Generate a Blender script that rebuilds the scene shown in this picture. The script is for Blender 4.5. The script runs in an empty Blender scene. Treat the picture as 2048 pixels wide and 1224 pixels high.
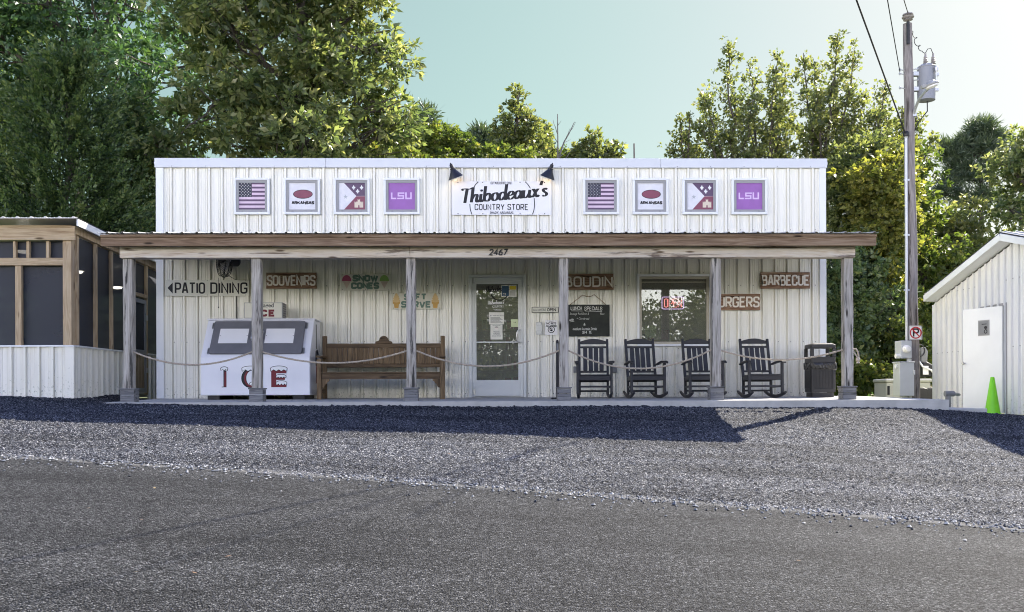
import bpy, math, random
import numpy as np
from mathutils import Vector, Matrix, Quaternion

S = bpy.context.scene
COL = S.collection
R = math.radians
random.seed(7)

# ------------------------------------------------------------------ camera
F, CX, HY = 1859.0, 1024.0, 787.0            # focal length, centre column, horizon row (in 2048-wide pixels)
CAM = Vector((0.0, -16.9, 0.07))
yaw, roll = R(1.0), R(0.2)
fw = Vector((math.sin(yaw), math.cos(yaw), 0))
r0 = Vector((math.cos(yaw), -math.sin(yaw), 0))
UP = Vector((0, 0, 1))
rt = r0 * math.cos(roll) - UP * math.sin(roll)
up = UP * math.cos(roll) + r0 * math.sin(roll)
cd = bpy.data.cameras.new("camera")
cam = bpy.data.objects.new("camera", cd)
COL.objects.link(cam)
cam.matrix_world = Matrix(((rt.x, up.x, -fw.x, CAM.x), (rt.y, up.y, -fw.y, CAM.y), (rt.z, up.z, -fw.z, CAM.z), (0, 0, 0, 1)))
cd.sensor_width = 36
cd.lens = F / 2048 * 36
cd.shift_y = (HY - 612) / 2048
cd.clip_start, cd.clip_end = 0.05, 2000
S.camera = cam

# ------------------------------------------------------------------ world, sun, exposure
SUN = Vector((0.906, 0.794, 1.0)).normalized()       # towards the sun: behind the store, to the right
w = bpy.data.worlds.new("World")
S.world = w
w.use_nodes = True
nt = w.node_tree
nt.nodes.clear()
def wn(t, **k):
    n = nt.nodes.new(t)
    for a, b in k.items(): setattr(n, a, b)
    return n
sky = wn("ShaderNodeTexSky", sky_type='NISHITA', sun_disc=False, sun_elevation=math.asin(SUN.z),
         sun_rotation=math.atan2(SUN.x, SUN.y), air_density=1.0, dust_density=2.2, ozone_density=1.0, altitude=150)
gam = wn("ShaderNodeGamma"); gam.inputs[1].default_value = 0.58
tint = wn("ShaderNodeMix", data_type='RGBA', blend_type='MULTIPLY'); tint.inputs[0].default_value = 1.0
tint.inputs[7].default_value = (0.90, 1.10, 0.90, 1)
# unseen cloud bank added behind the camera to light the shaded store front
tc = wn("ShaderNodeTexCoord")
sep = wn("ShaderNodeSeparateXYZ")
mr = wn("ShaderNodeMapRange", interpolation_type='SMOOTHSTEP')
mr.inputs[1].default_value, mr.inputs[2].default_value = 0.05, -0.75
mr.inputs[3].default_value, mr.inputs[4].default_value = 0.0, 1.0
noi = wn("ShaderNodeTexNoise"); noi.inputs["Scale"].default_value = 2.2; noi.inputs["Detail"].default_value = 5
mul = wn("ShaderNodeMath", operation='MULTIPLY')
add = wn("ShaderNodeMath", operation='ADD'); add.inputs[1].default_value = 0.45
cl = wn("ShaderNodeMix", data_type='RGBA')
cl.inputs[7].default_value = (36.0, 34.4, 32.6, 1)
mz = wn("ShaderNodeMapRange", interpolation_type='SMOOTHSTEP')         # the added cloud bank stays low, to light under the porch
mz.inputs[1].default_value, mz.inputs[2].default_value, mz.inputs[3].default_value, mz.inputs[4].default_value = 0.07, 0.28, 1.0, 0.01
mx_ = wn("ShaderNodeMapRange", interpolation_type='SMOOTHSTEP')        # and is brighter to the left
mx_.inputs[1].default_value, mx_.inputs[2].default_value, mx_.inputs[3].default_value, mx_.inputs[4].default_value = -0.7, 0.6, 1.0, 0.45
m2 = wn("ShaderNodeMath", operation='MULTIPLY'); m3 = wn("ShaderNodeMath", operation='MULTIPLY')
bg = wn("ShaderNodeBackground"); bg.inputs[1].default_value = 0.10
out = wn("ShaderNodeOutputWorld")
L = nt.links.new
hue = wn("ShaderNodeMix", data_type='RGBA')                               # hazy mint towards the sun, clearer blue away from it
sun_t = wn("ShaderNodeMix", data_type='RGBA'); mxs = wn("ShaderNodeMapRange", interpolation_type='SMOOTHSTEP')
mxs.inputs[1].default_value, mxs.inputs[2].default_value = -0.05, 0.45
sun_t.inputs[6].default_value = (0.655, 0.79, 0.64, 1); sun_t.inputs[7].default_value = (0.70, 0.715, 0.655, 1)
L(sep.outputs[0], mxs.inputs[0]); L(mxs.outputs[0], sun_t.inputs[0]); L(sun_t.outputs[2], hue.inputs[6])
hue.inputs[6].default_value = (0.655, 0.79, 0.625, 1); hue.inputs[7].default_value = (0.86, 1.02, 1.75, 1)
mzz = wn("ShaderNodeMapRange", interpolation_type='SMOOTHSTEP'); mzz.inputs[1].default_value, mzz.inputs[2].default_value = 0.38, 0.85
hm = wn("ShaderNodeMath", operation='MAXIMUM'); L(sep.outputs[2], mzz.inputs[0]); L(mr.outputs[0], hm.inputs[0]); L(mzz.outputs[0], hm.inputs[1]); L(hm.outputs[0], hue.inputs[0]); L(hue.outputs[2], tint.inputs[7])
L(sky.outputs[0], gam.inputs[0]); L(gam.outputs[0], tint.inputs[6])
L(tc.outputs["Generated"], sep.inputs[0]); L(sep.outputs[1], mr.inputs[0])
L(tc.outputs["Generated"], noi.inputs["Vector"])
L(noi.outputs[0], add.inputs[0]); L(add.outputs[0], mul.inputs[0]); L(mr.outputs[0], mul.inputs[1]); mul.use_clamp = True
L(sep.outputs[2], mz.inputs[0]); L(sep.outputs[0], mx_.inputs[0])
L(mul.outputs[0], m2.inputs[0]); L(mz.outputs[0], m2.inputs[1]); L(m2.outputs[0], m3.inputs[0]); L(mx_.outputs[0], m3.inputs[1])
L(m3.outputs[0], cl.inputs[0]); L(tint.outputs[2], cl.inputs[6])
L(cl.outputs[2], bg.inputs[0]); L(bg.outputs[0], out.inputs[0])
sl = bpy.data.lights.new("sun", 'SUN')
sl.energy = 3.8; sl.angle = R(0.5); sl.color = (1.0, 0.93, 0.82)
so = bpy.data.objects.new("sun", sl)
so.rotation_euler = (-SUN).to_track_quat('-Z', 'Y').to_euler()
so.location = SUN * 60
COL.objects.link(so)
S.view_settings.view_transform = 'Standard'
S.view_settings.look = 'None'
S.view_settings.gamma = 1
S.view_settings.exposure = 2.0
S.cycles.max_bounces = 8
S.cycles.pixel_filter_type = 'BLACKMAN_HARRIS'; S.cycles.filter_width = 1.05
S.cycles.transparent_max_bounces = 16
S.cycles.caustics_reflective = S.cycles.caustics_refractive = False

# ------------------------------------------------------------------ measuring helpers: a pixel of the photo to a point at a known real plane
def ray(px, py): return fw + rt * ((px - CX) / F) + up * ((HY - py) / F)
def at(px, py, y=0.0):
    d = ray(px, py); return CAM + d * ((y - CAM.y) / d.y)
def atx(px, py, x):
    d = ray(px, py); return CAM + d * ((x - CAM.x) / d.x)
def atd(px, py, dist): return CAM + ray(px, py) * dist
def X(px, y=0.0, py=700): return at(px, py, y).x
def Z(py, y=0.0, px=1024): return at(px, py, y).z

# ------------------------------------------------------------------ mesh builder
ORG = {}
class MB:
    def __init__(self): self.v = []; self.f = []; self.m = []; self.k = 0; self.M = None
    def add(self, vs, fs, mat=0):
        o = len(self.v)
        for p in vs:
            p = Vector(p)
            self.v.append(tuple(self.M @ p) if self.M is not None else tuple(p))
        for f in fs:
            self.f.append(tuple(i + o for i in f)); self.m.append(mat)
        return self
    def box(self, x0, x1, y0, y1, z0, z1, mat=0):
        return self.add([(x0,y0,z0),(x1,y0,z0),(x1,y1,z0),(x0,y1,z0),(x0,y0,z1),(x1,y0,z1),(x1,y1,z1),(x0,y1,z1)],
                        [(0,3,2,1),(4,5,6,7),(0,1,5,4),(1,2,6,5),(2,3,7,6),(3,0,4,7)], mat)
    def bar(self, p0, p1, wd, hg, upv=(0,0,1), mat=0):                 # rectangular bar from p0 to p1
        p0, p1 = Vector(p0), Vector(p1); d = (p1 - p0).normalized(); u = Vector(upv)
        s = d.cross(u)
        if s.length < 1e-5: s = d.cross(Vector((0,1,0)))
        s.normalize(); u = s.cross(d).normalized(); a, b = s * wd / 2, u * hg / 2
        return self.add([p0-a-b,p0+a-b,p0+a+b,p0-a+b,p1-a-b,p1+a-b,p1+a+b,p1-a+b],
                        [(0,3,2,1),(4,5,6,7),(0,1,5,4),(1,2,6,5),(2,3,7,6),(3,0,4,7)], mat)
    def tube(self, pts, rad, n=8, mat=0, cap=True):
        pts = [Vector(p) for p in pts]
        if not hasattr(rad, '__len__'): rad = [rad] * len(pts)
        vs, fs = [], []; ref = None
        for i, p in enumerate(pts):
            d = (pts[min(i+1, len(pts)-1)] - pts[max(i-1, 0)])
            if d.length < 1e-9: d = Vector((0,0,1))
            d.normalize()
            if ref is None: ref = d.orthogonal().normalized()
            a = ref - d * ref.dot(d)
            if a.length < 1e-6: a = d.orthogonal()
            a.normalize(); ref = a; b = d.cross(a)
            for k in range(n):
                t = 2 * math.pi * k / n
                vs.append(p + (a * math.cos(t) + b * math.sin(t)) * rad[i])
        for i in range(len(pts) - 1):
            for k in range(n):
                fs.append((i*n+k, i*n+(k+1)%n, (i+1)*n+(k+1)%n, (i+1)*n+k))
        if cap:
            fs.append(tuple(range(n))[::-1]); fs.append(tuple((len(pts)-1)*n + k for k in range(n)))
        return self.add(vs, fs, mat)
    def cyl(self, p0, p1, r0, r1=None, n=16, mat=0): return self.tube([p0, p1], [r0, r0 if r1 is None else r1], n, mat)
    def lathe(self, prof, c=(0,0,0), n=24, mat=0, axis='z', cap=True):
        vs, fs = [], []; c = Vector(c)
        for (r, h) in prof:
            for k in range(n):
                t = 2*math.pi*k/n; a, b = r*math.cos(t), r*math.sin(t)
                vs.append(c + (Vector((a,b,h)) if axis == 'z' else Vector((a,h,b)) if axis == 'y' else Vector((h,a,b))))
        for i in range(len(prof)-1):
            for k in range(n): fs.append((i*n+k, i*n+(k+1)%n, (i+1)*n+(k+1)%n, (i+1)*n+k))
        if cap:
            fs.append(tuple(range(n))[::-1]); fs.append(tuple((len(prof)-1)*n+k for k in range(n)))
        return self.add(vs, fs, mat)
    def prism(self, poly, o, ux, uy, dv, mat=0):                      # polygon in the (ux,uy) plane at o, swept along dv
        o, ux, uy, dv = Vector(o), Vector(ux), Vector(uy), Vector(dv); n = len(poly)
        a = [o + ux*p[0] + uy*p[1] for p in poly]
        return self.add(a + [p + dv for p in a], [tuple(range(n))[::-1], tuple(range(n, 2*n))] +
                        [(i, (i+1)%n, n+(i+1)%n, n+i) for i in range(n)], mat)
    def ribbon(self, pts, wd, o, ux, uy, dv, closed=False, mat=0):     # flat stroke of a letter with real thickness
        P = []
        for p in pts:
            p = Vector((p[0], p[1]))
            if not P or (p - P[-1]).length > 1e-6: P.append(p)
        if closed and (P[0]-P[-1]).length < 1e-6: P.pop()
        n = len(P)
        if n < 2: return self
        if not hasattr(wd, '__len__'): wd = [wd] * n
        Lf, Rg = [], []
        for i in range(n):
            a = P[(i-1) % n] if (closed or i > 0) else None
            b = P[(i+1) % n] if (closed or i < n-1) else None
            t1 = (P[i]-a).normalized() if a is not None else None
            t2 = (b-P[i]).normalized() if b is not None else None
            if t1 is None: t1 = t2
            if t2 is None: t2 = t1
            t = t1 + t2
            t = t1 if t.length < 1e-4 else t.normalized()
            nn = Vector((-t.y, t.x)); c = max(0.45, abs(t.dot(t1)))
            hw = wd[min(i, len(wd)-1)] / 2 / c
            Lf.append(P[i] + nn*hw); Rg.append(P[i] - nn*hw)
        o, ux, uy, dv = Vector(o), Vector(ux), Vector(uy), Vector(dv)
        self.k += 1
        dv = dv * (1 + 0.006 * (self.k % 9))                             # strokes that cross never share a plane
        f3 = lambda p: o + ux*p.x + uy*p.y
        vs = [f3(p)+dv for p in Lf] + [f3(p)+dv for p in Rg] + [f3(p) for p in Lf] + [f3(p) for p in Rg]
        fs = []
        for i in range(n if closed else n-1):
            j = (i+1) % n
            fs += [(i, n+i, n+j, j), (i, j, 2*n+j, 2*n+i), (n+j, n+i, 3*n+i, 3*n+j)]
        if not closed: fs += [(0, 2*n, 3*n, n), (n-1, 2*n-1, 4*n-1, 3*n-1)]
        return self.add(vs, fs, mat)
    def build(self, name, mats, parent=None, loc=None, smooth=False, bevel=0, segs=1):
        org = Vector(ORG.get(parent.name, (0,0,0))) if parent else Vector(loc or (0,0,0))
        me = bpy.data.meshes.new(name)
        me.from_pydata([tuple(Vector(p)-org) for p in self.v], [], self.f)
        for m in (mats if isinstance(mats, (list, tuple)) else [mats]): me.materials.append(m)
        me.polygons.foreach_set("material_index", self.m)
        if smooth: me.polygons.foreach_set("use_smooth", [True]*len(self.f))
        me.update()
        if smooth:
            try: me.set_sharp_from_angle(angle=R(38))
            except Exception: pass
        o = bpy.data.objects.new(name, me); COL.objects.link(o)
        if parent: o.parent = parent; ORG[o.name] = org
        else: o.location = org; ORG[o.name] = org
        if bevel:
            b = o.modifiers.new("edge", 'BEVEL'); b.width = bevel; b.segments = segs; b.limit_method = 'ANGLE'; b.angle_limit = R(40)
        return o
def tag(o, label=None, cat=None, group=None, kind=None):
    for k, v in (("label", label), ("category", cat), ("group", group), ("kind", kind)):
        if v: o[k] = v
    return o
def thing(name, label, cat, loc=(0,0,0), group=None, local=False, rz=0.0):
    o = bpy.data.objects.new(name, None); COL.objects.link(o); o.empty_display_size = 0.2
    o.location = loc; o.rotation_euler.z = rz
    ORG[o.name] = (0,0,0) if local else tuple(loc)
    return tag(o, label, cat, group)
def dup(root, loc, rz, label):
    def cp(o, par):
        c = o.copy(); COL.objects.link(c)
        if par: c.parent = par
        for ch in [q for q in COL.objects if q.parent == o]: cp(ch, c)
        return c
    r = cp(root, None); r.location = loc; r.rotation_euler.z = rz; r["label"] = label
    return r
def lerp(a, b, t): return a + (b - a) * t
def interp(x, xs, ys): return float(np.interp(x, xs, ys))

# ------------------------------------------------------------------ materials
def nodes(name):
    m = bpy.data.materials.new(name); m.use_nodes = True
    t = m.node_tree; t.nodes.clear()
    o = t.nodes.new("ShaderNodeOutputMaterial"); b = t.nodes.new("ShaderNodeBsdfPrincipled")
    t.links.new(b.outputs[0], o.inputs[0])
    return m, t, b, o
def ramp(t, stops):
    n = t.nodes.new("ShaderNodeValToRGB"); e = n.color_ramp.elements
    while len(e) < len(stops): e.new(0.5)
    for i, (p, c) in enumerate(stops):
        e[i].position = p; e[i].color = tuple(c) + (1,) if len(c) == 3 else c
    return n
def mapped(t, scale=(1,1,1), coord="Object", rot=(0,0,0)):
    a = t.nodes.new("ShaderNodeTexCoord"); b = t.nodes.new("ShaderNodeMapping")
    b.inputs["Scale"].default_value = scale; b.inputs["Rotation"].default_value = rot
    t.links.new(a.outputs[coord], b.inputs[0]); return b
def noise(t, vec, scale, detail=4, rough=0.55, dist=0):
    n = t.nodes.new("ShaderNodeTexNoise"); n.inputs["Scale"].default_value = scale; n.inputs["Detail"].default_value = detail
    n.inputs["Roughness"].default_value = rough; n.inputs["Distortion"].default_value = dist
    t.links.new(vec.outputs[0], n.inputs["Vector"]); return n
def mixc(t, fac, a, b, mode='MIX'):
    n = t.nodes.new("ShaderNodeMix"); n.data_type = 'RGBA'; n.blend_type = mode
    for sock, v in ((0, fac), (6, a), (7, b)):
        if hasattr(v, 'is_linked') or hasattr(v, 'links'): t.links.new(v, n.inputs[sock])
        elif sock == 0: n.inputs[0].default_value = v
        else: n.inputs[sock].default_value = tuple(v) + (1,)
    return n.outputs[2]
def bump(t, b, h, strength=0.3, dist=0.01):
    n = t.nodes.new("ShaderNodeBump"); n.inputs["Strength"].default_value = strength; n.inputs["Distance"].default_value = dist
    t.links.new(h, n.inputs["Height"]); t.links.new(n.outputs[0], b.inputs["Normal"]); return n
def paint(name, c, var=0.12, scale=3, rough=0.45, metal=0, bmp=0.05, bscale=60, spec=0.5):
    m, t, b, o = nodes(name)
    v = mapped(t); n = noise(t, v, scale, 6, 0.6)
    r = ramp(t, [(0.3, [x*(1-var) for x in c]), (0.7, [min(1, x*(1+var*0.5)) for x in c])])
    t.links.new(n.outputs[0], r.inputs[0]); t.links.new(r.outputs[0], b.inputs["Base Color"])
    b.inputs["Roughness"].default_value = rough; b.inputs["Metallic"].default_value = metal
    b.inputs["Specular IOR Level"].default_value = spec
    if bmp:
        n2 = noise(t, v, bscale, 3); bump(t, b, n2.outputs[0], bmp, 0.01)
    return m
def wood(name, stops, axis='x', scale=1.0, rough=0.8, streak=None, bmp=0.35, knots=True):
    m, t, b, o = nodes(name)
    lo, hi = 0.9*scale, 14*scale
    sc = {'x': (lo, hi, hi), 'y': (hi, lo, hi), 'z': (hi, hi, lo)}[axis]
    v = mapped(t, sc); vb = mapped(t, tuple(q*(0.45) for q in sc))
    n = noise(t, v, 1.6, 9, 0.68, 0.6)
    g = noise(t, vb, 1.2, 3, 0.5, 1.4)
    wv = t.nodes.new("ShaderNodeMath"); wv.operation = 'SINE'
    mu = t.nodes.new("ShaderNodeMath"); mu.operation = 'MULTIPLY'; mu.inputs[1].default_value = 46
    t.links.new(g.outputs[0], mu.inputs[0]); t.links.new(mu.outputs[0], wv.inputs[0])
    mm = t.nodes.new("ShaderNodeMath"); mm.operation = 'MULTIPLY_ADD'; mm.inputs[1].default_value = 0.10
    t.links.new(wv.outputs[0], mm.inputs[0]); t.links.new(n.outputs[0], mm.inputs[2])
    r = ramp(t, stops); t.links.new(mm.outputs[0], r.inputs[0])
    c = r.outputs[0]
    big = noise(t, mapped(t), 2.3, 4)
    c = mixc(t, big.outputs[0], c, mixc(t, 1.0, c, (0.62, 0.62, 0.64), 'MULTIPLY'))
    if streak:                                                         # dark weathering checks along the grain
        s = noise(t, mapped(t, tuple(q*1.1 for q in sc)), 1.1, 5, 0.7, 0.3)
        rs = ramp(t, [(0.55, (0,0,0)), (0.63, (1,1,1))]); t.links.new(s.outputs[0], rs.inputs[0])
        c = mixc(t, rs.outputs[0], c, streak)
    if knots:
        ks = {'x': (2.2, 9, 9), 'y': (9, 2.2, 9), 'z': (9, 9, 2.2)}[axis]
        vo = t.nodes.new("ShaderNodeTexVoronoi"); vo.inputs["Scale"].default_value = 0.75
        t.links.new(mapped(t, ks).outputs[0], vo.inputs["Vector"])
        rk = ramp(t, [(0.07, (1,1,1)), (0.16, (0,0,0))]); t.links.new(vo.outputs["Distance"], rk.inputs[0])
        c = mixc(t, rk.outputs[0], c, [x*0.35 for x in stops[0][1]])
    t.links.new(c, b.inputs["Base Color"]); b.inputs["Roughness"].default_value = rough
    b.inputs["Specular IOR Level"].default_value = 0.25
    bump(t, b, mm.outputs[0], bmp, 0.006)
    return m
def plain(name, c, rough=0.6, metal=0, spec=0.4): return paint(name, c, 0.1, 8, rough, metal, 0.03, 90, spec)
def emit(name, c, s):
    m, t, b, o = nodes(name)
    b.inputs["Base Color"].default_value = tuple(c)+(1,); b.inputs["Emission Color"].default_value = tuple(c)+(1,)
    b.inputs["Emission Strength"].default_value = s; return m
def glass(name, refl=0.3, tintc=(0.75,0.8,0.76), rough=0.0):
    m, t, b, o = nodes(name); t.nodes.remove(b)
    tr = t.nodes.new("ShaderNodeBsdfTransparent"); tr.inputs[0].default_value = tuple(tintc)+(1,)
    gl = t.nodes.new("ShaderNodeBsdfGlossy"); gl.inputs["Roughness"].default_value = rough; gl.inputs[0].default_value = (0.95,0.97,0.95,1)
    fr = t.nodes.new("ShaderNodeFresnel"); fr.inputs[0].default_value = 1.5
    ad = t.nodes.new("ShaderNodeMath"); ad.operation = 'ADD'; ad.inputs[1].default_value = refl; ad.use_clamp = True
    bn = t.nodes.new("ShaderNodeBump"); bn.inputs["Strength"].default_value = 0.04; bn.inputs["Distance"].default_value = 0.01
    n = noise(t, mapped(t), 2.5, 1); t.links.new(n.outputs[0], bn.inputs["Height"]); t.links.new(bn.outputs[0], gl.inputs["Normal"])
    mx = t.nodes.new("ShaderNodeMixShader")
    t.links.new(fr.outputs[0], ad.inputs[0]); t.links.new(ad.outputs[0], mx.inputs[0])
    t.links.new(tr.outputs[0], mx.inputs[1]); t.links.new(gl.outputs[0], mx.inputs[2])
    df = t.nodes.new("ShaderNodeBsdfDiffuse"); df.inputs[0].default_value = (0.50,0.49,0.42,1)      # pale haze mixed in to lift the dark pane, in place of reflections
    du = noise(t, mapped(t), 3.0, 5); dm = t.nodes.new("ShaderNodeMapRange"); dm.inputs[3].default_value = 0.10; dm.inputs[4].default_value = 0.26
    m2 = t.nodes.new("ShaderNodeMixShader"); t.links.new(du.outputs[0], dm.inputs[0]); t.links.new(dm.outputs[0], m2.inputs[0])
    t.links.new(mx.outputs[0], m2.inputs[1]); t.links.new(df.outputs[0], m2.inputs[2]); t.links.new(m2.outputs[0], o.inputs[0])
    return m

def siding_mat(name, c, dirt=0.5):
    m, t, b, o = nodes(name)
    v = mapped(t); n = noise(t, v, 0.9, 5, 0.6)
    r = ramp(t, [(0.3, [x*0.93 for x in c]), (0.7, c)]); t.links.new(n.outputs[0], r.inputs[0])
    st = noise(t, mapped(t, (9, 9, 0.5)), 1.5, 6, 0.65)               # faint vertical run marks
    rs = ramp(t, [(0.5, (1,1,1)), (0.85, (0.86,0.85,0.80))]); t.links.new(st.outputs[0], rs.inputs[0])
    c1 = mixc(t, 1.0, r.outputs[0], rs.outputs[0], 'MULTIPLY')
    sp = noise(t, mapped(t), 26, 5, 0.7)                               # splashed dirt and algae just above the slab
    g = t.nodes.new("ShaderNodeTexCoord"); sx = t.nodes.new("ShaderNodeSeparateXYZ"); t.links.new(g.outputs["Object"], sx.inputs[0])
    mz = t.nodes.new("ShaderNodeMapRange"); mz.inputs[1].default_value = 0.0; mz.inputs[2].default_value = 0.75
    mz.inputs[3].default_value = 0.17*dirt; mz.inputs[4].default_value = -0.05
    t.links.new(sx.outputs[2], mz.inputs[0])
    ad = t.nodes.new("ShaderNodeMath"); ad.operation = 'ADD'; t.links.new(sp.outputs[0], ad.inputs[0]); t.links.new(mz.outputs[0], ad.inputs[1])
    rd = ramp(t, [(0.63, (0,0,0)), (0.74, (0.75,0.75,0.75))]); t.links.new(ad.outputs[0], rd.inputs[0])
    c2 = mixc(t, rd.outputs[0], c1, (0.25,0.27,0.19))
    t.links.new(c2, b.inputs["Base Color"]); b.inputs["Roughness"].default_value = 0.38; b.inputs["Specular IOR Level"].default_value = 0.45
    n2 = noise(t, v, 1.4, 2); bump(t, b, n2.outputs[0], 0.12, 0.02)
    return m

M = {}
M['siding'] = siding_mat("white_siding", (0.87, 0.848, 0.755))
M['trim'] = paint("white_trim", (0.78,0.79,0.79), 0.05, 1.5, 0.35)
M['coping'] = paint("coping_metal", (0.62,0.64,0.68), 0.05, 1.5, 0.35)
M['screw'] = plain("screw_head", (0.10,0.10,0.11), 0.5)
M['roofmetal'] = paint("galvanised_roof", (0.36,0.365,0.37), 0.12, 2, 0.35, 0.3)
M['grey_wood'] = wood("weathered_post", [(0.22,(0.12,0.105,0.085)),(0.42,(0.41,0.38,0.33)),(0.75,(0.64,0.60,0.53))], 'z', 1.0, 0.85, (0.05,0.048,0.045))
M['beam_wood'] = wood("weathered_beam", [(0.2,(0.36,0.26,0.18)),(0.40,(0.74,0.64,0.51)),(0.72,(0.82,0.77,0.69))], 'x', 0.8, 0.85, (0.16,0.125,0.10))
M['fascia_wood'] = wood("brown_fascia", [(0.2,(0.11,0.07,0.042)),(0.5,(0.27,0.18,0.112)),(0.8,(0.40,0.30,0.205))], 'x', 0.7, 0.8)
M['block_wood'] = wood("grey_plinth", [(0.2,(0.08,0.08,0.085)),(0.5,(0.22,0.22,0.22)),(0.8,(0.34,0.335,0.32))], 'x', 1.2, 0.85, (0.05,0.05,0.05), 0.35, False)
M['pine'] = wood("yellow_pine", [(0.2,(0.32,0.21,0.11)),(0.5,(0.58,0.44,0.27)),(0.8,(0.70,0.57,0.39))], 'z', 0.9, 0.75)
M['pine_x'] = wood("yellow_pine_rail", [(0.2,(0.32,0.21,0.11)),(0.5,(0.58,0.44,0.27)),(0.8,(0.70,0.57,0.39))], 'x', 0.9, 0.75)
M['bench_x'] = wood("bench_rail_wood", [(0.2,(0.042,0.027,0.015)),(0.5,(0.13,0.085,0.045)),(0.8,(0.21,0.145,0.082))], 'x', 1.0, 0.6)
M['bench_z'] = wood("bench_board_wood", [(0.2,(0.055,0.035,0.018)),(0.5,(0.18,0.118,0.06)),(0.8,(0.29,0.205,0.115))], 'z', 1.0, 0.6)
M['concrete'] = paint("concrete", (0.46,0.45,0.42), 0.22, 4, 0.9, 0, 0.25, 50)
M['frame_white'] = paint("painted_aluminium", (0.68,0.69,0.66), 0.05, 2, 0.4)
M['vinyl'] = paint("grey_vinyl_frame", (0.30,0.30,0.30), 0.06, 2, 0.45)
M['bronze'] = paint("bronze_window_frame", (0.46,0.42,0.33), 0.08, 3, 0.45)
M['film'] = plain("white_film", (0.72,0.71,0.74), 0.5)
M['glass'] = glass("window_glass", 0.04)
M['door_glass'] = glass("door_glass", 0.03)
M['dark_poly'] = paint("charcoal_poly_lumber", (0.018,0.018,0.022), 0.2, 5, 0.5, 0, 0.08, 80)
M['black'] = plain("black_metal", (0.015,0.015,0.018), 0.45)
M['ink'] = plain("black_ink", (0.014,0.014,0.018), 0.6)
M['steel'] = paint("brushed_steel", (0.55,0.55,0.56), 0.1, 5, 0.3, 0.9)
M['galv'] = paint("galvanised_conduit", (0.50,0.52,0.55), 0.12, 4, 0.45, 0.5)
M['sign_white'] = paint("white_sign_board", (0.80,0.79,0.79), 0.04, 2, 0.5)
M['cream'] = paint("cream_sign_board", (0.66,0.64,0.54), 0.06, 3, 0.55)
M['white'] = plain("white_paint", (0.80,0.80,0.80), 0.45)
# ------------------------------------------------------------------ lettering: a rounded condensed stroke alphabet
GL = {
'A': "0,0 .2,1 .3,1 .5,0|.09,.3 .41,.3", 'B': "c0,0 0,1 .44,1,.16 .44,.52,.16 0,.52|0,.52 .5,.52,.18 .5,0,.18 0,0",
'C': ".5,.7 .5,1,.22 0,1,.22 0,0,.22 .5,0,.22 .5,.3", 'D': "c0,0 0,1 .5,1,.24 .5,0,.24", 'E': ".46,1 0,1 0,0 .46,0|0,.52 .38,.52",
'F': ".46,1 0,1 0,0|0,.5 .38,.5", 'G': ".5,.72 .5,1,.22 0,1,.22 0,0,.22 .5,0,.22 .5,.46 .27,.46", 'H': "0,0 0,1|.5,0 .5,1|0,.5 .5,.5",
'I': "0,0 0,1", 'J': ".4,1 .4,0,.2 0,0,.2 0,.25", 'K': "0,0 0,1|.5,1 .02,.45|.16,.6 .5,0", 'L': "0,1 0,0 .42,0", 'M': "0,0 0,1 .32,.35 .64,1 .64,0",
'N': "0,0 0,1 .5,0 .5,1", 'O': "c0,0,.24 0,1,.24 .5,1,.24 .5,0,.24", 'P': "0,0 0,1 .5,1,.22 .5,.42,.22 0,.42", 'Q': "c0,0,.24 0,1,.24 .5,1,.24 .5,0,.24|.3,.2 .55,-.08",
'R': "0,0 0,1 .5,1,.22 .5,.46,.22 0,.46|.24,.46 .5,0", 'S': ".48,.74 .48,1,.2 0,1,.2 0,.54,.2 .48,.46,.2 .48,0,.2 0,0,.2 0,.26",
'T': "0,1 .54,1|.27,1 .27,0", 'U': "0,1 0,0,.24 .5,0,.24 .5,1", 'V': "0,1 .22,0 .30,0 .52,1", 'W': "0,1 .18,0 .36,.8 .54,0 .72,1", 'X': "0,0 .5,1|0,1 .5,0",
'Y': "0,1 .26,.46 .52,1|.26,.46 .26,0", 'Z': "0,1 .48,1 0,0 .48,0", '&': ".5,.0 .08,.75,.1 .15,1,.15 .38,1,.15 .38,.7,.1 0,.35,.1 0,0,.2 .35,0,.2 .5,.35",
'2': "0,.72 0,1,.2 .46,1,.2 .46,.6,.1 0,0 .48,0", '4': ".36,0 .36,1 0,.32 .5,.32", '6': ".42,1 .05,.7,.2 0,.3,.1 0,0,.22 .46,0,.22 .46,.55,.22 .04,.55", '7': "0,1 .48,1 .16,0",
'1': "0,.8 .16,1 .16,0", '0': "c0,0,.24 0,1,.24 .48,1,.24 .48,0,.24", '9': ".44,.45 0,.45,.2 0,1,.2 .46,1,.2 .46,.6 .3,0", '5': ".44,1 .04,1 0,.55 .46,.6,.2 .46,0,.2 0,0,.1",
'$': ".46,.72 .46,.9,.18 0,.9,.18 0,.52,.18 .46,.48,.18 .46,.1,.18 0,.1,.18 0,.28|.23,1.04 .23,-.04", "'": "0,1 0,.78", '!': "0,1 0,.3|0,.08 0,0", '.': "0,.06 0,0", '-': "0,.45 .3,.45"}
def fillet(pts, closed):
    out = []; n = len(pts)
    for i, p in enumerate(pts):
        r = p[2] if len(p) > 2 else 0; q = Vector(p[:2])
        if r and (closed or 0 < i < n-1):
            a, b = Vector(pts[(i-1) % n][:2]), Vector(pts[(i+1) % n][:2])
            ra = min(r, (a-q).length*0.5, (b-q).length*0.5)
            s, e = q + (a-q).normalized()*ra, q + (b-q).normalized()*ra
            for k in range(6):
                t = k/5; out.append(tuple(s*(1-t)**2 + q*(2*t*(1-t)) + e*t*t))
        else: out.append(tuple(q))
    return out
def strokes(ch):
    res = []
    for part in GL.get(ch, "").split('|'):
        if not part: continue
        c = part[0] == 'c'
        pts = [tuple(float(q) for q in s.split(',')) for s in part.lstrip('c').split()]
        res.append((fillet(pts, c), c))
    return res
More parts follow.
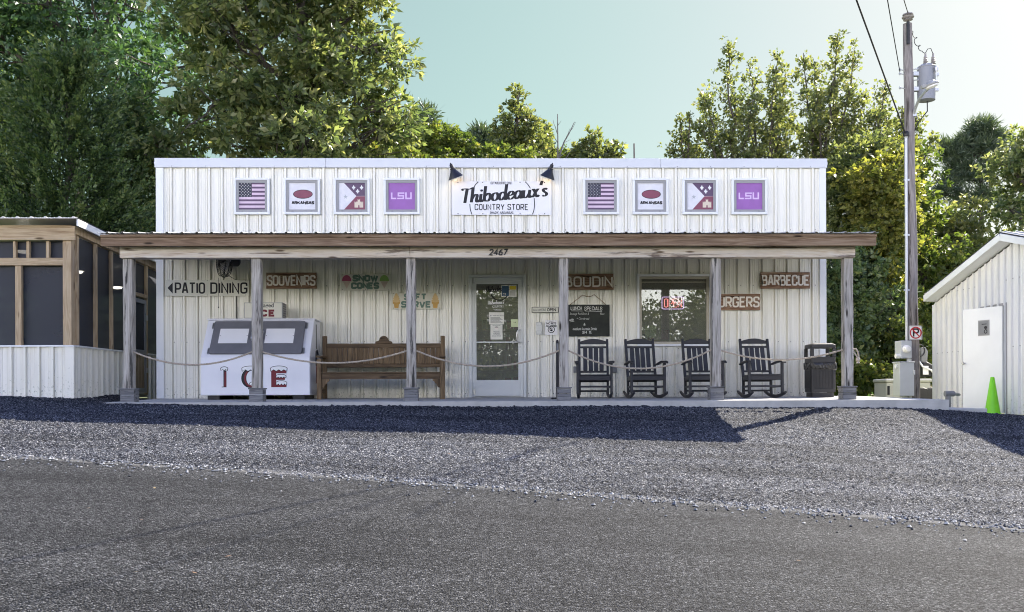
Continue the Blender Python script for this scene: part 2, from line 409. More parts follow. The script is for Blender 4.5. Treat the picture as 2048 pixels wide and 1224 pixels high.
def textw(s, gap=0.2, sp=0.45):
    x = 0
    for ch in s:
        if ch == ' ': x += sp; continue
        x += max([p[0] for st, _ in strokes(ch) for p in st] + [0.0]) + gap
    return x - gap
def write(mb, s, x0, x1, z0, z1, y, wt=0.14, gap=0.2, dep=0.004, mat=0, jit=0, slant=0.0):
    """stroke text filling the rectangle x0..x1, z0..z1 on a wall facing the camera"""
    h = z1 - z0; sx = (x1 - x0) / textw(s, gap) ; rnd = random.Random(len(s))
    cx = x0; i = wt*h/2
    for ch in s:
        if ch == ' ': cx += 0.45*sx; continue
        dz = rnd.uniform(-jit, jit)*h
        for st, c in strokes(ch):
            pts = [(cx + p[0]*sx + slant*p[1]*h, z0 + dz + i + p[1]*(h-2*i)) for p in st]
            mb.ribbon(pts, wt*h, (0, y, 0), (1,0,0), (0,0,1), (0,-dep,0), c, mat)
        cx += (max([p[0] for st, _ in strokes(ch) for p in st] + [0.0]) + gap)*sx
    return mb
# brush script
SC = {'T': (.50, ["a.27,.93 .22,.5 .17,.0", "b0,.84 .06,.93 .2,.93 .38,.90 .56,.96"]),
'h': (.44, ["a.07,1 .04,.5 .0,0", "b.03,.22 .12,.42 .22,.50 .29,.44 .27,.2 .27,.05 .34,.0 .43,.12"]),
'i': (.21, ["a.05,.5 .03,.25 .04,.04 .10,.0 .2,.12", "d.07,.73"]), 'b': (.39, ["a.06,1 .03,.5 .02,.12 .10,.0", "b.10,0 .22,.02 .31,.2 .29,.42 .2,.5 .06,.36"]),
'o': (.37, ["a.2,.5 .07,.42 .02,.2 .08,.03 .18,.0 .29,.1 .32,.3 .27,.46 .2,.5"]), 'd': (.44, ["a.3,.42 .2,.5 .07,.4 .02,.18 .08,.01 .18,.02 .28,.18", "a.38,1 .34,.5 .31,.1 .36,.0 .44,.1"]),
'e': (.36, ["a.04,.24 .2,.26 .30,.37 .25,.49 .15,.49 .05,.36 .02,.18 .08,.02 .2,.0 .35,.14"]), 'a': (.43, ["a.3,.42 .2,.5 .07,.4 .02,.18 .08,.01 .18,.02 .28,.18", "a.34,.5 .31,.1 .36,.0 .44,.1"]),
'u': (.45, ["a.05,.5 .03,.2 .06,.03 .14,.0 .24,.08 .32,.25", "a.35,.5 .32,.1 .37,.0 .45,.1"]), 'x': (.40, ["a.03,.44 .1,.5 .16,.34 .22,.1 .3,.0 .38,.1", "b.37,.46 .3,.48 .18,.26 .08,.03 .0,.04"]),
"'": (.13, ["a.12,1.02 .08,.86 .06,.74"]), 's': (.30, ["a.25,.42 .16,.5 .07,.44 .09,.32 .21,.2 .23,.08 .13,.0 .02,.05"])}
def crom(pts, k=7):
    P = [Vector(p) for p in pts]; P = [P[0]*2-P[1]] + P + [P[-1]*2-P[-2]]; o = []
    for i in range(1, len(P)-2):
        for j in range(k):
            t = j/k; a, b, c, d = P[i-1:i+3]
            o.append(0.5*((2*b) + (c-a)*t + (2*a-5*b+4*c-d)*t*t + (3*b-a-3*c+d)*t*t*t))
    return o + [P[-2]]
def script(mb, s, o, ux, uz, size, slant=0.16, dep=0.003, thick=0.135, thin=0.055, mat=0):
    cx = 0; o = Vector(o); nrm = Vector(ux).cross(Vector(uz)).normalized() * -1
    dv = -nrm*dep if nrm.y > 0 else nrm*dep
    for ch in s:
        wdt, sts = SC[ch]
        for st in sts:
            pts = [tuple(float(q) for q in p.split(',')) for p in st[1:].split()]
            if st[0] == 'd':
                c = Vector(pts[0]); cc = [(cx + c.x + slant*c.y + .075*math.cos(a), c.y + .075*math.sin(a)) for a in np.linspace(0, 6.283, 12, False)]
                mb.prism([(p[0]*size, p[1]*size) for p in cc], o, ux, uz, dv, mat); continue
            P = crom(pts); W = []
            for i in range(len(P)):
                t = (P[min(i+1, len(P)-1)] - P[max(i-1, 0)]); 
                if t.length > 0: t.normalize()
                W.append(size*(thin + (thick-thin)*abs(t.y)**1.3))
            mb.ribbon([((cx + p.x + slant*p.y)*size, p.y*size) for p in P], W, o, ux, uz, dv, False, mat)
        cx += wdt*1.0
    return cx*size
# small print, from Blender's own built-in typeface
def fonttext(mb, s, x, z, size, y, mat=0, align='LEFT', sx=1.0, rot=0.0, shear=0.0, off=0.0):
    cu = bpy.data.curves.new("t", 'FONT'); cu.body = s; cu.size = size; cu.align_x = align; cu.shear = shear; cu.offset = off; cu.resolution_u = 3
    ob = bpy.data.objects.new("t", cu); me = ob.to_mesh()
    ca, sa = math.cos(rot), math.sin(rot)
    vs = [(x + (v.co.x*sx)*ca - v.co.y*sa, y, z + (v.co.x*sx)*sa + v.co.y*ca) for v in me.vertices]
    mb.add(vs, [tuple(p.vertices) for p in me.polygons], mat)
    ob.to_mesh_clear(); bpy.data.objects.remove(ob); bpy.data.curves.remove(cu)
    return mb
def ellipse(cx, cz, rx, rz, n=20, a0=0, a1=2*math.pi): return [(cx + rx*math.cos(a), cz + rz*math.sin(a)) for a in np.linspace(a0, a1, n, abs(a1-a0) < 6.2)]
# ------------------------------------------------------------------ ground, gravel lot, road, concrete
def zslab(x): return interp(x, [-12, -8, -6.3, 6.7, 8.5, 10, 16], [0.06, 0.03, -0.085, -0.19, -0.33, -0.40, -0.5])
def zmid(x): return -0.26 - 0.033*(min(max(x, -16), 14) + 6.7)
def yedge(x): x = min(max(x, -9), 9); return -8.07 - 0.1534*x + 0.00668*x*x
def zedge(x): x = min(max(x, -9), 9); return -0.83 - 0.0609*x - 0.00207*x*x
def zback(x): return interp(x, [-12, -7, -6.3, 6.7, 8.0, 9.5, 16], [0.06, 0.05, -0.08, -0.15, -0.36, -0.42, -0.5])
def T(x, y):
    if y >= 0.3: return zback(x)
    if y >= -2.5: return lerp(zslab(x), zback(x), (y+2.5)/2.8)
    if y >= -4.9: return lerp(zmid(x), zslab(x), (y+4.9)/2.4)
    ye = yedge(x)
    if y >= ye: return lerp(zedge(x), zmid(x), (y-ye)/(-4.9-ye))
    return zedge(x) - 0.075*min(ye-y, 6.5) - 0.01*max(0, min(ye-y-6.5, 20))

def grid(name, xs, ys, zf, mat, attr=None, keep=None, disp=None, seed=3):
    nx, ny = len(xs), len(ys); co = np.zeros((ny, nx, 3)); ed = np.zeros((ny, nx))
    for i, x in enumerate(xs):
        ye = yedge(x)
        for j, y in enumerate(ys): co[j, i] = (x, y, zf(x, y)); ed[j, i] = y - ye
    if disp is not None: co[:, :, 2] += disp(co, ed)
    idx = np.arange(nx*ny).reshape(ny, nx)
    q = np.stack([idx[:-1,:-1], idx[:-1,1:], idx[1:,1:], idx[1:,:-1]], -1).reshape(-1, 4)
    if keep is not None:
        c = co.reshape(-1, 3)[q].mean(1); q = q[keep(c)]
    me = bpy.data.meshes.new(name)
    me.vertices.add(nx*ny); me.vertices.foreach_set("co", co.reshape(-1))
    me.loops.add(q.size); me.loops.foreach_set("vertex_index", q.reshape(-1).astype(np.int32))
    me.polygons.add(len(q)); me.polygons.foreach_set("loop_start", np.arange(0, q.size, 4, dtype=np.int32))
    me.update(calc_edges=True); me.validate()
    a = me.attributes.new("edge", 'FLOAT', 'POINT'); a.data.foreach_set("value", ed.reshape(-1).astype(np.float32))
    me.polygons.foreach_set("use_smooth", [True]*len(me.polygons))
    me.materials.append(mat)
    o = bpy.data.objects.new(name, me); COL.objects.link(o); o["kind"] = "structure"
    return o
def attrn(t, n):
    a = t.nodes.new("ShaderNodeAttribute"); a.attribute_name = n; return a

def stone_mat(name, scale, stops, dust, gap=0.55, edge=None, bstr=0.9, band=0.5, crack=False):
    m, t, b, o = nodes(name)
    v = mapped(t, (1,1,1))
    wob = noise(t, v, scale*0.7, 2)
    vv = t.nodes.new("ShaderNodeVectorMath"); vv.operation = 'MULTIPLY_ADD'; vv.inputs[1].default_value = (0.02,0.02,0.02)
    t.links.new(wob.outputs["Color"], vv.inputs[0]); t.links.new(v.outputs[0], vv.inputs[2])
    vo = t.nodes.new("ShaderNodeTexVoronoi"); vo.inputs["Scale"].default_value = scale; t.links.new(vv.outputs[0], vo.inputs["Vector"])
    sp = t.nodes.new("ShaderNodeSeparateColor"); t.links.new(vo.outputs["Color"], sp.inputs[0])
    r = ramp(t, stops); t.links.new(sp.outputs[0], r.inputs[0])
    g = ramp(t, [(0.32, (1,1,1)), (0.75, (gap,gap,gap))]); t.links.new(vo.outputs["Distance"], g.inputs[0])
    c = mixc(t, 1.0, r.outputs[0], g.outputs[0], 'MULTIPLY')
    bn = noise(t, mapped(t, (0.22, 1.7, 1), rot=(0,0,R(8))), 1.1, 5, 0.6)    # wheel-worn bands along the road
    rb = ramp(t, [(0.35, (1-band, 1-band, 1-band)), (0.65, (1.0,1.0,1.0))]); t.links.new(bn.outputs[0], rb.inputs[0])
    c = mixc(t, 1.0, c, rb.outputs[0], 'MULTIPLY')
    if crack:                                                           # hairline cracks and darker worn patches
        wv = t.nodes.new("ShaderNodeVectorMath"); wv.operation = 'MULTIPLY_ADD'; wv.inputs[1].default_value = (0.5,0.5,0.5)
        cn = noise(t, v, 2.0, 4); t.links.new(cn.outputs["Color"], wv.inputs[0]); t.links.new(v.outputs[0], wv.inputs[2])
        cv = t.nodes.new("ShaderNodeTexVoronoi"); cv.feature = 'DISTANCE_TO_EDGE'; cv.inputs["Scale"].default_value = 0.45; t.links.new(wv.outputs[0], cv.inputs["Vector"])
        rc = ramp(t, [(0.0, (0.60,0.60,0.60)), (0.012, (1,1,1))]); t.links.new(cv.outputs["Distance"], rc.inputs[0])
        cm = noise(t, v, 0.35, 2); rm = ramp(t, [(0.46, (0,0,0)), (0.56, (1,1,1))]); t.links.new(cm.outputs[0], rm.inputs[0])
        c = mixc(t, 1.0, c, mixc(t, rm.outputs[0], (1,1,1), rc.outputs[0]), 'MULTIPLY')
        pn = noise(t, mapped(t, (0.5, 1.1, 1)), 0.8, 6, 0.65); rp = ramp(t, [(0.36, (0.80,0.80,0.80)), (0.52, (1,1,1)), (0.72, (1.0,1.0,1.0))]); t.links.new(pn.outputs[0], rp.inputs[0])
        c = mixc(t, 1.0, c, rp.outputs[0], 'MULTIPLY')
    if edge:
        e = attrn(t, "edge"); ab = t.nodes.new("ShaderNodeMath"); ab.operation = 'ABSOLUTE'; t.links.new(e.outputs["Fac"], ab.inputs[0])
        en = noise(t, v, 5, 4); ad = t.nodes.new("ShaderNodeMath"); ad.operation = 'MULTIPLY_ADD'; ad.inputs[1].default_value = edge*2.2
        t.links.new(en.outputs[0], ad.inputs[0]); 
        sb = t.nodes.new("ShaderNodeMath"); sb.operation = 'SUBTRACT'; sb.inputs[1].default_value = edge*1.1
        t.links.new(ab.outputs[0], ad.inputs[2]); t.links.new(ad.outputs[0], sb.inputs[0])
        mrr = t.nodes.new("ShaderNodeMapRange"); mrr.inputs[1].default_value = edge*0.35; mrr.inputs[2].default_value = edge*1.2
        mrr.inputs[3].default_value = 0.7; mrr.inputs[4].default_value = 0.0
        t.links.new(sb.outputs[0], mrr.inputs[0])
        c = mixc(t, mrr.outputs[0], c, dust)
    t.links.new(c, b.inputs["Base Color"]); b.inputs["Roughness"].default_value = 0.8; b.inputs["Specular IOR Level"].default_value = 0.12
    inv = t.nodes.new("ShaderNodeMath"); inv.operation = 'MULTIPLY_ADD'; inv.inputs[1].default_value = -1.0
    t.links.new(vo.outputs["Distance"], inv.inputs[0]); t.links.new(sp.outputs[1], inv.inputs[2])
    bump(t, b, inv.outputs[0], bstr, 0.018)
    return m
M['gravel'] = stone_mat("gravel_stone", 60, [(0.0,(0.020,0.022,0.028)),(0.3,(0.058,0.062,0.076)),(0.55,(0.115,0.122,0.143)),(0.8,(0.205,0.212,0.23)),(1.0,(0.40,0.40,0.405))], (0.17,0.168,0.165), 0.30, 0.10, 1.0, 0.5)
M['asphalt'] = stone_mat("old_asphalt", 74, [(0.0,(0.014,0.0145,0.015)),(0.35,(0.040,0.041,0.0425)),(0.6,(0.076,0.077,0.079)),(0.88,(0.122,0.123,0.125)),(1.0,(0.23,0.232,0.235))], (0.165,0.163,0.158), 0.4, 0.07, 0.9, 0.35, True)
M['soil'] = paint("forest_floor", (0.13,0.15,0.05), 0.5, 2, 0.95, 0, 0.4, 12)

rng = np.random.default_rng(5)
def stones(co, ed):
    ny, nx = ed.shape
    a = rng.normal(0, 0.0065, (ny, nx)); b = rng.normal(0, 1, (ny//2+2, nx//2+2))
    b = np.kron(b, np.ones((2, 2)))[:ny, :nx]*0.005
    big = np.sin(co[:,:,0]*1.7 + 2*np.sin(co[:,:,1]*0.9))*0.008 + np.sin(co[:,:,1]*5 + co[:,:,0]*0.7)*0.006
    rag = .05*np.sin(co[:,:,0]*2.3) + .04*np.sin(co[:,:,0]*5.7+1) + .03*np.sin(co[:,:,0]*13.1)
    fade = np.clip((ed - .04 + rag + rng.normal(0, 0.05, (ny, nx)))/0.12, -1, 1)
    return a + b + big + np.where(fade > 0, fade*0.012, fade*0.03)
gx = np.arange(-10.4, 9.6, 0.023); gy = np.arange(-9.6, 0.6, 0.023)
grid("gravel_lot", gx, gy, T, M['gravel'], disp=stones,
     keep=lambda c: ~((c[:,0] > -6.0) & (c[:,0] < 6.4) & (c[:,1] > -2.3)) & (c[:,1] > (-8.07 - 0.1534*c[:,0] + 0.00668*c[:,0]**2) - 0.2)
                    & ~((c[:,0] > 9.3) & (c[:,1] > -2)))
rx = np.concatenate([np.arange(-60, -12, 2.0), np.arange(-12, 12, 0.25), np.arange(12, 61, 2.0)])
ry = np.concatenate([np.arange(-25, -17, 1.0), np.arange(-17, -6.2, 0.08)])
grid("road", rx, ry, lambda x, y: T(x, y) if y < yedge(x)+0.12 else T(x, yedge(x)+0.12) - 0.06, M['asphalt'],
     keep=lambda c: (c[:,1] < np.array([yedge(q) for q in c[:,0]]) + 0.2))
ex = np.concatenate([np.arange(-160, -16, 8.0), np.arange(-16, 16, 0.5), np.arange(16, 161, 8.0)])
ey = np.concatenate([np.arange(-90, -26, 6.0), np.arange(-26, -11, 0.5), np.arange(-11, 2, 0.25), np.arange(2, 150, 6.0)])
grid("ground", ex, ey, lambda x, y: T(x, y) - 0.07 + 0.10*max(0, -30-y), M['soil'])

# porch slab with its sloping top, and the lower walk that runs on to the shed
mb = MB()
SX0, SX1 = X(205, -2.5, 806), X(1898, -2.5, 800)
zt = lambda y: 0.0 if y >= -0.05 else 0.02*y
for (xa, xb, y1) in ((SX0, X(1690, 0, 790), -0.003), (X(1690, 0, 790), SX1, 1.5)):
    n = 26
    for k in range(n):
        a, b_ = lerp(xa, xb, k/n), lerp(xa, xb, (k+1)/n)
        mb.add([(a,-2.5,-.05),(b_,-2.5,-.05),(b_,y1,zt(y1)),(a,y1,zt(y1)),(a,-2.5,-.42),(b_,-2.5,-.42)], [(0,1,2,3),(4,5,1,0)])
mb.add([(SX1,-2.5,-.05),(SX1,-2.5,-.42),(SX1,1.5,-.42),(SX1,1.5,0)], [(0,1,2,3)])
mb.add([(SX0,-2.5,-.05),(SX0,-2.5,-.3),(SX0,0,-.3),(SX0,0,0)], [(0,1,2,3)])
tag(mb.build("porch_slab", M['concrete'], bevel=0.0), kind="structure")
mb = MB()
a, b_ = X(1899, -2.2, 816), X(1975, -2.2, 822)
mb.box(SX1+0.004, b_, -2.2, 1.2, -0.45, Z(817, -2.2, 1930))
mb.box(b_+0.004, 9.3, -1.5, 2.4, -0.5, -0.375)
tag(mb.build("walkway", M['concrete'], bevel=0.01), kind="structure")

# ------------------------------------------------------------------ the store
RP = 0.2286
RIB0 = X(343.5)
WALLRIB = ((-.036,0),(-.0355,.016),(-.026,.016),(-.017,-.033),(.017,-.033),(.026,.016),(.0355,.016),(.036,0))
ROOFRIB = ((-.026,0),(-.012,-.019),(.012,-.019),(.026,0))
def profile(x0, x1, ph, rib=WALLRIB):
    pts = [(x0, 0.0)]
    k = math.floor((x0-ph)/RP) - 1
    while ph + k*RP < x1 + RP:
        c = ph + k*RP
        for (d, h) in rib + ((RP/3-.010,0),(RP/3-.004,-.006),(RP/3+.004,-.006),(RP/3+.010,0),(2*RP/3-.010,0),(2*RP/3-.004,-.006),(2*RP/3+.004,-.006),(2*RP/3+.010,0)):
            if x0 < c+d < x1: pts.append((c+d, h))
        k += 1
    return pts + [(x1, 0.0)]
def siding(mb, x0, x1, z0, z1, y=0.0, ph=None, mat=0):
    P = profile(x0, x1, RIB0 if ph is None else ph); n = len(P)
    zf0 = z0 if callable(z0) else (lambda x: z0); zf1 = z1 if callable(z1) else (lambda x: z1)
    mb.add([(p[0], y+p[1], zf0(p[0])) for p in P] + [(p[0], y+p[1], zf1(p[0])) for p in P], [(i, i+1, n+i+1, n+i) for i in range(n-1)], mat)
def screws(mb, x0, x1, z, y=0.0, ph=None, off=0.045, mat=1, step=1, r=0.009):
    ph = RIB0 if ph is None else ph; k = math.ceil((x0-ph-off)/RP)
    while ph + k*RP + off < x1:
        if k % step == 0: mb.cyl((ph+k*RP+off, y+.002, z), (ph+k*RP+off, y-.008, z), r, r*.7, 6, mat)
        k += 1
WX0, WX1 = X(315, 0, 560), X(1650, 0, 560)
WTOP = Z(318, 0, 980); COPB = Z(336.5, 0, 980)
DX0, DX1, DZ1 = X(939, 0, 700), X(1051.5, 0, 700), Z(551, 0, 1000)
WNX0, WNX1, WNZ0, WNZ1 = X(1275, 0, 620), X(1421, 0, 620), Z(691.5, 0, 1350), Z(550, 0, 1350)
DEP = 8.2
store = thing("store_building", "long white ribbed metal store with eight square upper windows, glass door and flat parapet", "store", ((WX0+WX1)/2, 0, 0))
mb = MB()
for (a, b_, z0, z1) in ((WX0, DX0, 0, COPB), (DX0, DX1, DZ1, COPB), (DX1, WNX0, 0, COPB), (WNX0, WNX1, 0, WNZ0), (WNX0, WNX1, WNZ1, COPB), (WNX1, WX1, 0, COPB)):
    siding(mb, a, b_, z0, z1)
zu = Z(460, 0, 980)
screws(mb, WX0+.1, WX1-.1, zu)
for z, a, b_ in ((Z(683.5,0,700), WX0+.1, DX0), (Z(683.5,0,700), DX1, WNX0), (Z(683.5,0,1500), WNX1, WX1-.1), (0.07, WX0+.1, DX0), (0.07, DX1, WX1-.1), (Z(571,0,1100), X(640), DX0), (Z(571,0,1100), DX1, WNX0), (Z(571,0,1100), WNX1, WX1-.1),
                  (DZ1+.045, DX0, DX1), (WNZ1+.04, WNX0, WNX1), (WNZ0-.05, WNX0, WNX1)):
    screws(mb, a, b_, z)
mb.build("front_wall", [M['siding'], M['screw']], store)
mb = MB()
RS = 0.30
for sx, xx in ((-1, WX0), (1, WX1)):
    mb.M = Matrix(((0, 0, 0, xx), (1, 0, 0, 0), (0, 0, 1, 0), (0, 0, 0, 1))) if sx < 0 else Matrix(((0, -1, 0, xx), (1, 0, 0, 0), (0, 0, 1, 0), (0, 0, 0, 1)))
    if sx < 0: mb.M = Matrix(((0, 1, 0, xx), (1, 0, 0, 0), (0, 0, 1, 0), (0, 0, 0, 1)))
    siding(mb, 0.001, DEP, 0, lambda q: WTOP - 0.05 - RS*q, 0.0, 0.1)
mb.M = None
mb.add([(WX0, DEP, 0), (WX1, DEP, 0), (WX1, DEP, WTOP-.05-RS*DEP), (WX0, DEP, WTOP-.05-RS*DEP)], [(0,1,2,3)])
mb.build("side_wall", M['siding'], store)
mb = MB()
mb.add([(WX0-.1, 0.12, WTOP-.06), (WX1+.1, 0.12, WTOP-.06), (WX1+.1, DEP+.2, WTOP-.06-RS*(DEP+.08)), (WX0-.1, DEP+.2, WTOP-.06-RS*(DEP+.08)),
        (WX0-.1, 0.12, WTOP-.02), (WX1+.1, 0.12, WTOP-.02), (WX1+.1, DEP+.2, WTOP-.02-RS*(DEP+.08)), (WX0-.1, DEP+.2, WTOP-.02-RS*(DEP+.08))],
       [(0,3,2,1),(4,5,6,7),(0,1,5,4),(1,2,6,5),(2,3,7,6),(3,0,4,7)])
mb.build("roof", M['roofmetal'], store)
mb = MB()
cuts = [WX0-.03, X(652, 0, 330), X(1320, 0, 330), WX1+.03]
for i in range(3):
    mb.box(cuts[i]+(.0015 if i else 0), cuts[i+1]-(.0015 if i < 2 else 0), -.055, .11, COPB, WTOP)
    for k in range(5):
        x = lerp(cuts[i], cuts[i+1], (k+.5)/5); mb.cyl((x, -.054, COPB+.022), (x, -.062, COPB+.022), .009, .007, 6, 1)
mb.build("parapet_coping", [M['coping'], M['screw']], store, bevel=0.006)
for xa, xb in ((WX0-.012, X(329, 0, 650)), (X(1638.5, 0, 650), WX1+.012)):
    mb = MB()
    mb.box(xa, xb, -.040, .03, 0.0, COPB-.002)
    mb.build("corner_trim", M['trim'], store, bevel=0.004)

# upper windows with printed films
FILM = {'ink': plain("film_navy", (0.018,0.018,0.04), 0.4), 'pink': plain("film_pale_pink", (0.66,0.50,0.62), 0.4), 'plum': plain("film_plum", (0.10,0.055,0.115), 0.4),
        'wine': plain("film_wine", (0.22,0.05,0.09), 0.4), 'violet': plain("film_violet", (0.30,0.115,0.40), 0.4), 'lilac': plain("film_lilac", (0.68,0.50,0.76), 0.4), 'buff': plain("film_buff", (0.68,0.58,0.46), 0.4),
        'grey': plain("film_grey", (0.42,0.44,0.46), 0.4)}
def upper_window(pa, pb, art):
    x0, x1, z0, z1 = X(pa, 0, 390), X(pb, 0, 390), Z(430, 0, 980), Z(357.5, 0, 980)
    mb = MB(); t = .042; yo, yi = -.080, -.004
    for (a, b_, c, d) in ((x0, x1, z1-t, z1), (x0, x1, z0, z0+t), (x0, x0+t, z0+t, z1-t), (x1-t, x1, z0+t, z1-t)): mb.box(a, b_, yo, yi, c, d)
    fr = mb.build("window", M['trim'], store, bevel=0.006)
    mb = MB(); i0 = t+.001; t2 = .045
    a0, a1, c0, c1 = x0+i0, x1-i0, z0+i0, z1-i0
    for (a, b_, c, d) in ((a0, a1, c1-t2, c1), (a0, a1, c0, c0+t2), (a0, a0+t2, c0+t2, c1-t2), (a1-t2, a1, c0+t2, c1-t2)): mb.box(a, b_, -.064, -.034, c, d)
    for x in (lerp(a0, a1, .2), lerp(a0, a1, .8)): mb.box(x-.018, x+.018, -.066, -.0635, c0+.012, c0+.020, 1)
    mb.build("sash", [M['vinyl'], M['screw']], fr, bevel=0.004)
    p0, p1, q0, q1 = a0+t2, a1-t2, c0+t2, c1-t2; W, H = p1-p0, q1-q0; y = -.0465
    mb = MB(); mb.box(p0, p1, -.046, -.036, q0, q1, 0)
    R_ = lambda u0, u1, v0, v1, m: mb.box(p0+u0*W, p0+u1*W, y-.0012, y, q0+v0*H, q0+v1*H, m)
    mats = [M['film']]
    if art == 'flag':
        mats = [FILM['pink'], FILM['plum'], FILM['ink'], M['white']]
        for k, v in enumerate((.945, .79, .635, .48)): R_(.5, 1, v, v+.055 if k == 0 else v+.07, 1)
        for v in (.315, .16, .0): R_(0, 1, v, v+.07, 1)
        R_(0, .495, .475, 1, 2)
        for r in range(9):
            for c in range(4):
                u = .04 + c*.112 + (.055 if r % 2 == 0 else 0); vv = .965 - r*.0565
                mb.prism([((u + .02*math.cos(a)*(1 if i % 2 else .5))*W, (vv + .02*math.sin(a)*(1 if i % 2 else .5))*H) for i, a in enumerate(np.linspace(-.314, 5.97, 10, False))], (p0, y-.0012, q0), (1,0,0), (0,0,1), (0,-.0012,0), 3)
    elif art == 'lettered':
        mats = [M['film'], M['ink'], FILM['wine']]
        mb.prism([(u*W, v*H) for u, v in ellipse(.53, .58, .37, .17, 26)], (p0, y, q0), (1,0,0), (0,0,1), (0,-.0012,0), 1); mb.prism([(u*W, v*H) for u, v in ellipse(.53, .58, .35, .15, 26)], (p0, y-.0012, q0), (1,0,0), (0,0,1), (0,-.0012,0), 2)
        write(mb, "ARKANSAS", p0+.12*W, p0+.94*W, q0+.20*H, q0+.32*H, y, .30, .22, .001, 1)
    elif art == 'tri':
        mats = [M['film'], FILM['plum'], FILM['wine'], M['white'], FILM['buff'], FILM['grey']]
        P = lambda pts, m, lay=0: mb.prism([(u*W, v*H) for u, v in pts], (p0, y-.0012*lay, q0), (1,0,0), (0,0,1), (0,-.0012,0), m)
        P([(.2,1),(1,1),(1,.515),(.67,.51)], 1); P([(.2,0),(.665,.5),(1,.505),(1,0)], 2)
        for (u, v) in ((.57,.83),(.87,.83),(.72,.69)):
            P([(u-.02,v-.08),(u+.02,v-.08),(u+.03,v),(u+.02,v+.06),(u,v+.09),(u-.02,v+.06),(u-.03,v)], 3, 1)
            P([(u-.07,v-.02),(u-.05,v+.035),(u-.02,v+.01),(u-.02,v-.02)], 3, 2); P([(u+.07,v-.02),(u+.05,v+.035),(u+.02,v+.01),(u+.02,v-.02)], 3, 2)
            P([(u-.05,v-.04),(u+.05,v-.04),(u+.05,v-.022),(u-.05,v-.022)], 3, 3)
        P([(.60,.08),(.74,.08),(.74,.15),(.765,.19),(.79,.15),(.79,.08),(.93,.08),(.93,.3),(.90,.3),(.90,.27),(.87,.27),(.87,.3),(.81,.3),(.81,.4),(.79,.4),(.79,.37),(.74,.37),(.74,.4),(.72,.4),(.72,.3),(.66,.3),(.66,.27),(.63,.27),(.63,.3),(.60,.3)], 4, 1)
        P([(.26+.09*math.cos(a)*(1 if i % 2 == 0 else .42), .48+.09*math.sin(a)*(1 if i % 2 == 0 else .42)) for i, a in enumerate(np.linspace(math.pi/2, math.pi/2+6.283, 10, False))], 5)
    else:
        mats = [FILM['violet'], FILM['lilac']]
        mb.ribbon([(p0+.12*W, q0+.64*H), (p0+.12*W, q0+.42*H), (p0+.29*W, q0+.42*H)], .055*W, (0,y,0), (1,0,0), (0,0,1), (0,-.0012,0), False, 1)
        mb.ribbon([(p0+.60*W, q0+.62*H), (p0+.37*W, q0+.62*H), (p0+.37*W, q0+.52*H), (p0+.56*W, q0+.52*H), (p0+.56*W, q0+.42*H), (p0+.33*W, q0+.42*H)], .052*W, (0,y,0), (1,0,0), (0,0,1), (0,-.0012,0), False, 1)
        mb.ribbon([(p0+.66*W, q0+.65*H), (p0+.66*W, q0+.42*H), (p0+.85*W, q0+.42*H), (p0+.85*W, q0+.65*H)], .058*W, (0,y,0), (1,0,0), (0,0,1), (0,-.0012,0), False, 1)
    mb.build("film", mats, fr)
for pa, pb, art in ((469.5,541,'flag'),(569,641.5,'lettered'),(668.5,740.5,'tri'),(768,840,'purple'),(1165.5,1237,'flag'),(1264.5,1335.5,'lettered'),(1363.5,1434.5,'tri'),(1461.5,1532.5,'purple')):
    upper_window(pa, pb, art)

# glazed door
def rect_frame(mb, x0, x1, z0, z1, t, y0, y1, mat=0, bottom=True):
    mb.box(x0, x1, y0, y1, z1-t, z1, mat)
    zb = z0 + (t if bottom else 0)
    if bottom: mb.box(x0, x1, y0, y1, z0, zb, mat)
    mb.box(x0, x0+t, y0, y1, zb, z1-t, mat); mb.box(x1-t, x1, y0, y1, zb, z1-t, mat)
mb = MB(); rect_frame(mb, DX0-.01, DX1+.01, 0, DZ1+.012, .055, -.055, .05, 0, False)
rect_frame(mb, DX0+.047, DX1-.047, 0, DZ1-.045, .05, -.02, .10, 0, False)
mb.box(DX0+.05, DX1-.05, -.03, .12, .0, .018, 1)
mb.build("door_frame", [M['frame_white'], M['steel']], store, bevel=0.004)
lx0, lx1, lz1 = X(949.5,0,700), X(1044,0,700), Z(561,0,1000)
gx0, gx1, gz0, gz1 = X(953,0,700), X(1036.5,0,700), Z(760,0,1000), Z(568,0,1000)
mb = MB()
mb.box(lx0, lx1, .0, .045, .025, gz0); mb.box(lx0, lx1, .0, .045, gz1, lz1); mb.box(lx0, gx0, .0, .045, gz0, gz1); mb.box(gx1, lx1, .0, .045, gz0, gz1)
door = mb.build("door", M['frame_white'], store, bevel=0.004)
mb = MB(); mb.box(gx0, gx1, .018, .024, gz0, gz1); mb.build("pane", M['door_glass'], door)
mb = MB(); z = Z(684.5,0,1000); mb.box(gx0-.01, gx1+.01, -.02, -.002, z-.012, z+.012)
mb.build("push_bar", M['frame_white'], door, bevel=0.004)
mb = MB(); hx = X(1034,0,670)
mb.tube([(hx+.055,.0,Z(659,0,1000)),(hx+.05,-.06,Z(659.5,0,1000)),(hx+.01,-.075,Z(662,0,1000)),(hx-.005,-.08,Z(666,0,1000)),(hx-.005,-.08,Z(679,0,1000)),(hx+.01,-.075,Z(683,0,1000)),(hx+.05,-.06,Z(685,0,1000)),(hx+.055,.0,Z(685,0,1000))], .012, 10)
mb.cyl((hx+.06,.0,Z(694,0,1000)), (hx+.06,-.02,Z(694,0,1000)), .02, .018, 14)
mb.build("handle", M['steel'], door, smooth=True)
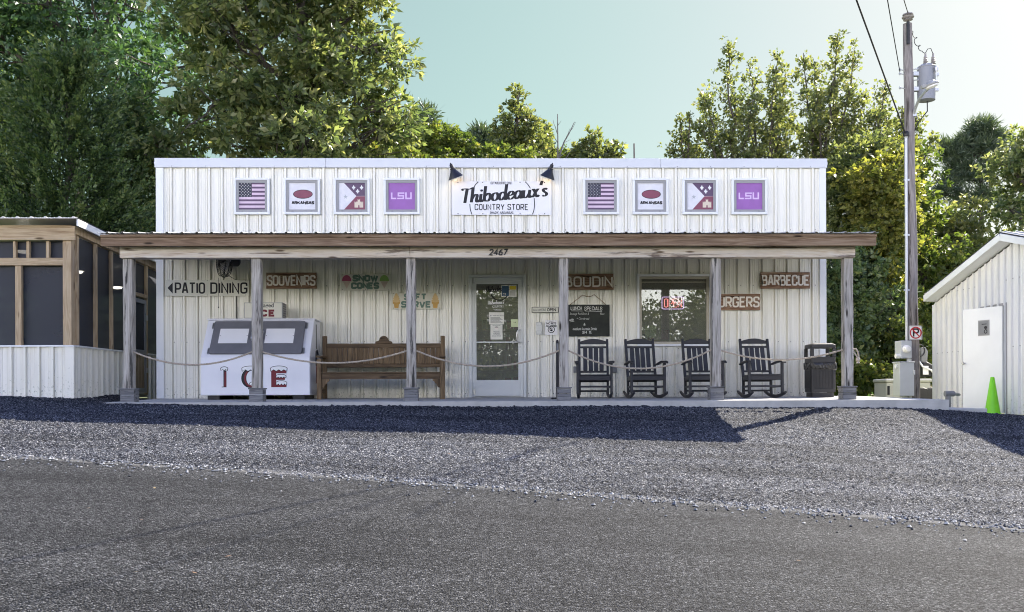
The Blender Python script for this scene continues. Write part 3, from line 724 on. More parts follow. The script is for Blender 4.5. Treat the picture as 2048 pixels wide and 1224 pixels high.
for pz in (562, 783):
    mb = MB(); mb.box(lx0-.035, lx0+.012, -.03, .0, Z(pz,0,950)-.045, Z(pz,0,950)+.045); mb.cyl((lx0-.01,-.03,Z(pz,0,950)-.05),(lx0-.01,-.03,Z(pz,0,950)+.05),.014,.014,10)
    mb.build("hinge", M['steel'], door, bevel=0.003)
# picture window
mb = MB(); rect_frame(mb, WNX0-.012, WNX1+.012, WNZ0-.012, WNZ1+.012, .04, -.058, .03)
rect_frame(mb, WNX0+.029, WNX1-.029, WNZ0+.029, WNZ1-.029, .045, -.02, .08, 1)
win = mb.build("window", [M['trim'], M['bronze']], store, bevel=0.004)
wx0, wx1, wz0, wz1 = WNX0+.074, WNX1-.074, WNZ0+.074, WNZ1-.074
mb = MB(); mb.box(wx0, wx1, .03, .036, wz0, wz1); mb.build("pane", M['glass'], win)
mb = MB(); mb.box(wx0, wx1, .024, .05, wz1-.06, wz1-.045); xm = X(1341,0,620); mb.box(xm-.012, xm+.012, .04, .07, wz0, wz1)
mb.build("mullion", M['bronze'], win)
# room inside, seen through the glass
M['inner'] = paint("interior_paint", (0.62,0.61,0.55), 0.1, 2, 0.7); M['floor_in'] = paint("vinyl_floor", (0.22,0.20,0.17), 0.2, 3, 0.4)
mb = MB()
mb.add([(WX0+.1, 5.5, 0), (WX1-.1, 5.5, 0), (WX1-.1, 5.5, 2.6), (WX0+.1, 5.5, 2.6)], [(0,1,2,3)])
mb.add([(WX0+.1, .13, 2.6), (WX1-.1, .13, 2.6), (WX1-.1, 5.5, 2.6), (WX0+.1, 5.5, 2.6)], [(0,1,2,3)])
mb.add([(WX0+.1, .13, .0), (WX1-.1, .13, .0), (WX1-.1, 5.5, .0), (WX0+.1, 5.5, .0)], [(0,1,2,3)], 1)
for a, b_, z0, z1 in ((WX0+.1, DX0, 0, 2.6), (DX1, WNX0, 0, 2.6), (WNX1, WX1-.1, 0, 2.6), (WNX0, WNX1, 0, WNZ0), (WNX0, WNX1, WNZ1, 2.6), (DX0, DX1, DZ1, 2.6)):
    mb.add([(a,.13,z0),(b_,.13,z0),(b_,.13,z1),(a,.13,z1)], [(0,1,2,3)])
mb.build("interior_wall", [M['inner'], M['floor_in']], store)

# ------------------------------------------------------------------ porch
PY = -2.15; EY = -2.44
porch = thing("porch", "low pitched porch roof on six grey timber posts along the store front", "porch", (X(980, PY, 800), PY, -.045))
EZ = Z(467, EY, 980)
ex0, ex1 = X(197, EY, 470), X(1755, EY, 470)
mb = MB()
ph = X(217.5, EY, 466)
P = profile(ex0, ex1, ph, ROOFRIB); n = len(P); run = -0.02 - (EY-.05)
rise = 0.13
vs = []
for (yy, zz) in ((EY-.06, 0), (-.055, rise*(2.43))):
    vs += [(p[0], yy, EZ + zz - p[1]) for p in P]
vs += [(p[0], EY-.06, EZ - p[1] - .003) for p in P] + [(p[0], -.055, EZ + rise*2.43 - p[1] - .003) for p in P]
mb.add(vs, [(i, i+1, n+i+1, n+i) for i in range(n-1)] + [(2*n+i, 3*n+i, 3*n+i+1, 2*n+i+1) for i in range(n-1)] + [(i, 2*n+i, 2*n+i+1, i+1) for i in range(n-1)])
mb.build("roof_sheet", M['roofmetal'], porch)
mb = MB(); zf1, zf0 = EZ - .012, Z(491.5, EY, 980)
mb.box(ex0+.03, ex1-.02, EY, EY+.04, zf0, zf1)
mb.box(ex0+.03, ex1-.02, EY-.022, EY-.002, zf1-.045, zf1-.004)
mb.build("fascia_board", M['fascia_wood'], porch, bevel=0.004)
bz0, bz1 = Z(515.5, PY-.1, 980), Z(493, PY-.1, 980)
bx0, bxm, bx1 = X(240, PY-.1, 505), X(820, PY-.1, 505), X(1710, PY-.1, 505)
for a, b_ in ((bx0, bxm-.002), (bxm+.002, bx1)):
    mb = MB(); mb.box(a, b_, PY-.12, PY+.07, bz0, bz1); mb.build("beam", M['beam_wood'], porch, bevel=0.008, segs=2)
for k in range(13):
    x = lerp(ex0+.08, ex1-.08, k/12); mb = MB()
    mb.bar((x, EY+.05, EZ-.10), (x, -.03, EZ-.10+rise*2.36), .04, .14); mb.build("rafter", M['fascia_wood'], porch)
mb = MB()
for y in np.linspace(EY+.3, -.3, 4): mb.box(ex0+.05, ex1-.05, y-.02, y+.02, EZ-.03+rise*(y-EY)-.008, EZ-.012+rise*(y-EY)-.004)
mb.build("purlin", M['fascia_wood'], porch)
POSTS = [(243,268,236,274),(501.5,523.5,500,532),(811.5,832,809,837),(1117.5,1138,1114,1142),(1423,1443,1417,1448),(1686,1709,1679,1713)]
PX = []
random.seed(4)
for (a, b_, c, d) in POSTS:
    xc = (X(a, PY-.07, 650) + X(b_, PY-.07, 650))/2; PX.append(xc); h = .073
    mb = MB(); N = 14; vs, fs = [], []
    for i in range(N+1):
        z = lerp(.17, bz0-.002, i/N); j = [random.uniform(-.003,.003) for _ in range(8)]
        vs += [(xc-h+j[0], PY-h+j[1], z), (xc+h+j[2], PY-h+j[3], z), (xc+h+j[4], PY+h+j[5], z), (xc-h+j[6], PY+h+j[7], z)]
        if i: fs += [((i-1)*4+k, (i-1)*4+(k+1)%4, i*4+(k+1)%4, i*4+k) for k in range(4)]
    mb.add(vs, fs); post = mb.build("post", M['grey_wood'], porch, bevel=0.007)
    xb = xc; hb = .108
    mb = MB(); mb.box(xb-hb, xb+hb, PY-hb, PY+hb, -.046, .065); mb.box(xb-hb+.002, xb+hb-.003, PY-hb+.001, PY+hb, .068, .148); mb.box(xb-hb-.013, xb+hb+.013, PY-hb-.013, PY+hb+.013, .15, .17)
    mb.build("plinth", M['block_wood'], post, bevel=0.004)
mb = MB(); fz = Z(511, PY-.12, 995)
write(mb, "2467", X(979,PY-.12,505), X(1013,PY-.12,505), fz, Z(498, PY-.12, 995), PY-.122, .17, .25, .012, 0, 0, .12)
mb.build("house_number", M['ink'], porch)

# loose stones strewn over the road edge, and a few fallen leaves
def scatter(name, n, fn, mat, seed, label, cat):
    rnd = random.Random(seed); mb = MB()
    for _ in range(n): fn(mb, rnd)
    return tag(mb.build(name, mat), label, cat, None, "stuff")
def stone(mb, rnd):
    x = rnd.uniform(-7.5, 6.5); off = rnd.expovariate(5.5) - .12; y = yedge(x) - off; r = rnd.uniform(.006, .019)*(1.5 if rnd.random() < .06 else 1); z = T(x, y)
    k = [rnd.uniform(.65, 1.2) for _ in range(8)]; c = Vector((x, y, z + r*.35))
    mb.add([c+Vector((r*k[0],0,0)), c+Vector((0,r*k[1],0)), c+Vector((-r*k[2],0,0)), c+Vector((0,-r*k[3],0)), c+Vector((r*.2*k[4],r*.2*k[5],r*.75*k[6])), c+Vector((0,0,-r*.5))],
           [(0,1,4),(1,2,4),(2,3,4),(3,0,4),(1,0,5),(2,1,5),(3,2,5),(0,3,5)], rnd.choice((0,0,1,2)))
M['st_a'] = plain("mid_grey_stone", (0.13,0.14,0.16), 0.8); M['st_b'] = plain("pale_stone", (0.34,0.34,0.34), 0.8); M['st_c'] = plain("dark_stone", (0.035,0.038,0.045), 0.8)
scatter("loose_stones", 2600, stone, [M['st_a'], M['st_b'], M['st_c']], 3, "loose gravel stones spilled along the edge of the asphalt road", "gravel")
def fallen(mb, rnd):
    x = rnd.uniform(-7, 6); y = rnd.uniform(-11.6, -3.5); z = T(x, y) + .012; a = rnd.uniform(0, 6.28); l, w_ = rnd.uniform(.014, .028), rnd.uniform(.008, .014); u = Vector((math.cos(a), math.sin(a), rnd.uniform(-.2,.3))); v_ = Vector((-math.sin(a), math.cos(a), rnd.uniform(-.2,.3))); c = Vector((x, y, z))
    mb.add([c-u*l, c+v_*w_, c+u*l, c-v_*w_], [(0,1,2,3)], rnd.randrange(2))
M['dry_a'] = plain("dry_tan_leaf", (0.20,0.15,0.08), 0.7); M['dry_b'] = plain("dry_rust_leaf", (0.15,0.085,0.045), 0.7)
scatter("fallen_leaves", 45, fallen, [M['dry_a'], M['dry_b']], 8, "tiny dry fallen leaves scattered over the road and gravel", "leaves")
# ------------------------------------------------------------------ signs on the front wall
WY = -.034                                             # outer face of the siding ribs
M['sign_cream'] = paint("aged_white_sign", (0.70,0.69,0.60), 0.07, 4, 0.5)
M['barn'] = wood("red_brown_barn_board", [(0.2,(0.09,0.045,0.028)),(0.42,(0.30,0.17,0.105)),(0.62,(0.44,0.30,0.20)),(0.82,(0.60,0.50,0.41))], 'x', 1.3, 0.85, (0.03,0.015,0.01), 0.4, False)
M['pale_letter'] = plain("pale_letter", (0.84,0.78,0.70), 0.6); M['teal'] = plain("grey_green_letter", (0.13,0.21,0.165), 0.6)
M['mag'] = plain("berry_red_ice", (0.42,0.09,0.17), 0.6); M['lime'] = plain("lime_green_ice", (0.26,0.44,0.12), 0.6)
M['cone_buff'] = plain("pale_cone", (0.55,0.44,0.36), 0.6); M['wafer'] = plain("golden_wafer", (0.55,0.33,0.09), 0.6); M['swirl'] = plain("cream_swirl", (0.66,0.47,0.22), 0.6)
def board(name, label, px0, py0, px1, py1, mat, cat="sign", y=None, th=.012, group=None, boards=1, fasten=True):
    y = WY-.002 if y is None else y
    xm, ym = (px0+px1)/2, (py0+py1)/2
    a, b_ = at(px0, ym, y), at(px1, ym, y); z1, z0 = at(xm, py0, y).z, at(xm, py1, y).z
    t = thing(name, label, cat, ((a.x+b_.x)/2, y, z0), group)
    mb = MB(); h = (z1-z0)/boards
    for k in range(boards):
        mb.box(a.x + (k % 2)*.004, b_.x - (k % 3)*.003, y-th - (k % 2)*.002, y, z0+k*h+(.001 if k else 0), z0+(k+1)*h-.001)
    if fasten:
        for x in (lerp(a.x,b_.x,.04), lerp(a.x,b_.x,.5), lerp(a.x,b_.x,.96)):
            for z in (z0+.018, z1-.018): mb.cyl((x,y-th,z),(x,y-th-.006,z),.008,.006,6,1)
    p = mb.build("panel", [mat, M['screw']], t, bevel=.002)
    return t, p, a.x, b_.x, z0, z1, y-th-.0006
t, p, x0, x1, z0, z1, y = board("directional_sign", "white sign with a black arrow and the words PATIO DINING", 332, 559.8, 498.3, 592.2, M['sign_cream'])
mb = MB(); u = lambda q: lerp(x0, x1, q); v = lambda q: lerp(z0, z1, q)
mb.prism([(u(.022), v(.5)), (u(.083), v(.16)), (u(.083), v(.83))], (0,y,0), (1,0,0), (0,0,1), (0,-.003,0))
write(mb, "PATIO", u(.118), u(.463), v(.14), v(.84), y, .145, .24); write(mb, "DINING", u(.545), u(.972), v(.14), v(.84), y, .145, .24)
mb.build("lettering", M['ink'], t)
for nm, wd, lab, a, b_, c, d in (("souvenirs", "SOUVENIRS", "brown barn board sign reading SOUVENIRS in pale letters", 532.8, 545.3, 633.6, 577.4),
                     ("b", "BOUDIN", "brown barn board sign reading BOUDIN, left end hidden by a porch post", 1126, 547.8, 1227, 579.8),
                     ("b", "BURGERS", "brown barn board sign reading BURGERS, lower one beside the picture window", 1420, 588, 1520, 620.6),
                     ("b", "BARBECUE", "brown barn board sign reading BARBECUE near the right wall corner", 1520.5, 544.6, 1619.4, 577.3)):
    t, p, x0, x1, z0, z1, y = board("wooden_sign", lab, a, b_, c, d, M['barn'], group="barn board food signs", boards=5, fasten=False, th=.02)
    mb = MB(); write(mb, wd, lerp(x0,x1,.035), lerp(x0,x1,.965), lerp(z0,z1,.17), lerp(z0,z1,.83), y-.003, .15, .21, .014)
    mb.build("lettering", M['pale_letter'], t)
t, p, x0, x1, z0, z1, y = board("snow_cone_sign", "cream sign reading SNOW CONES with a red and a green cone", 681, 548, 781.8, 581, M['cream'], group="painted dessert signs")
W, H = x1-x0, z1-z0; mb = MB()
for uc, mi in ((.125, 1), (.87, 2)):
    mb.prism([(.075*W*-1, .54*H), (.075*W, .54*H), (0, .10*H)], (x0+uc*W, y, z0), (1,0,0), (0,0,1), (0,-.003,0), 3)
    mb.prism(ellipse(0, .56*H, .093*W, .37*H, 14, 0, math.pi), (x0+uc*W, y-.0005, z0), (1,0,0), (0,0,1), (0,-.005,0), mi)
write(mb, "SNOW", x0+.26*W, x0+.73*W, z0+.53*H, z0+.94*H, y, .30, .24, .004, 0); write(mb, "CONES", x0+.23*W, x0+.75*W, z0+.08*H, z0+.49*H, y, .30, .24, .004, 0)
mb.build("lettering", [M['teal'], M['mag'], M['lime'], M['cone_buff']], t)
t, p, x0, x1, z0, z1, y = board("soft_serve_sign", "cream sign reading SOFT SERVE with two golden ice cream cones", 783, 585.5, 882.6, 618.2, M['cream'], group="painted dessert signs")
W, H = x1-x0, z1-z0; mb = MB()
for uc in (.10, .88):
    mb.prism([(-.055*W,.42*H),(.055*W,.42*H),(.04*W,.06*H),(-.04*W,.06*H)], (x0+uc*W, y, z0), (1,0,0), (0,0,1), (0,-.003,0), 1)
    mb.prism([(-.07*W,.32*H),(.07*W,.32*H),(.075*W,.45*H),(-.075*W,.45*H)], (x0+uc*W, y-.0005, z0), (1,0,0), (0,0,1), (0,-.004,0), 1)
    for k, (rz, zz) in enumerate(((.08,.5),(.066,.64),(.05,.76),(.028,.86))): mb.prism(ellipse(0, zz*H, rz*W, .10*H, 12), (x0+uc*W, y-.0002*k, z0), (1,0,0), (0,0,1), (0,-.006-.001*k,0), 2)
write(mb, "SOFT", x0+.27*W, x0+.69*W, z0+.54*H, z0+.95*H, y, .26, .24, .004, 0); write(mb, "SERVE", x0+.21*W, x0+.78*W, z0+.08*H, z0+.49*H, y, .26, .24, .004, 0)
mb.build("lettering", [M['teal'], M['wafer'], M['swirl']], t)

# name board over the porch roof
t, p, x0, x1, z0, z1, y = board("store_sign", "large white name board with black script above the porch roof between two lamps", 903, 363, 1103, 430, M['sign_white'], y=WY-.004, th=.012, fasten=False)
W, H = x1-x0, z1-z0; mb = MB()
for q in (.065, .312, .685, .93):
    for zz in (.035, .97): mb.cyl((x0+q*W,y,z0+zz*H),(x0+q*W,y-.006,z0+zz*H),.010,.008,6)
script(mb, "Thibodeaux's", (x0+.100*W, y, z0+.345*H), (1.30,0,.115), (0,0,1), .272, .03, .003, .160, .06)
write(mb, "COUNTRY", x0+.235*W, x0+.525*W, z0+.142*H, z0+.325*H, y, .13, .26, .003); write(mb, "STORE", x0+.563*W, x0+.762*W, z0+.142*H, z0+.325*H, y, .13, .26, .003)
fonttext(mb, "ESTABLISHED 2021", x0+.5*W, z0+.915*H, .062, y-.001, 0, 'CENTER', .78, 0, 0, .0015); fonttext(mb, "SHADY, ARKANSAS", x0+.5*W, z0+.03*H, .062, y-.001, 0, 'CENTER', .80, 0, 0, .0015)
C0 = (x0+.505*W, z0+.31*H); RR = .325*W
for arc in ([(.268,.985),(.240,.90),(.218,.79)], [(.738,.985),(.765,.90),(.789,.79)], [(.183,.33),(.188,.16),(.204,.015)], [(.826,.50),(.829,.30),(.822,.13),(.808,.015)]):
    mb.ribbon([(x0+p.x*W, z0+p.y*H) for p in crom(arc)], .014, (0,y,0), (1,0,0), (0,0,1), (0,-.003,0))
mb.build("lettering", M['ink'], t)
M['bulb'] = emit("warm_bulb", (1.0, 0.72, 0.42), 6.0)
M['shade_black'] = plain("black_enamel", (0.012,0.012,0.022), 0.4)
for sgn, px, lab in ((1, 902, "black barn lamp over the left end of the white name board"), (-1, 1104, "black barn lamp over the right end of the white name board")):
    b0 = at(px + 3*sgn, 345, 0); t = thing("barn_lamp", lab, "lamp", (b0.x, 0, b0.z), "barn lamps over the name board")
    mb = MB(); mb.cyl((b0.x+.02*sgn, -.02, b0.z), (b0.x+.02*sgn, -.05, b0.z), .062, .058, 20)
    mb.tube([(b0.x+.02*sgn,-.04,b0.z),(b0.x+.01*sgn,-.14,b0.z+.04),(b0.x-.01*sgn,-.20,b0.z+.09),(b0.x-.015*sgn,-.23,b0.z+.03)], .014, 10)
    mb.build("bracket", M['black'], t, smooth=True)
    ax = Vector((-.10*sgn, -.02, -1)).normalized(); c = Vector((b0.x-.016*sgn, -.23, b0.z+.085))
    q = Vector((0,0,-1)).rotation_difference(Vector((-.30*sgn, -.10, -1)).normalized()).to_matrix().to_4x4()
    tilt = Vector((0,0,-1)).rotation_difference(Vector((.38*sgn, .25, -1)).normalized()).to_matrix().to_4x4()
    mb = MB(); mb.M = Matrix.Translation(c) @ tilt
    mb.lathe([(.006,.035),(.012,.02),(.03,.0),(.034,-.06),(.046,-.065),(.046,-.095),(.05,-.10),(.062,-.125),(.135,-.235),(.137,-.245),(.128,-.238),(.055,-.125)], n=28, cap=False); mb.build("lamp_shade", M['shade_black'], t, smooth=True)
    mb = MB(); mb.M = Matrix.Translation(c) @ tilt; mb.lathe([(.01,-.11),(.028,-.15),(.034,-.18),(.025,-.21),(.004,-.222)], n=14); mb.build("bulb", M['bulb'], t, smooth=True)

# small notices beside the door
t, p, x0, x1, z0, z1, y = board("open_sign", "narrow framed sign reading Come in WE'RE OPEN beside the door", 1063.5, 614, 1117, 625.3, M['sign_cream'], fasten=False, th=.016)
mb = MB(); rect_frame(mb, x0, x1, z0, z1, .008, y-.006, y+.003)
fonttext(mb, "Come in", x0+.02, z0+.035, .042, y-.001, 0, 'LEFT', .75, 0, .3); fonttext(mb, "WE'RE", x0+.13, z0+.03, .062, y-.001, 0, 'LEFT', .72); fonttext(mb, "OPEN", x0+.275, z0+.026, .075, y-.001, 0, 'LEFT', .85, 0, 0, .002)
mb.build("lettering", M['ink'], t)
t, p, x0, x1, z0, z1, y = board("pet_notice", "white NO PETS ALLOWED notice with a crossed paw print", 1090, 640, 1115, 670, M['sign_white'], fasten=False, th=.004)
mb = MB(); xc = (x0+x1)/2; H = z1-z0
fonttext(mb, "SORRY", xc, z1-.035, .025, y-.001, 0, 'CENTER'); fonttext(mb, "NO PETS", xc, z1-.08, .05, y-.001, 0, 'CENTER', .9, 0, 0, .002); fonttext(mb, "ALLOWED", xc, z1-.125, .046, y-.001, 0, 'CENTER', .9, 0, 0, .002)
cz = z0+.10; mb.ribbon([(xc+.058*math.cos(a), cz+.058*math.sin(a)) for a in np.linspace(0,6.283,28,False)], .012, (0,y,0), (1,0,0), (0,0,1), (0,-.001,0), True)
mb.ribbon([(xc-.04,cz+.04),(xc+.04,cz-.04)], .009, (0,y,0), (1,0,0), (0,0,1), (0,-.001,0))
for du, dv, r1, r2 in ((0,-.016,.022,.017),(-.028,.008,.008,.011),(-.01,.026,.008,.012),(.01,.026,.008,.012),(.028,.008,.008,.011)): mb.prism(ellipse(xc+du, cz+dv, r1, r2, 12), (0,y,0), (1,0,0), (0,0,1), (0,-.0012,0))
mb.build("print", M['ink'], t)
t, p, x0, x1, z0, z1, y = board("intercom_plate", "small grey intercom plate below the narrow open sign", 1072, 644, 1084, 669.5, M['frame_white'], "intercom", fasten=False, th=.014)
for za, zb_ in ((z0+.015, z0+.07), (z1-.06, z1-.012)): mb = MB(); rect_frame(mb, x0+.01, x1-.01, za, zb_, .004, y-.004, y+.002); mb.build("slot", M['vinyl'], t)
M['slate'] = paint("chalkboard_slate", (0.022,0.026,0.020), 0.55, 7, 0.75, 0, 0.05)
M['chalk'] = paint("chalk", (0.72,0.72,0.68), 0.35, 40, 0.9)
t, p, x0, x1, z0, z1, y = board("chalkboard", "black chalkboard headed LUNCH SPECIALS hanging from a cord beside a porch post", 1136, 609.5, 1219, 672.6, M['slate'], "chalkboard", y=-.03, fasten=False, th=.012)
mb = MB(); rect_frame(mb, x0, x1, z0, z1, .012, y-.006, y+.004); mb.build("frame", M['black'], t)
mb = MB(); W, H = x1-x0, z1-z0; f = lambda s, u_, v_, sz, sx=.8, sh=.1, rot=0, off=0: fonttext(mb, s, x0+u_*W, z0+v_*H, sz, y-.001, 0, 'LEFT', sx, rot, sh, off)
write(mb, "LUNCH", x0+.07*W, x0+.33*W, z0+.83*H, z0+.945*H, y, .12, .24, .0015, 0, .03); write(mb, "SPECIALS", x0+.40*W, x0+.82*W, z0+.82*H, z0+.94*H, y, .12, .24, .0015, 0, .05)
mb.ribbon([(x0+.08*W,z0+.805*H),(x0+.35*W,z0+.80*H)], .006, (0,y,0), (1,0,0), (0,0,1), (0,-.001,0)); mb.ribbon([(x0+.41*W,z0+.80*H),(x0+.82*W,z0+.785*H)], .006, (0,y,0), (1,0,0), (0,0,1), (0,-.001,0))
f("Sausage Red Bean &", .04, .68, .06, .72, .25, 0, -.0008); f("Rice", .77, .68, .06, .75, .25, 0, -.0008); f("+ Cornbread", .20, .53, .058, .75, .2, -.02, -.0006); f("with", .03, .48, .06, .75, .3, .15, .001)
f("&", .37, .34, .07, .8, .1, 0, .001); f("medium fountain Drink", .11, .195, .066, .70, .12, 0, .0008); f("$14", .34, .085, .072, .75, .05, 0, .001); f("95", .50, .105, .055, .8, .05, 0, .001)
mb.ribbon([(x0+.05*W, z0+.455*H), (x0+.15*W, z0+.48*H)], .005, (0,y,0), (1,0,0), (0,0,1), (0,-.001,0)); mb.ribbon([(x0+.5*W, z0+.095*H), (x0+.57*W, z0+.095*H)], .005, (0,y,0), (1,0,0), (0,0,1), (0,-.001,0))
mb.build("chalk_writing", M['chalk'], t)
mb = MB(); pa, pb = at(1165.5, 590, -.03), at(1188, 589, -.03)
mb.tube([(x0+.05*W,-.035,z1),(pa.x,-.035,pa.z)] + [(lerp(pa.x,pb.x,k/6), -.035, pa.z - .03*math.sin(k/6*math.pi)) for k in range(1,6)] + [(pb.x,-.035,pb.z),(x0+.92*W,-.035,z1)], .006, 6); mb.build("cord", M['fascia_wood'], t)
M['grey_box'] = plain("grey_outlet_cover", (0.20,0.205,0.215), 0.5)
for px, lab in ((1151, "grey outlet box on the wall left of the first rocking chair"), (1228.5, "grey outlet box on the wall right of the first rocking chair")):
    a = at(px, 739, -.02); t = thing("outlet_box", lab, "outlet", (a.x, -.02, a.z-.06), "outlet boxes behind the rocking chairs")
    mb = MB(); mb.box(a.x-.04, a.x+.04, -.07, -.02, a.z-.06, a.z+.055); mb.build("housing", M['grey_box'], t, bevel=.008, segs=2)
    mb = MB(); mb.box(a.x-.036, a.x+.036, -.082, -.071, a.z-.05, a.z+.045); mb.build("cover", M['grey_box'], t, bevel=.006)

# notices and signs on the glass
M['paper'] = plain("paper", (0.74,0.73,0.66), 0.7); M['yellow'] = plain("yellow_print", (0.72,0.55,0.04), 0.6); M['blue_print'] = plain("blue_print", (0.04,0.09,0.15), 0.6); M['lime_paper'] = plain("pale_green_paper", (0.60,0.66,0.40), 0.7)
def notice(lab, px0, py0, px1, py1, lines, mat='paper', y=.012, extra=None):
    a, b_ = at(px0, (py0+py1)/2, y), at(px1, (py0+py1)/2, y); z1, z0 = at(px0, py0, y).z, at(px0, py1, y).z
    t = thing("notice", lab, "notice", (a.x, y, z0), "notices taped to the door glass"); mb = MB(); mb.box(a.x, b_.x, y, y+.002, z0, z1); mb.build("sheet", M[mat], t)
    mb = MB(); W, H = b_.x-a.x, z1-z0
    for s, u_, v_, sz, al in lines: fonttext(mb, s, a.x+u_*W, z0+v_*H, sz, y-.001, 0, al, .85)
    if extra: extra(mb, a.x, z0, W, H, y)
    mb.build("print", [M['ink'], M['blue_print'], M['yellow'], M['pale_letter']], t); return t
def idcard(mb, x, z, W, H, y):
    mb.box(x+.04*W, x+.5*W, y-.001, y-.0002, z+.06*H, z+.94*H, 1); mb.box(x+.54*W, x+.97*W, y-.001, y-.0002, z+.62*H, z+.94*H, 2)
    fonttext(mb, "21", x+.12*W, z+.12*H, .055, y-.0015, 3)
    for k in range(5): mb.box(x+.58*W, x+.92*W, y-.001, y-.0002, z+(.12+.09*k)*H, z+(.15+.09*k)*H, 0)
notice("blue and yellow age 21 notice high on the door glass", 1002.5, 570.5, 1033, 593.5, [], extra=idcard)
def lines_(mb, x, z, W, H, y):
    mb.prism(ellipse(x+.12*W, z+.72*H, .05*W, .06*H, 10), (0,y,0), (1,0,0), (0,0,1), (0,-.001,0))
    for k in range(6): mb.box(x+.1*W, x+(.9-.08*(k % 3))*W, y-.001, y-.0002, z+(.12+.085*k)*H, z+(.145+.085*k)*H, 0)
notice("white printed notice sheet in the middle of the door glass, upper of two", 978, 624.5, 1008, 648.5, [("IMPORTANT NOTICE", .24, .68, .026, 'LEFT')], extra=lines_)
def face(mb, x, z, W, H, y):
    mb.prism(ellipse(x+.5*W, z+.74*H, .13*W, .10*H, 14), (0,y,0), (1,0,0), (0,0,1), (0,-.001,0), 3); mb.prism(ellipse(x+.5*W, z+.80*H, .15*W, .06*H, 12, 0, math.pi), (0,y-.0003,0), (1,0,0), (0,0,1), (0,-.0012,0))
notice("white PLEASE OPEN CAREFULLY style notice below the printed sheet on the door glass", 981, 649, 1005, 679, [("NO RESTROOMS", .5, .91, .022, 'CENTER'), ("PLEASE", .5, .47, .042, 'CENTER'), ("ORDER", .5, .33, .042, 'CENTER'), ("BEFORE SITTING", .5, .2, .026, 'CENTER')], extra=face)["label"] = "white notice with a small face picture and bold black lines on the door glass"
notice("pale green notice near the door handle", 1022, 638.5, 1036, 654, [("~v", .3, .5, .06, 'LEFT')], 'lime_paper')
t = thing("door_lettering", "faint white script lettering across the upper door glass", "lettering", tuple(at(994, 610, .012)))
mb = MB(); a = at(975, 609, .012); script(mb, "Thibodeaux's", (a.x, .012, a.z), (1,0,.05), (0,0,1), .068, .17, .001, .16, .07)
fonttext(mb, "COUNTRY", at(994,0,.012).x, at(0,617,.012).z, .055, .011, 0, 'CENTER', .8); fonttext(mb, "STORE", at(994,0,.012).x, at(0,624,.012).z, .055, .011, 0, 'CENTER', .8)
fonttext(mb, "OPEN", at(972,0,.012).x, at(0,635,.012).z, .05, .011, 0, 'LEFT', .8); fonttext(mb, "Thursday - Sunday", at(971,0,.012).x, at(0,645,.012).z, .06, .011, 0, 'LEFT', .8)
mb.build("lettering", M['white'], t)
t = thing("door_lettering", "dark script name lettering at the top of the door glass", "lettering", tuple(at(985, 580, .013)))
mb = MB(); a = at(970, 584, .013); script(mb, "Thibodeaux's", (a.x, .013, a.z), (1,0,.06), (0,0,1), .10, .17, .001, .15, .06)
c = at(999, 583, .013)
mb.ribbon([(c.x+.16*math.cos(q), c.z+.16*math.sin(q)) for q in np.linspace(3.5, 5.9, 16)], .02, (0,.013,0), (1,0,0), (0,0,1), (0,-.001,0)); mb.build("lettering", M['ink'], t)
# things in the picture window
M['neon_blue'] = emit("neon_violet", (0.70, 0.45, 0.85), 0.75); M['neon_red'] = emit("neon_red", (1.0, 0.26, 0.28), 0.8)
y = .075; a, b_ = at(1324, 606, y), at(1367.5, 606, y); z1, z0 = at(1340, 594, y).z, at(1340, 618, y).z; W, H = b_.x-a.x, z1-z0
t = thing("neon_sign", "lit neon OPEN sign in violet and red inside the picture window", "neon sign", (a.x, y, z0))
mb = MB(); mb.box(a.x+.005, b_.x-.005, y+.02, y+.03, z0+.005, z1-.005); mb.build("backing", plain("dark_red_backing", (0.10,0.02,0.02), 0.4), t)
mb = MB(); pts = fillet([(a.x,z0,.04),(a.x,z1,.04),(b_.x,z1,.04),(b_.x,z0,.04)], True); mb.tube([(p[0], y, p[1]) for p in pts+pts[:1]], .006, 6); mb.build("border_tube", M['neon_blue'], t)
mb = MB(); i = .045; cx = a.x+i; sw = (W-2*i)/textw("OPEN", .22); hh = H-2*.035
for ch in "OPEN":
    for st, c in strokes(ch):
        P = [(cx+p[0]*sw, y, z0+.035+p[1]*hh) for p in st]; mb.tube(P + (P[:1] if c else []), .0065, 6)
    cx += (max(p[0] for st, _ in strokes(ch) for p in st)+.22)*sw
mb.build("letter_tube", M['neon_red'], t)
y = .06; c = at(1306, 600, y); t = thing("hanging_sign", "small tilted OPEN sign hung on a string inside the picture window", "sign", tuple(c))
mb = MB(); mb.M = Matrix.Translation(c) @ Matrix.Rotation(R(-7), 4, 'Y'); mb.box(-.115, .115, 0, .008, -.055, .055, 1); rect_frame(mb, -.12, .12, -.06, .06, .012, -.004, .01, 0); fonttext(mb, "OPEN", 0, -.03, .085, -.001, 0, 'CENTER', .8, 0, 0, .002)
mb.build("plaque", [M['ink'], plain("dull_green_plaque", (0.16,0.19,0.10), 0.7)], t)
mb = MB(); h = at(1305.5, 574, y); mb.tube([(c.x-.10, y, c.z+.045), (h.x, y, h.z), (c.x+.09, y, c.z+.06)], .003, 5); mb.build("string", M['ink'], t)
y = .055; a, b_ = at(1290, 664, y), at(1312, 664, y); z1, z0 = at(1300, 651, y).z, at(1300, 675, y).z
t = thing("window_notice", "pale paper notice low in the left corner of the picture window", "notice", (a.x, y, z0)); mb = MB(); mb.box(a.x, b_.x, y, y+.002, z0, z1); fonttext(mb, "NOW HIRING", (a.x+b_.x)/2, (z0+z1)/2, .032, y-.001, 1, 'CENTER', .9, 0, 0, .001); mb.build("sheet", [M['lime_paper'], M['ink']], t)
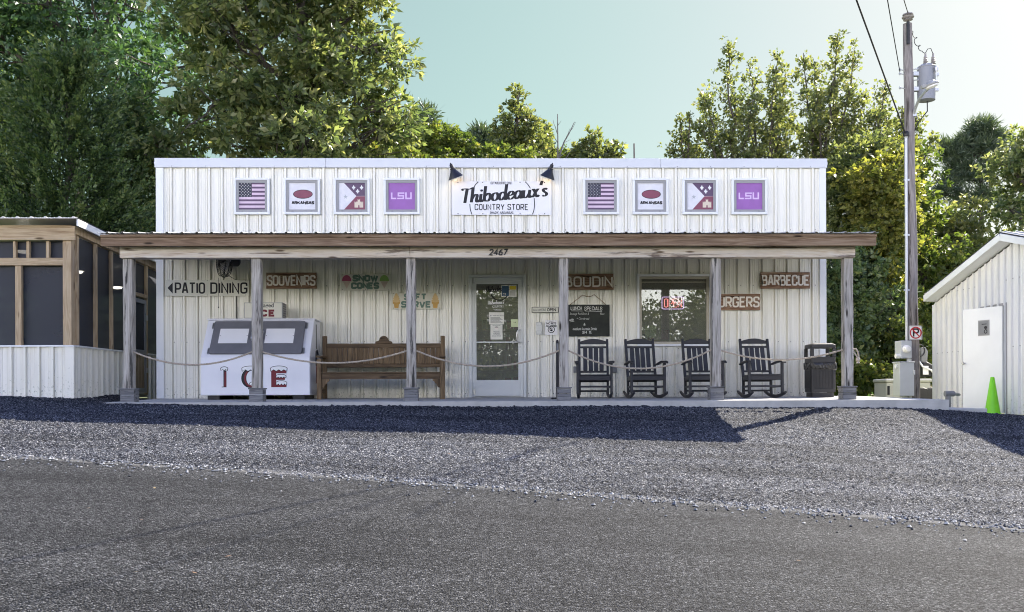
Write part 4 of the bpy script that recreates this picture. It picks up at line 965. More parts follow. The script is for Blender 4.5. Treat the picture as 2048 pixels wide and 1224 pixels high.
def shelf(x, y, w_, h_, lab, seed):
    t = thing("display_shelf", lab, "shelf", (x, y, .005)); mb = MB(); r = random.Random(seed)
    for s in (-1, 1): mb.box(x+s*w_/2-.02, x+s*w_/2+.02, y-.2, y+.2, .005, h_)
    for k in range(4): z = .15+k*(h_-.3)/3; mb.box(x-w_/2+.021, x+w_/2-.021, y-.2, y+.2, z, z+.03)
    mb.build("frame", M['fascia_wood'], t)
    mb = MB()
    for k in range(4):
        z = .181+k*(h_-.3)/3; q = x-w_/2+.06
        while q < x+w_/2-.14:
            ww, hh = r.uniform(.06,.13), r.uniform(.1,.26); mb.box(q, q+ww, y-.15, y+.1, z, z+hh, r.randrange(3)); q += ww+r.uniform(.01,.06)
    mb.build("goods", [M['cream'], M['mag'], M['blue_print']], t)
shelf(X(1000), 2.2, 1.3, 1.5, "goods shelf standing inside behind the glass door", 1)
shelf(X(1330), 2.6, 1.6, 1.3, "goods shelf standing inside behind the picture window", 2)

# ------------------------------------------------------------------ wall fan
c = at(449, 521, -.36); t = thing("wall_fan", "black caged fan on the wall above the PATIO DINING sign", "fan", (c.x, 0, c.z))
mb = MB(); mb.box(c.x-.06, c.x+.06, -.05, -.02, c.z+.10, c.z+.30); mb.tube([(c.x,-.03,c.z+.2),(c.x+.02,-.16,c.z+.16),(c.x+.05,-.28,c.z+.03)], .022, 8); mb.build("bracket", M['black'], t)
FM = Matrix.Translation(c) @ Matrix.Rotation(R(-57), 4, 'Z')
mb = MB(); mb.M = FM; Rr = .30
for q in (-.06, .0, .06):
    rr = Rr*(1 if q == 0 else .93); mb.tube([(rr*math.cos(a), q, rr*math.sin(a)) for a in np.linspace(0, 6.2832, 33)], .007, 5, cap=False)
for s in (-1, 1):
    mb.tube([(.12*math.cos(a), s*.085, .12*math.sin(a)) for a in np.linspace(0, 6.2832, 21)], .004, 4, cap=False)
    for k in range(36):
        a = k/36*6.2832; mb.tube([(.05*math.cos(a), s*.095, .05*math.sin(a)), (.2*math.cos(a), s*.085, .2*math.sin(a)), (Rr*.97*math.cos(a), s*.03, Rr*.97*math.sin(a))], .0028, 4, cap=False)
mb.build("cage", M['black'], t)
mb = MB(); mb.M = FM; mb.lathe([(.0,-.11),(.05,-.105),(.055,-.09),(.055,.09),(.09,.10),(.09,.24),(.06,.27),(.0,.275)], n=18, axis='y', cap=False); mb.build("motor", M['black'], t, smooth=True)
for k in range(3):
    mb = MB(); mb.M = FM @ Matrix.Rotation(k*2.0944+.5, 4, 'Y'); mb.add([(.04,-.03,-.03),(.04,.02,.04),(.25,.03,.11),(.26,-.04,-.10),(.04,-.027,-.03),(.04,.023,.04),(.25,.033,.11),(.26,-.037,-.10)], [(0,1,2,3),(7,6,5,4),(0,4,5,1),(1,5,6,2),(2,6,7,3),(3,7,4,0)]); mb.build("blade", M['steel'], t)
mb = MB(); p0 = at(452, 548, -.2); p1 = at(472, 560, -.03); mb.tube([p0, p1, (p1.x+.005, -.028, at(478, 637, -.028).z)], .006, 6); mb.build("cable", M['ink'], t)
mb = MB(); p0 = at(437, 556, -.36); mb.tube([p0, (p0.x, p0.y, at(437, 612, -.36).z)], .003, 5); q = at(437, 613, -.36); mb.cyl(q, q+Vector((0,0,-.03)), .01, .008, 8); mb.build("pull_cord", M['ink'], t)

# ------------------------------------------------------------------ ice chest
M['enamel'] = paint("white_enamel", (0.78,0.78,0.82), 0.04, 2, 0.35); M['ice_door'] = paint("grey_insulated_door", (0.15,0.15,0.165), 0.12, 6, 0.5); M['ice_red'] = plain("dark_red_letter", (0.16,0.012,0.02), 0.5)
y0 = -1.05; fx0, fx1 = at(401, 760, y0).x, at(619.5, 760, y0).x
t = thing("ice_chest", "white slant front ice chest with two grey doors and snow capped red ICE letters", "ice chest", ((fx0+fx1)/2, y0, 0))
y1 = -.62; yb = -.10; zb0 = .055; zk = at(510, 715, y0).z; ztp = at(510, 640.5, y1).z
prof = [(y0, zb0), (y0, zk), (y1, ztp), (yb, ztp), (yb, zb0)]
mb = MB(); mb.prism([(p[0], p[1]) for p in prof], (fx0,0,0), (0,1,0), (0,0,1), (fx1-fx0,0,0)); mb.box(fx0-.012, fx1+.012, y1-.03, yb+.005, ztp+.002, ztp+.03)
mb.build("body", M['enamel'], t, bevel=.012, segs=2)
mb = MB()
for x in (fx0+.2, fx1-.2, (fx0+fx1)/2): mb.box(x-.1, x+.1, y0+.06, yb-.05, -.025, zb0-.002)
mb.build("foot", M['black'], t)
sd = Vector((0, y1-y0, ztp-zk)); SLn = sd.length; sd.normalize(); nn = Vector((0, -sd.z, sd.y)); ux = Vector((1,0,0))
W = fx1-fx0
for a, b_, hs, lab in ((.075, .478, 1, None), (.522, .925, -1, None)):
    o = Vector((fx0+a*W, y0, zk)) + sd*(.075*SLn) + nn*.003; dw, dh = (b_-a)*W, .86*SLn
    mb = MB(); mb.prism(fillet([(0,0,.03),(dw,0,.03),(dw,dh,.03),(0,dh,.03)], True), o, ux, sd, nn*.045); dr = mb.build("door", M['ice_door'], t, bevel=.008, segs=2)
    mb = MB(); off = .17*dw if hs > 0 else .12*dw; mb.prism([(off,.30*dh),(off+.66*dw,.30*dh),(off+.66*dw,.75*dh),(off,.75*dh)], o+nn*.046, ux, sd, nn*.004)
    for q in (.02, .64):
        for _ in (0,): 
            c = o + ux*(off+q*dw) + sd*(.53*dh) + nn*.050; mb.cyl(c, c+nn*.004, .008, .006, 6, 1)
    mb.build("label_plate", [M['sign_white'], M['screw']], dr)
    mb = MB(); hx = dw-.05 if hs > 0 else .05; q = lambda v_, k: o + ux*hx + sd*(v_*dh) + nn*k
    mb.tube([q(.40,.04), q(.41,.085), q(.46,.095), q(.58,.095), q(.63,.085), q(.64,.04)], .013, 10); mb.build("handle", M['steel'], dr, smooth=True)
    for v_ in (.10, .88):
        mb = MB(); c = o + ux*(-.02 if hs > 0 else dw+.02) + sd*(v_*dh); mb.bar(c - sd*.06, c + sd*.06, .035, .05, nn); mb.build("hinge", M['steel'], dr, bevel=.006)
mb = MB(); yy = y0-.0015; zc0, zc1 = at(500, 774.5, y0).z, at(500, 736, y0).z; hh = zc1-zc0
def P3(pts, m, lay=0, yy=yy): mb.prism(pts, (0, yy-.0012*lay, 0), (1,0,0), (0,0,1), (0,-.0012,0), m)
def cap(xa, xb, zt, th, n=3, side=0):                                  # snow lying on a letter, black outline under white
    for g, m, lay in ((.010, 2, 1), (0, 0, 2)):
        top = ellipse((xa+xb)/2, zt-.01, (xb-xa)/2+g+.008, th*.55+g, 14, 0, math.pi); k = n*2+1
        bot = [(lerp(xa-g, xb+g, i/(k-1)), zt-th*(.35 if i % 2 else .75)-g) for i in range(k)]
        P3(top + bot, m, lay)
E0, E1 = at(542.5,760,y0).x, at(573,760,y0).x; ew = E1-E0
P3([(E0,zc0),(E0+ew,zc0),(E0+ew,zc0+.24*hh),(E0+.33*ew,zc0+.24*hh),(E0+.33*ew,zc0+.38*hh),(E0+.9*ew,zc0+.38*hh),(E0+.9*ew,zc0+.60*hh),(E0+.33*ew,zc0+.60*hh),(E0+.33*ew,zc0+.72*hh),(E0+ew,zc0+.72*hh),(E0+ew,zc1),(E0,zc1)], 1)
cap(E0, E1, zc1, .07*1.0); cap(E0+.36*ew, E0+.93*ew, zc0+.60*hh, .05); cap(E0+.36*ew, E0+.98*ew, zc0+.25*hh, .06)
I0, I1 = at(447,760,y0).x, at(453,760,y0).x
P3([(I0-.03,zc0),(I1,zc0),(I1,zc1-.04),(I0,zc1-.04),(I0,zc0+.012),(I0-.03,zc0+.012)], 2); P3([(I0+.012,zc0+.012),(I1,zc0+.012),(I1,zc1-.06),(I0+.02,zc1-.06)], 1, 1); cap(I0-.035, I1+.012, zc1, .05, 2)
cx = at(503,760,y0).x
mb.ribbon([(cx+.13*math.cos(a), (zc0+zc1)/2-.01+.45*hh*math.sin(a)) for a in np.linspace(1.1, 5.4, 22)], [.03+.055*abs(math.cos(a)) for a in np.linspace(1.1,5.4,22)], (0,yy,0), (1,0,0), (0,0,1), (0,-.001,0), False, 2)
mb.ribbon([(cx+.11*math.cos(a), (zc0+zc1)/2-.01+.42*hh*math.sin(a)) for a in np.linspace(2.2, 5.0, 16)], .03, (0,yy-.002,0), (1,0,0), (0,0,1), (0,-.001,0), False, 1)
cap(cx-.15, cx+.13, zc1, .07); cap(cx-.02, cx+.12, zc0+.22*hh, .05, 2)
for k, (za, zb_) in enumerate(((.62, .95), (.16, .42))):                # letters again down the end panel
    mb.box(fx1+.001, fx1+.003, -.50, -.44, lerp(.05,ztp,za)-.0, lerp(.05,ztp,zb_), 1 if k else 2)
mb.tube([(fx1+.004,-.36,lerp(.05,ztp,.55)),(fx1+.004,-.42,lerp(.05,ztp,.60)),(fx1+.004,-.52,lerp(.05,ztp,.58)),(fx1+.004,-.54,lerp(.05,ztp,.45)),(fx1+.004,-.50,lerp(.05,ztp,.40))], .02, 6, 2)
mb.build("lettering", [M['white'], M['ice_red'], M['ink']], t)
y = -.60; a, b_ = at(488.5, 620, y), at(565, 620, y); z0 = ztp+.033; z1 = at(526, 605, y).z
t = thing("ice_sign_box", "small lit box sign reading Packaged ICE standing on the white ice chest", "sign", ((a.x+b_.x)/2, y, z0))
mb = MB(); mb.box(a.x, b_.x, y, y+.30, z0, z1)
for k in range(7): zz = lerp(z0, z1, (k+.5)/7); mb.box(b_.x+.001, b_.x+.006, y+.04, y+.27, zz-.008, zz+.004, 1)
mb.build("housing", [M['vinyl'], M['screw']], t, bevel=.006)
mb = MB(); mb.box(a.x+.012, b_.x-.012, y-.006, y-.001, z0+.012, z1-.012); mb.build("face", M['cream'], t)
mb = MB(); xm = (a.x+b_.x)/2; fonttext(mb, "Packaged", xm, z1-.083, .10, y-.008, 1, 'CENTER', 1.0, 0, 0, .002); write(mb, "ICE", xm-.10, xm+.19, z0+.03, z0+.155, y-.007, .30, .35, .003, 0)
mb.build("lettering", [M['ice_red'], M['ink']], t)

# ------------------------------------------------------------------ bench
yf, yb = -.98, -.42
t = thing("bench", "long brown wooden bench with boarded back and scalloped crest against the wall", "bench", (X(762, -.7, 790), -.7, 0))
blx, brx = X(649.5, yb, 700), X(885.5, yb, 700); flx, frx = X(639, yf, 760), X(885, yf, 760); pw = .075
zs = lambda py, y: at(762, py, y).z
G = -.012
for x, nm in ((blx, 0), (brx, 0)):
    mb = MB(); mb.box(x-pw/2, x+pw/2, yb-.03, yb+.045, G-.006, zs(672, yb)); mb.build("leg", M['bench_z'], t, bevel=.006)
for x in (flx, frx):
    mb = MB(); mb.box(x-.04, x+.04, yf-.04, yf+.04, -.026, zs(717, yf)-.002); mb.build("leg", M['bench_z'], t, bevel=.006)
for xa, xb in ((flx, blx), (frx, brx)):
    mb = MB(); z = zs(715, yf); vs = [(xa-.05, yf-.06, z), (xa+.05, yf-.06, z), (xb+.05, yb-.031, z+.012), (xb-.05, yb-.031, z+.012)]
    mb.add(vs + [(p[0], p[1], p[2]+.035) for p in vs], [(0,3,2,1),(4,5,6,7),(0,1,5,4),(1,2,6,5),(2,3,7,6),(3,0,4,7)]); mb.build("armrest", M['bench_x'], t, bevel=.006)
    mb = MB(); mb.bar((xa, yf+.04, .36), (xb, yb-.03, .37), .035, .09); mb.bar((xa, yf+.04, .12), (xb, yb-.03, .12), .035, .06); mb.build("side_rail", M['bench_x'], t)
xl, xr = blx+pw/2, brx-pw/2; xm = (xl+xr)/2
mb = MB(); mb.box(xl, xr, yb-.02, yb+.03, zs(696, yb), zs(687, yb)); mb.build("top_rail", M['bench_x'], t, bevel=.005)
mb = MB(); zt = zs(687, yb)+.001; sc = 116.0
cr = [(-17,0),(-16.5,3),(-14,4.5),(-11,5),(-9,7),(-8,10),(-6,13),(-3,14.5),(0,15),(3,14.5),(6,13),(8,10),(9,7),(11,5),(14,4.5),(16.5,3),(17,0)]
mb.prism([(p[0]/112, p[1]/112) for p in cr], (xm, yb-.015, zt), (1,0,0), (0,0,1), (0,.04,0)); mb.build("crest", M['bench_x'], t, bevel=.004)
mb = MB(); mb.box(xl, xr, yb-.02, yb+.03, zs(735, yb), zs(727.3, yb)); mb.build("lower_rail", M['bench_x'], t, bevel=.005)
nb = 22; bw = (xr-xl)/nb
for k in range(nb):
    mb = MB(); d = random.uniform(-.002,.002); mb.box(xl+k*bw+.0025, xl+(k+1)*bw-.0025, yb-.008+d, yb+.014+d, zs(727.3, yb)+.001, zs(696, yb)-.001); o = mb.build("back_board", M['bench_z'], t, bevel=.003)
mb = MB(); mb.box(flx+.041, frx-.041, yf-.025, yf+.02, zs(758, yf), zs(747, yf)); mb.build("front_rail", M['bench_x'], t, bevel=.005)
mb = MB(); zz = zs(747, yf)
for k in range(5): mb.box(flx+.02, frx-.02, yf-.035+k*.112, yf+.07+k*.112, zz+.002, zz+.024)
mb.build("seat", M['bench_x'], t, bevel=.004)
for x, s in ((flx+.041, 1), (frx-.041, -1)):
    mb = MB(); z = zs(758, yf)-.001; mb.prism([(0,0),(.13*s,0),(.125*s,-.03),(.095*s,-.05),(.09*s,-.075),(.06*s,-.085),(.05*s,-.12),(.03*s,-.145),(0,-.15)], (x, yf-.018, z), (1,0,0), (0,0,1), (0,.03,0)); mb.build("corner_bracket", M['bench_z'], t)

# ------------------------------------------------------------------ slim black stand behind a post
a = at(1115, 790, -1.35); b_ = at(1114.5, 681, -1.35)
t = thing("floor_stand", "slim black floor stand half hidden behind a porch post right of the door", "stand", (a.x, -1.35, -.027))
mb = MB(); mb.box(a.x-.024, a.x+.024, -1.375, -1.325, .0, b_.z-.02); mb.cyl((a.x,-1.35,b_.z-.025), (a.x,-1.35,b_.z+.01), .026, .018, 12); mb.build("pole", M['black'], t, bevel=.006)
mb = MB(); mb.box(a.x-.11, a.x+.10, -1.45, -1.25, -.027, .0); mb.build("base", M['black'], t, bevel=.008)
mb = MB(); mb.box(a.x-.016, a.x+.016, -1.385, -1.376, b_.z-.16, b_.z-.05); mb.build("plate", M['grey_box'], t, bevel=.003)

# ------------------------------------------------------------------ rocking chairs
def rocking_chair(label):
    t = thing("rocking_chair", label, "rocking chair", (0,0,0), "black rocking chairs in a row on the porch", True)
    m = M['dark_poly']; bw, fwid = .245, .285
    lean = lambda z: .20 + (z-.36)*.26                                 # y of the back posts: they rake backwards
    ry = lambda q: 1.25 - math.sqrt(1.25**2 - q*q)
    for s in (-1, 1):
        mb = MB(); N = 12; ys = np.linspace(-.42, .50, N); vs, fs = [], []
        for i, q in enumerate(ys):
            xx = s*lerp(fwid, bw, (q+.42)/.92); z = ry(q-.02); hgt = .055*(1-.35*abs((q-.04)/.46)**3)
            vs += [(xx-.019, q, z), (xx+.019, q, z), (xx+.019, q, z+hgt), (xx-.019, q, z+hgt)]
            if i: fs += [((i-1)*4+k, (i-1)*4+(k+1)%4, i*4+(k+1)%4, i*4+k) for k in range(4)]
        fs += [(3,2,1,0), (N*4-4, N*4-3, N*4-2, N*4-1)]; mb.add(vs, fs); mb.build("rocker", m, t, bevel=.005)
        mb = MB(); mb.bar((s*fwid, -.26, ry(-.26)+.05), (s*fwid, -.25, .605), .042, .055, (0,1,0)); mb.build("front_leg", m, t, bevel=.005)
        mb = MB(); pts = [(s*bw, .17, ry(.17)+.05), (s*bw, .19, .36), (s*bw, lean(.7), .7), (s*bw, lean(1.03), 1.035)]
        for i in range(3): mb.bar(pts[i], pts[i+1], .040, .05, (0,1,0))
        mb.build("back_post", m, t, bevel=.005)
        mb = MB(); vs, fs = [], []; N = 9
        for i in range(N):
            u_ = i/(N-1); q = lerp(-.33, lean(.56)-.01, u_); wd = .046*(1 - .42*u_)*(.75 if i == 0 else 1); z = .61 + .016*math.sin(u_*3.1) - (.022 if i == 0 else 0) - .04*u_; xx = s*lerp(fwid+.012, bw+.035, u_)
            vs += [(xx-wd, q, z), (xx+wd, q, z), (xx+wd, q, z+.026), (xx-wd, q, z+.026)]
            if i: fs += [((i-1)*4+k, (i-1)*4+(k+1)%4, i*4+(k+1)%4, i*4+k) for k in range(4)]
        fs += [(3,2,1,0), (N*4-4, N*4-3, N*4-2, N*4-1)]; mb.add(vs, fs); mb.build("armrest", m, t, bevel=.006)
        mb = MB(); mb.bar((s*fwid, -.23, .20), (s*bw, .165, .19), .022, .035); mb.bar((s*fwid, -.235, .345), (s*bw, .17, .335), .024, .07); mb.build("side_rail", m, t)
    mb = MB(); mb.box(-fwid+.022, fwid-.022, -.285, -.258, .305, .385); mb.build("front_apron", m, t, bevel=.004)
    mb = MB(); mb.box(-bw+.02, bw-.02, .165, .19, .28, .345); mb.build("rear_apron", m, t)
    mb = MB()
    for k in range(7):
        q = -.30 + k*.072; wd = lerp(fwid-.024 if k else fwid-.024, bw-.022, k/6); dz = -.018*math.sin(k/6*3.14) - .01*k/6
        mb.box(-wd, wd, q, q+.062, .387+dz, .405+dz)
    mb.build("seat", m, t, bevel=.004)
    for z, q, wd in ((.20, -.25, fwid-.02), (.125, .165, bw-.02)):
        mb = MB(); mb.box(-wd, wd, q-.012, q+.012, z-.016, z+.016); mb.build("stretcher", m, t, bevel=.004)
    for z in (.463, .895):
        mb = MB(); mb.box(-bw+.02, bw-.02, lean(z)-.014, lean(z)+.014, z-.017, z+.017); mb.build("back_rail", m, t, bevel=.004)
    mb = MB(); q = lean(.98); n = 14; poly = [(-bw+.02,.95),(bw-.02,.95)] + [(lerp(bw-.02, -bw+.02, k/n), 1.0+.045*math.sin(k/n*math.pi)) for k in range(n+1)]
    mb.prism(poly, (0, q-.014, 0), (1,0,0), (0,0,1), (0,.028,0)); mb.build("crest", m, t, bevel=.004)
    sw = .073
    for k in range(4):
        xx = (k-1.5)*.094; mb = MB(); mb.bar((xx, lean(.48), .482), (xx, lean(.88), .877), sw, .016, (0,1,0)); mb.build("slat", m, t, bevel=.003)
    return t
CH = [(1183.5, -4, "black slatted rocking chair under the chalkboard, nearest the door"), (1282, 5, "black slatted rocking chair in front of the left half of the picture window"),
      (1395, 4, "black slatted rocking chair partly hidden behind a porch post"), (1509.5, 3, "black slatted rocking chair standing alone left of the litter bin")]
proto = rocking_chair(CH[0][2]); ycb = -.95
for i, (px, rz, lab) in enumerate(CH):
    c = at(px, 690, ycb+.36); pos = (c.x, ycb, -.019)
    if i == 0: proto.location = pos; proto.rotation_euler.z = R(rz)
    else: dup(proto, pos, R(rz), lab)

# ------------------------------------------------------------------ litter bin
M['bin'] = paint("dark_brown_plastic", (0.028,0.026,0.024), 0.25, 4, 0.55, 0, 0.1, 60); M['bag'] = paint("black_bag", (0.03,0.028,0.026), 0.3, 8, 0.28)
yc = -.62; c = at(1640, 790, yc); t = thing("litter_bin", "dark brown square litter bin with open hood and black bag by the right wall corner", "bin", (c.x, yc, -.012), None, True, R(-3))
h = .215; zt = at(1640, 687, yc).z + .012
def ringbox(mb, hx, z0, z1, hx1=None, mat=0):
    hx1 = hx if hx1 is None else hx1; a = fillet([(-hx,-hx,.06),(hx,-hx,.06),(hx,hx,.06),(-hx,hx,.06)], True); n = len(a); s = hx1/hx
    mb.add([(p[0],p[1],z0) for p in a] + [(p[0]*s,p[1]*s,z1) for p in a], [tuple(range(n))[::-1], tuple(range(n,2*n))] + [(i,(i+1)%n,n+(i+1)%n,n+i) for i in range(n)], mat)
mb = MB(); ringbox(mb, h-.018, .0, .085); ringbox(mb, h, .088, .56); 
for ang in (0, 90, 180, 270):
    mb.M = Matrix.Rotation(R(ang), 4, 'Z')
    for k in range(12): x = lerp(-.14, .14, k/11); mb.box(x-.007, x+.007, -h-.006, -h+.001, .16, .47)
    rect_frame(mb, -.165, .165, .14, .49, .012, -h-.009, -h+.001)
mb.M = None; mb.build("body", M['bin'], t, bevel=.003)
mb = MB(); z0 = .60
ringbox(mb, h+.004, z0, .705)
for sx in (-1,1):
    for sy in (-1,1): mb.box(sx*(h+.003)-(.055 if sx > 0 else 0), sx*(h+.003)+(0 if sx > 0 else .055), sy*(h+.003)-(.055 if sy > 0 else 0), sy*(h+.003)+(0 if sy > 0 else .055), .706, zt-.085)
ringbox(mb, h+.006, zt-.084, zt-.025, h+.004); ringbox(mb, h+.002, zt-.0245, zt, h-.06)
mb.build("hood", M['bin'], t, bevel=.004, smooth=False)
mb = MB(); vs, fs = [], []; rnd = random.Random(3); n = 64
for j, (o_, z) in enumerate(((.004, .60), (.020, .585), (.024, .55), (.016, .50), (.004, .495))):
    for k in range(n):
        a = k/n*2*math.pi; ca, sa = math.cos(a), math.sin(a); mx = max(abs(ca), abs(sa)); rr = (h+.0)/mx; rr = min(rr, (h)*1.30)
        rr += o_ + (rnd.uniform(-.008, .014) if 0 < j < 4 else 0); vs.append((ca*rr, sa*rr, z + (rnd.uniform(-.018,.018) if j in (1,2,3) else 0) + (-.045*max(0, ca-.2) if j >= 2 else 0)))
for j in range(4):
    for k in range(n): fs.append((j*n+k, j*n+(k+1)%n, (j+1)*n+(k+1)%n, (j+1)*n+k))
mb.add(vs, fs); mb.build("bin_bag", M['bag'], t)

# ------------------------------------------------------------------ ropes between the posts
M['rope'] = paint("manila_rope", (0.43,0.37,0.29), 0.25, 30, 0.9)
RY = PY - .03
ROPES = [(0,1,703.5,703.5,729.5,"rope swag between the far left post and the post before the ice chest"), (1,2,703.5,702,726,"rope swag in front of the ice chest corner and long bench"),
         (2,3,701,701,732.5,"rope swag across the glass door"), (3,4,701,699.5,737,"rope swag in front of the left three rocking chairs"), (4,5,700.5,699,719.5,"rope swag in front of the litter bin")]
for i, j, pa, pb, pm, lab in ROPES:
    A = Vector((PX[i]+.075, RY, Z(pa, RY, 1024) if False else at(POSTS[i][1], pa, RY).z)); B = Vector((PX[j]-.075, RY, at(POSTS[j][0], pb, RY).z))
    zm = at((POSTS[i][1]+POSTS[j][0])/2, pm, RY).z; sag = (A.z+B.z)/2 - zm
    t = thing("rope", lab, "rope", tuple((A+B)/2), "rope swags strung between the porch posts"); mb = MB(); N = 260; ln = B.x-A.x
    cen = [Vector((lerp(A.x,B.x,k/N), RY, lerp(A.z,B.z,k/N) - sag*4*(k/N)*(1-k/N))) for k in range(N+1)]
    for s in range(3):
        pts = [c + Vector((0, math.cos(s*2.0944 + 2*math.pi*c.x/.075), math.sin(s*2.0944 + 2*math.pi*c.x/.075)))*.0075 for c in cen]
        mb.tube(pts, .0085, 5)
    mb.build("strand", M['rope'], t, smooth=True)
    if j == 5:
        k = PX[5]; mb = MB(); z = B.z
        mb.tube([(k+.07,RY,z),(k+.12,RY-.02,z+.01),(k+.155,RY-.02,z-.04),(k+.165,RY-.02,z-.11),(k+.15,RY-.02,z-.15)], .014, 8); mb.lathe([(.004,.03),(.032,.01),(.036,-.02),(.02,-.045),(.03,-.07)], (k+.155,RY-.02,z-.15), 10); mb.tube([(k+.08,RY,z-.01),(k+.11,RY-.02,z-.07),(k+.15,RY-.02,z-.14)], .012, 8)
        mb.build("knotted_end", M['rope'], t, smooth=True)
# ------------------------------------------------------------------ screened patio room
PXW = at(147, 690, -1.3).x; PF = -1.3; PB = 6.2
GZ = at(147, 790, PF).z
M['screen'] = None
def screen_mat():
    m, t, b, o = nodes("insect_screen")
    b.inputs["Base Color"].default_value = (0.019,0.023,0.035,1); b.inputs["Roughness"].default_value = 0.6
    tr = t.nodes.new("ShaderNodeBsdfTransparent"); mx = t.nodes.new("ShaderNodeMixShader")
    n = noise(t, mapped(t, (1,1,1)), 1.3, 3); mr = t.nodes.new("ShaderNodeMapRange"); mr.inputs[3].default_value = 0.80; mr.inputs[4].default_value = 0.92
    t.links.new(n.outputs[0], mr.inputs[0]); t.links.new(mr.outputs[0], mx.inputs[0])
    t.links.new(tr.outputs[0], mx.inputs[1]); t.links.new(b.outputs[0], mx.inputs[2]); t.links.new(mx.outputs[0], o.inputs[0]); return m
M['screen'] = screen_mat()
patio = thing("patio_room", "screened timber patio room with low white metal walls and sloping roof left of the store", "patio room", (PXW, PF, GZ))
zP = lambda py, px=70: at(px, py, PF).z
xP = lambda px: at(px, 600, PF).x
XL = -11.2
# side wall helper: the wall plane x = PXW runs away from the camera
yS = lambda px, py=650: atx(px, py, PXW).y
zS = lambda px, py: atx(px, py, PXW).z
rail = zP(690.5)
ra, rb_ = atx(128, 445, PXW+.16), atx(315, 530, PXW+.16)
rslope = (rb_.z-ra.z)/(rb_.y-ra.y)
roofz = lambda y: zP(452) + .06 + rslope*(y-PF)
mb = MB(); siding(mb, XL, PXW, GZ-.12, rail-.03, PF, xP(68/3.06)); mb.box(PXW-.11, PXW+.02, PF-.03, PF-.0275, GZ-.12, rail-.03)
for px in (28,108,185,262,343): 
    c = at(px/3.06, 782, PF); mb.cyl((c.x,PF-.02,c.z),(c.x,PF-.03,c.z),.009,.007,6,1)
mb.build("front_skirt", [M['siding'], M['screw']], patio)
mb = MB(); mb.M = Matrix(((0,-1,0,PXW),(1,0,0,0),(0,0,1,0),(0,0,0,1)))
yd0, yd1 = yS(268), yS(292)
siding(mb, PF+.02, yd0-.05, GZ-.12, rail-.03, 0, .03); siding(mb, yd1+.05, PB, GZ-.12, rail-.03, 0, .03); mb.M = None
mb.build("side_skirt", M['siding'], patio)
mb = MB(); mb.box(XL, PXW+.03, PF-.045, PF+.10, rail-.03, rail); mb.build("rail", M['trim'], patio, bevel=.004)
mb = MB(); mb.box(PXW-.09, PXW+.04, PF+.101, yd0-.05, rail-.03, rail); mb.box(PXW-.09, PXW+.04, yd1+.05, PB, rail-.03, rail); mb.build("rail", M['trim'], patio, bevel=.004)
zt = zP(481); zh0, zh1 = zP(530.6), zP(515.6)
def stud(x0, x1, y0, y1, z0, z1): 
    mb = MB(); mb.box(x0, x1, y0, y1, z0, z1); return mb.build("stud", M['pine'], patio, bevel=.004)
c0, c1 = xP(126), xP(143.5)
mb = MB(); mb.box(c0, c1, PF-.01, PF+.14, rail+.001, zt+.05); mb.build("corner_post", M['pine'], patio, bevel=.006)
for a, b_ in ((25.5,31),(52,58),(91.5,98)): stud(xP(a), xP(b_), PF+.01, PF+.08, zh1+.001, zt)
for a, b_ in ((29.5,42),): stud(xP(a), xP(b_), PF+.01, PF+.08, rail+.001, zh0-.001)
for a in (-70, -150, -240): stud(xP(a), xP(a+12), PF+.01, PF+.08, rail+.001, zh0-.001); stud(xP(a), xP(a+6), PF+.01, PF+.08, zh1+.001, zt)
mb = MB(); mb.box(XL, c0-.002, PF, PF+.10, zh0, zh1); mb.build("header", M['pine_x'], patio, bevel=.004)
mb = MB(); mb.box(XL-.1, PXW+.05, PF-.05, PF-.012, zt+.001, zP(457)); mb.build("fascia_board", M['pine_x'], patio, bevel=.004)
mb = MB(); mb.box(XL, c0-.001, PF+.09, PF+.094, rail, zt); mb.build("screen", M['screen'], patio)
mb = MB(); mb.add([(PXW-.05, PF+.15, rail), (PXW-.05, yd0-.04, rail), (PXW-.05, yd0-.04, roofz(yd0)-.2), (PXW-.05, PF+.15, roofz(PF)-.2)], [(0,1,2,3)])
mb.add([(PXW-.05, yd1+.04, rail), (PXW-.05, PB, rail), (PXW-.05, PB, roofz(PB)-.2), (PXW-.05, yd1+.04, roofz(yd1)-.2)], [(0,1,2,3)])
mb.add([(PXW-.05, yd0-.04, zS(280,597)), (PXW-.05, yd1+.04, zS(280,597)), (PXW-.05, yd1+.04, roofz(yd1)-.2), (PXW-.05, yd0-.04, roofz(yd0)-.2)], [(0,1,2,3)])
mb.build("screen", M['screen'], patio)
for px0, px1 in ((144.5,150),(190,196),(222,227)): 
    y0, y1 = yS(px0), yS(px1); mb = MB(); ym = (y0+y1)/2; mb.bar((PXW-.02, max(ym, PF+.17), rail+.002), (PXW-.02, max(ym, PF+.17), roofz(ym)-.16), .07, .055, (1,0,0)); mb.build("stud", M['pine'], patio, bevel=.004)
for ym in (yd0-.06, yd1+.06, yd1+1.1, yd1+2.2): mb = MB(); mb.bar((PXW-.02, ym, rail+.002 if ym > yd1+.5 else GZ), (PXW-.02, ym, roofz(ym)-.16), .07, .055, (1,0,0)); mb.build("stud", M['pine'], patio, bevel=.004)
mb = MB(); mb.bar((PXW, PF-.01, roofz(PF)-.125), (PXW, PB, roofz(PB)-.125), .075, .13); mb.build("top_plate", M['pine'], patio, bevel=.004)
mb = MB(); zz = zS(280, 597)+.03; mb.box(PXW-.055, PXW+.03, yd0-.02, yd1+.02, zz, zz+.07); mb.build("header", M['pine'], patio, bevel=.004)
mb = MB(); mb.bar((PXW+.16, PF-.2, roofz(PF-.2)-.045), (PXW+.16, PB+.2, roofz(PB+.2)-.045), .03, .115); mb.build("rake_trim", M['trim'], patio, bevel=.004)
mb = MB(); P = profile(XL-.15, PXW+.17, xP(20), ROOFRIB); n = len(P)
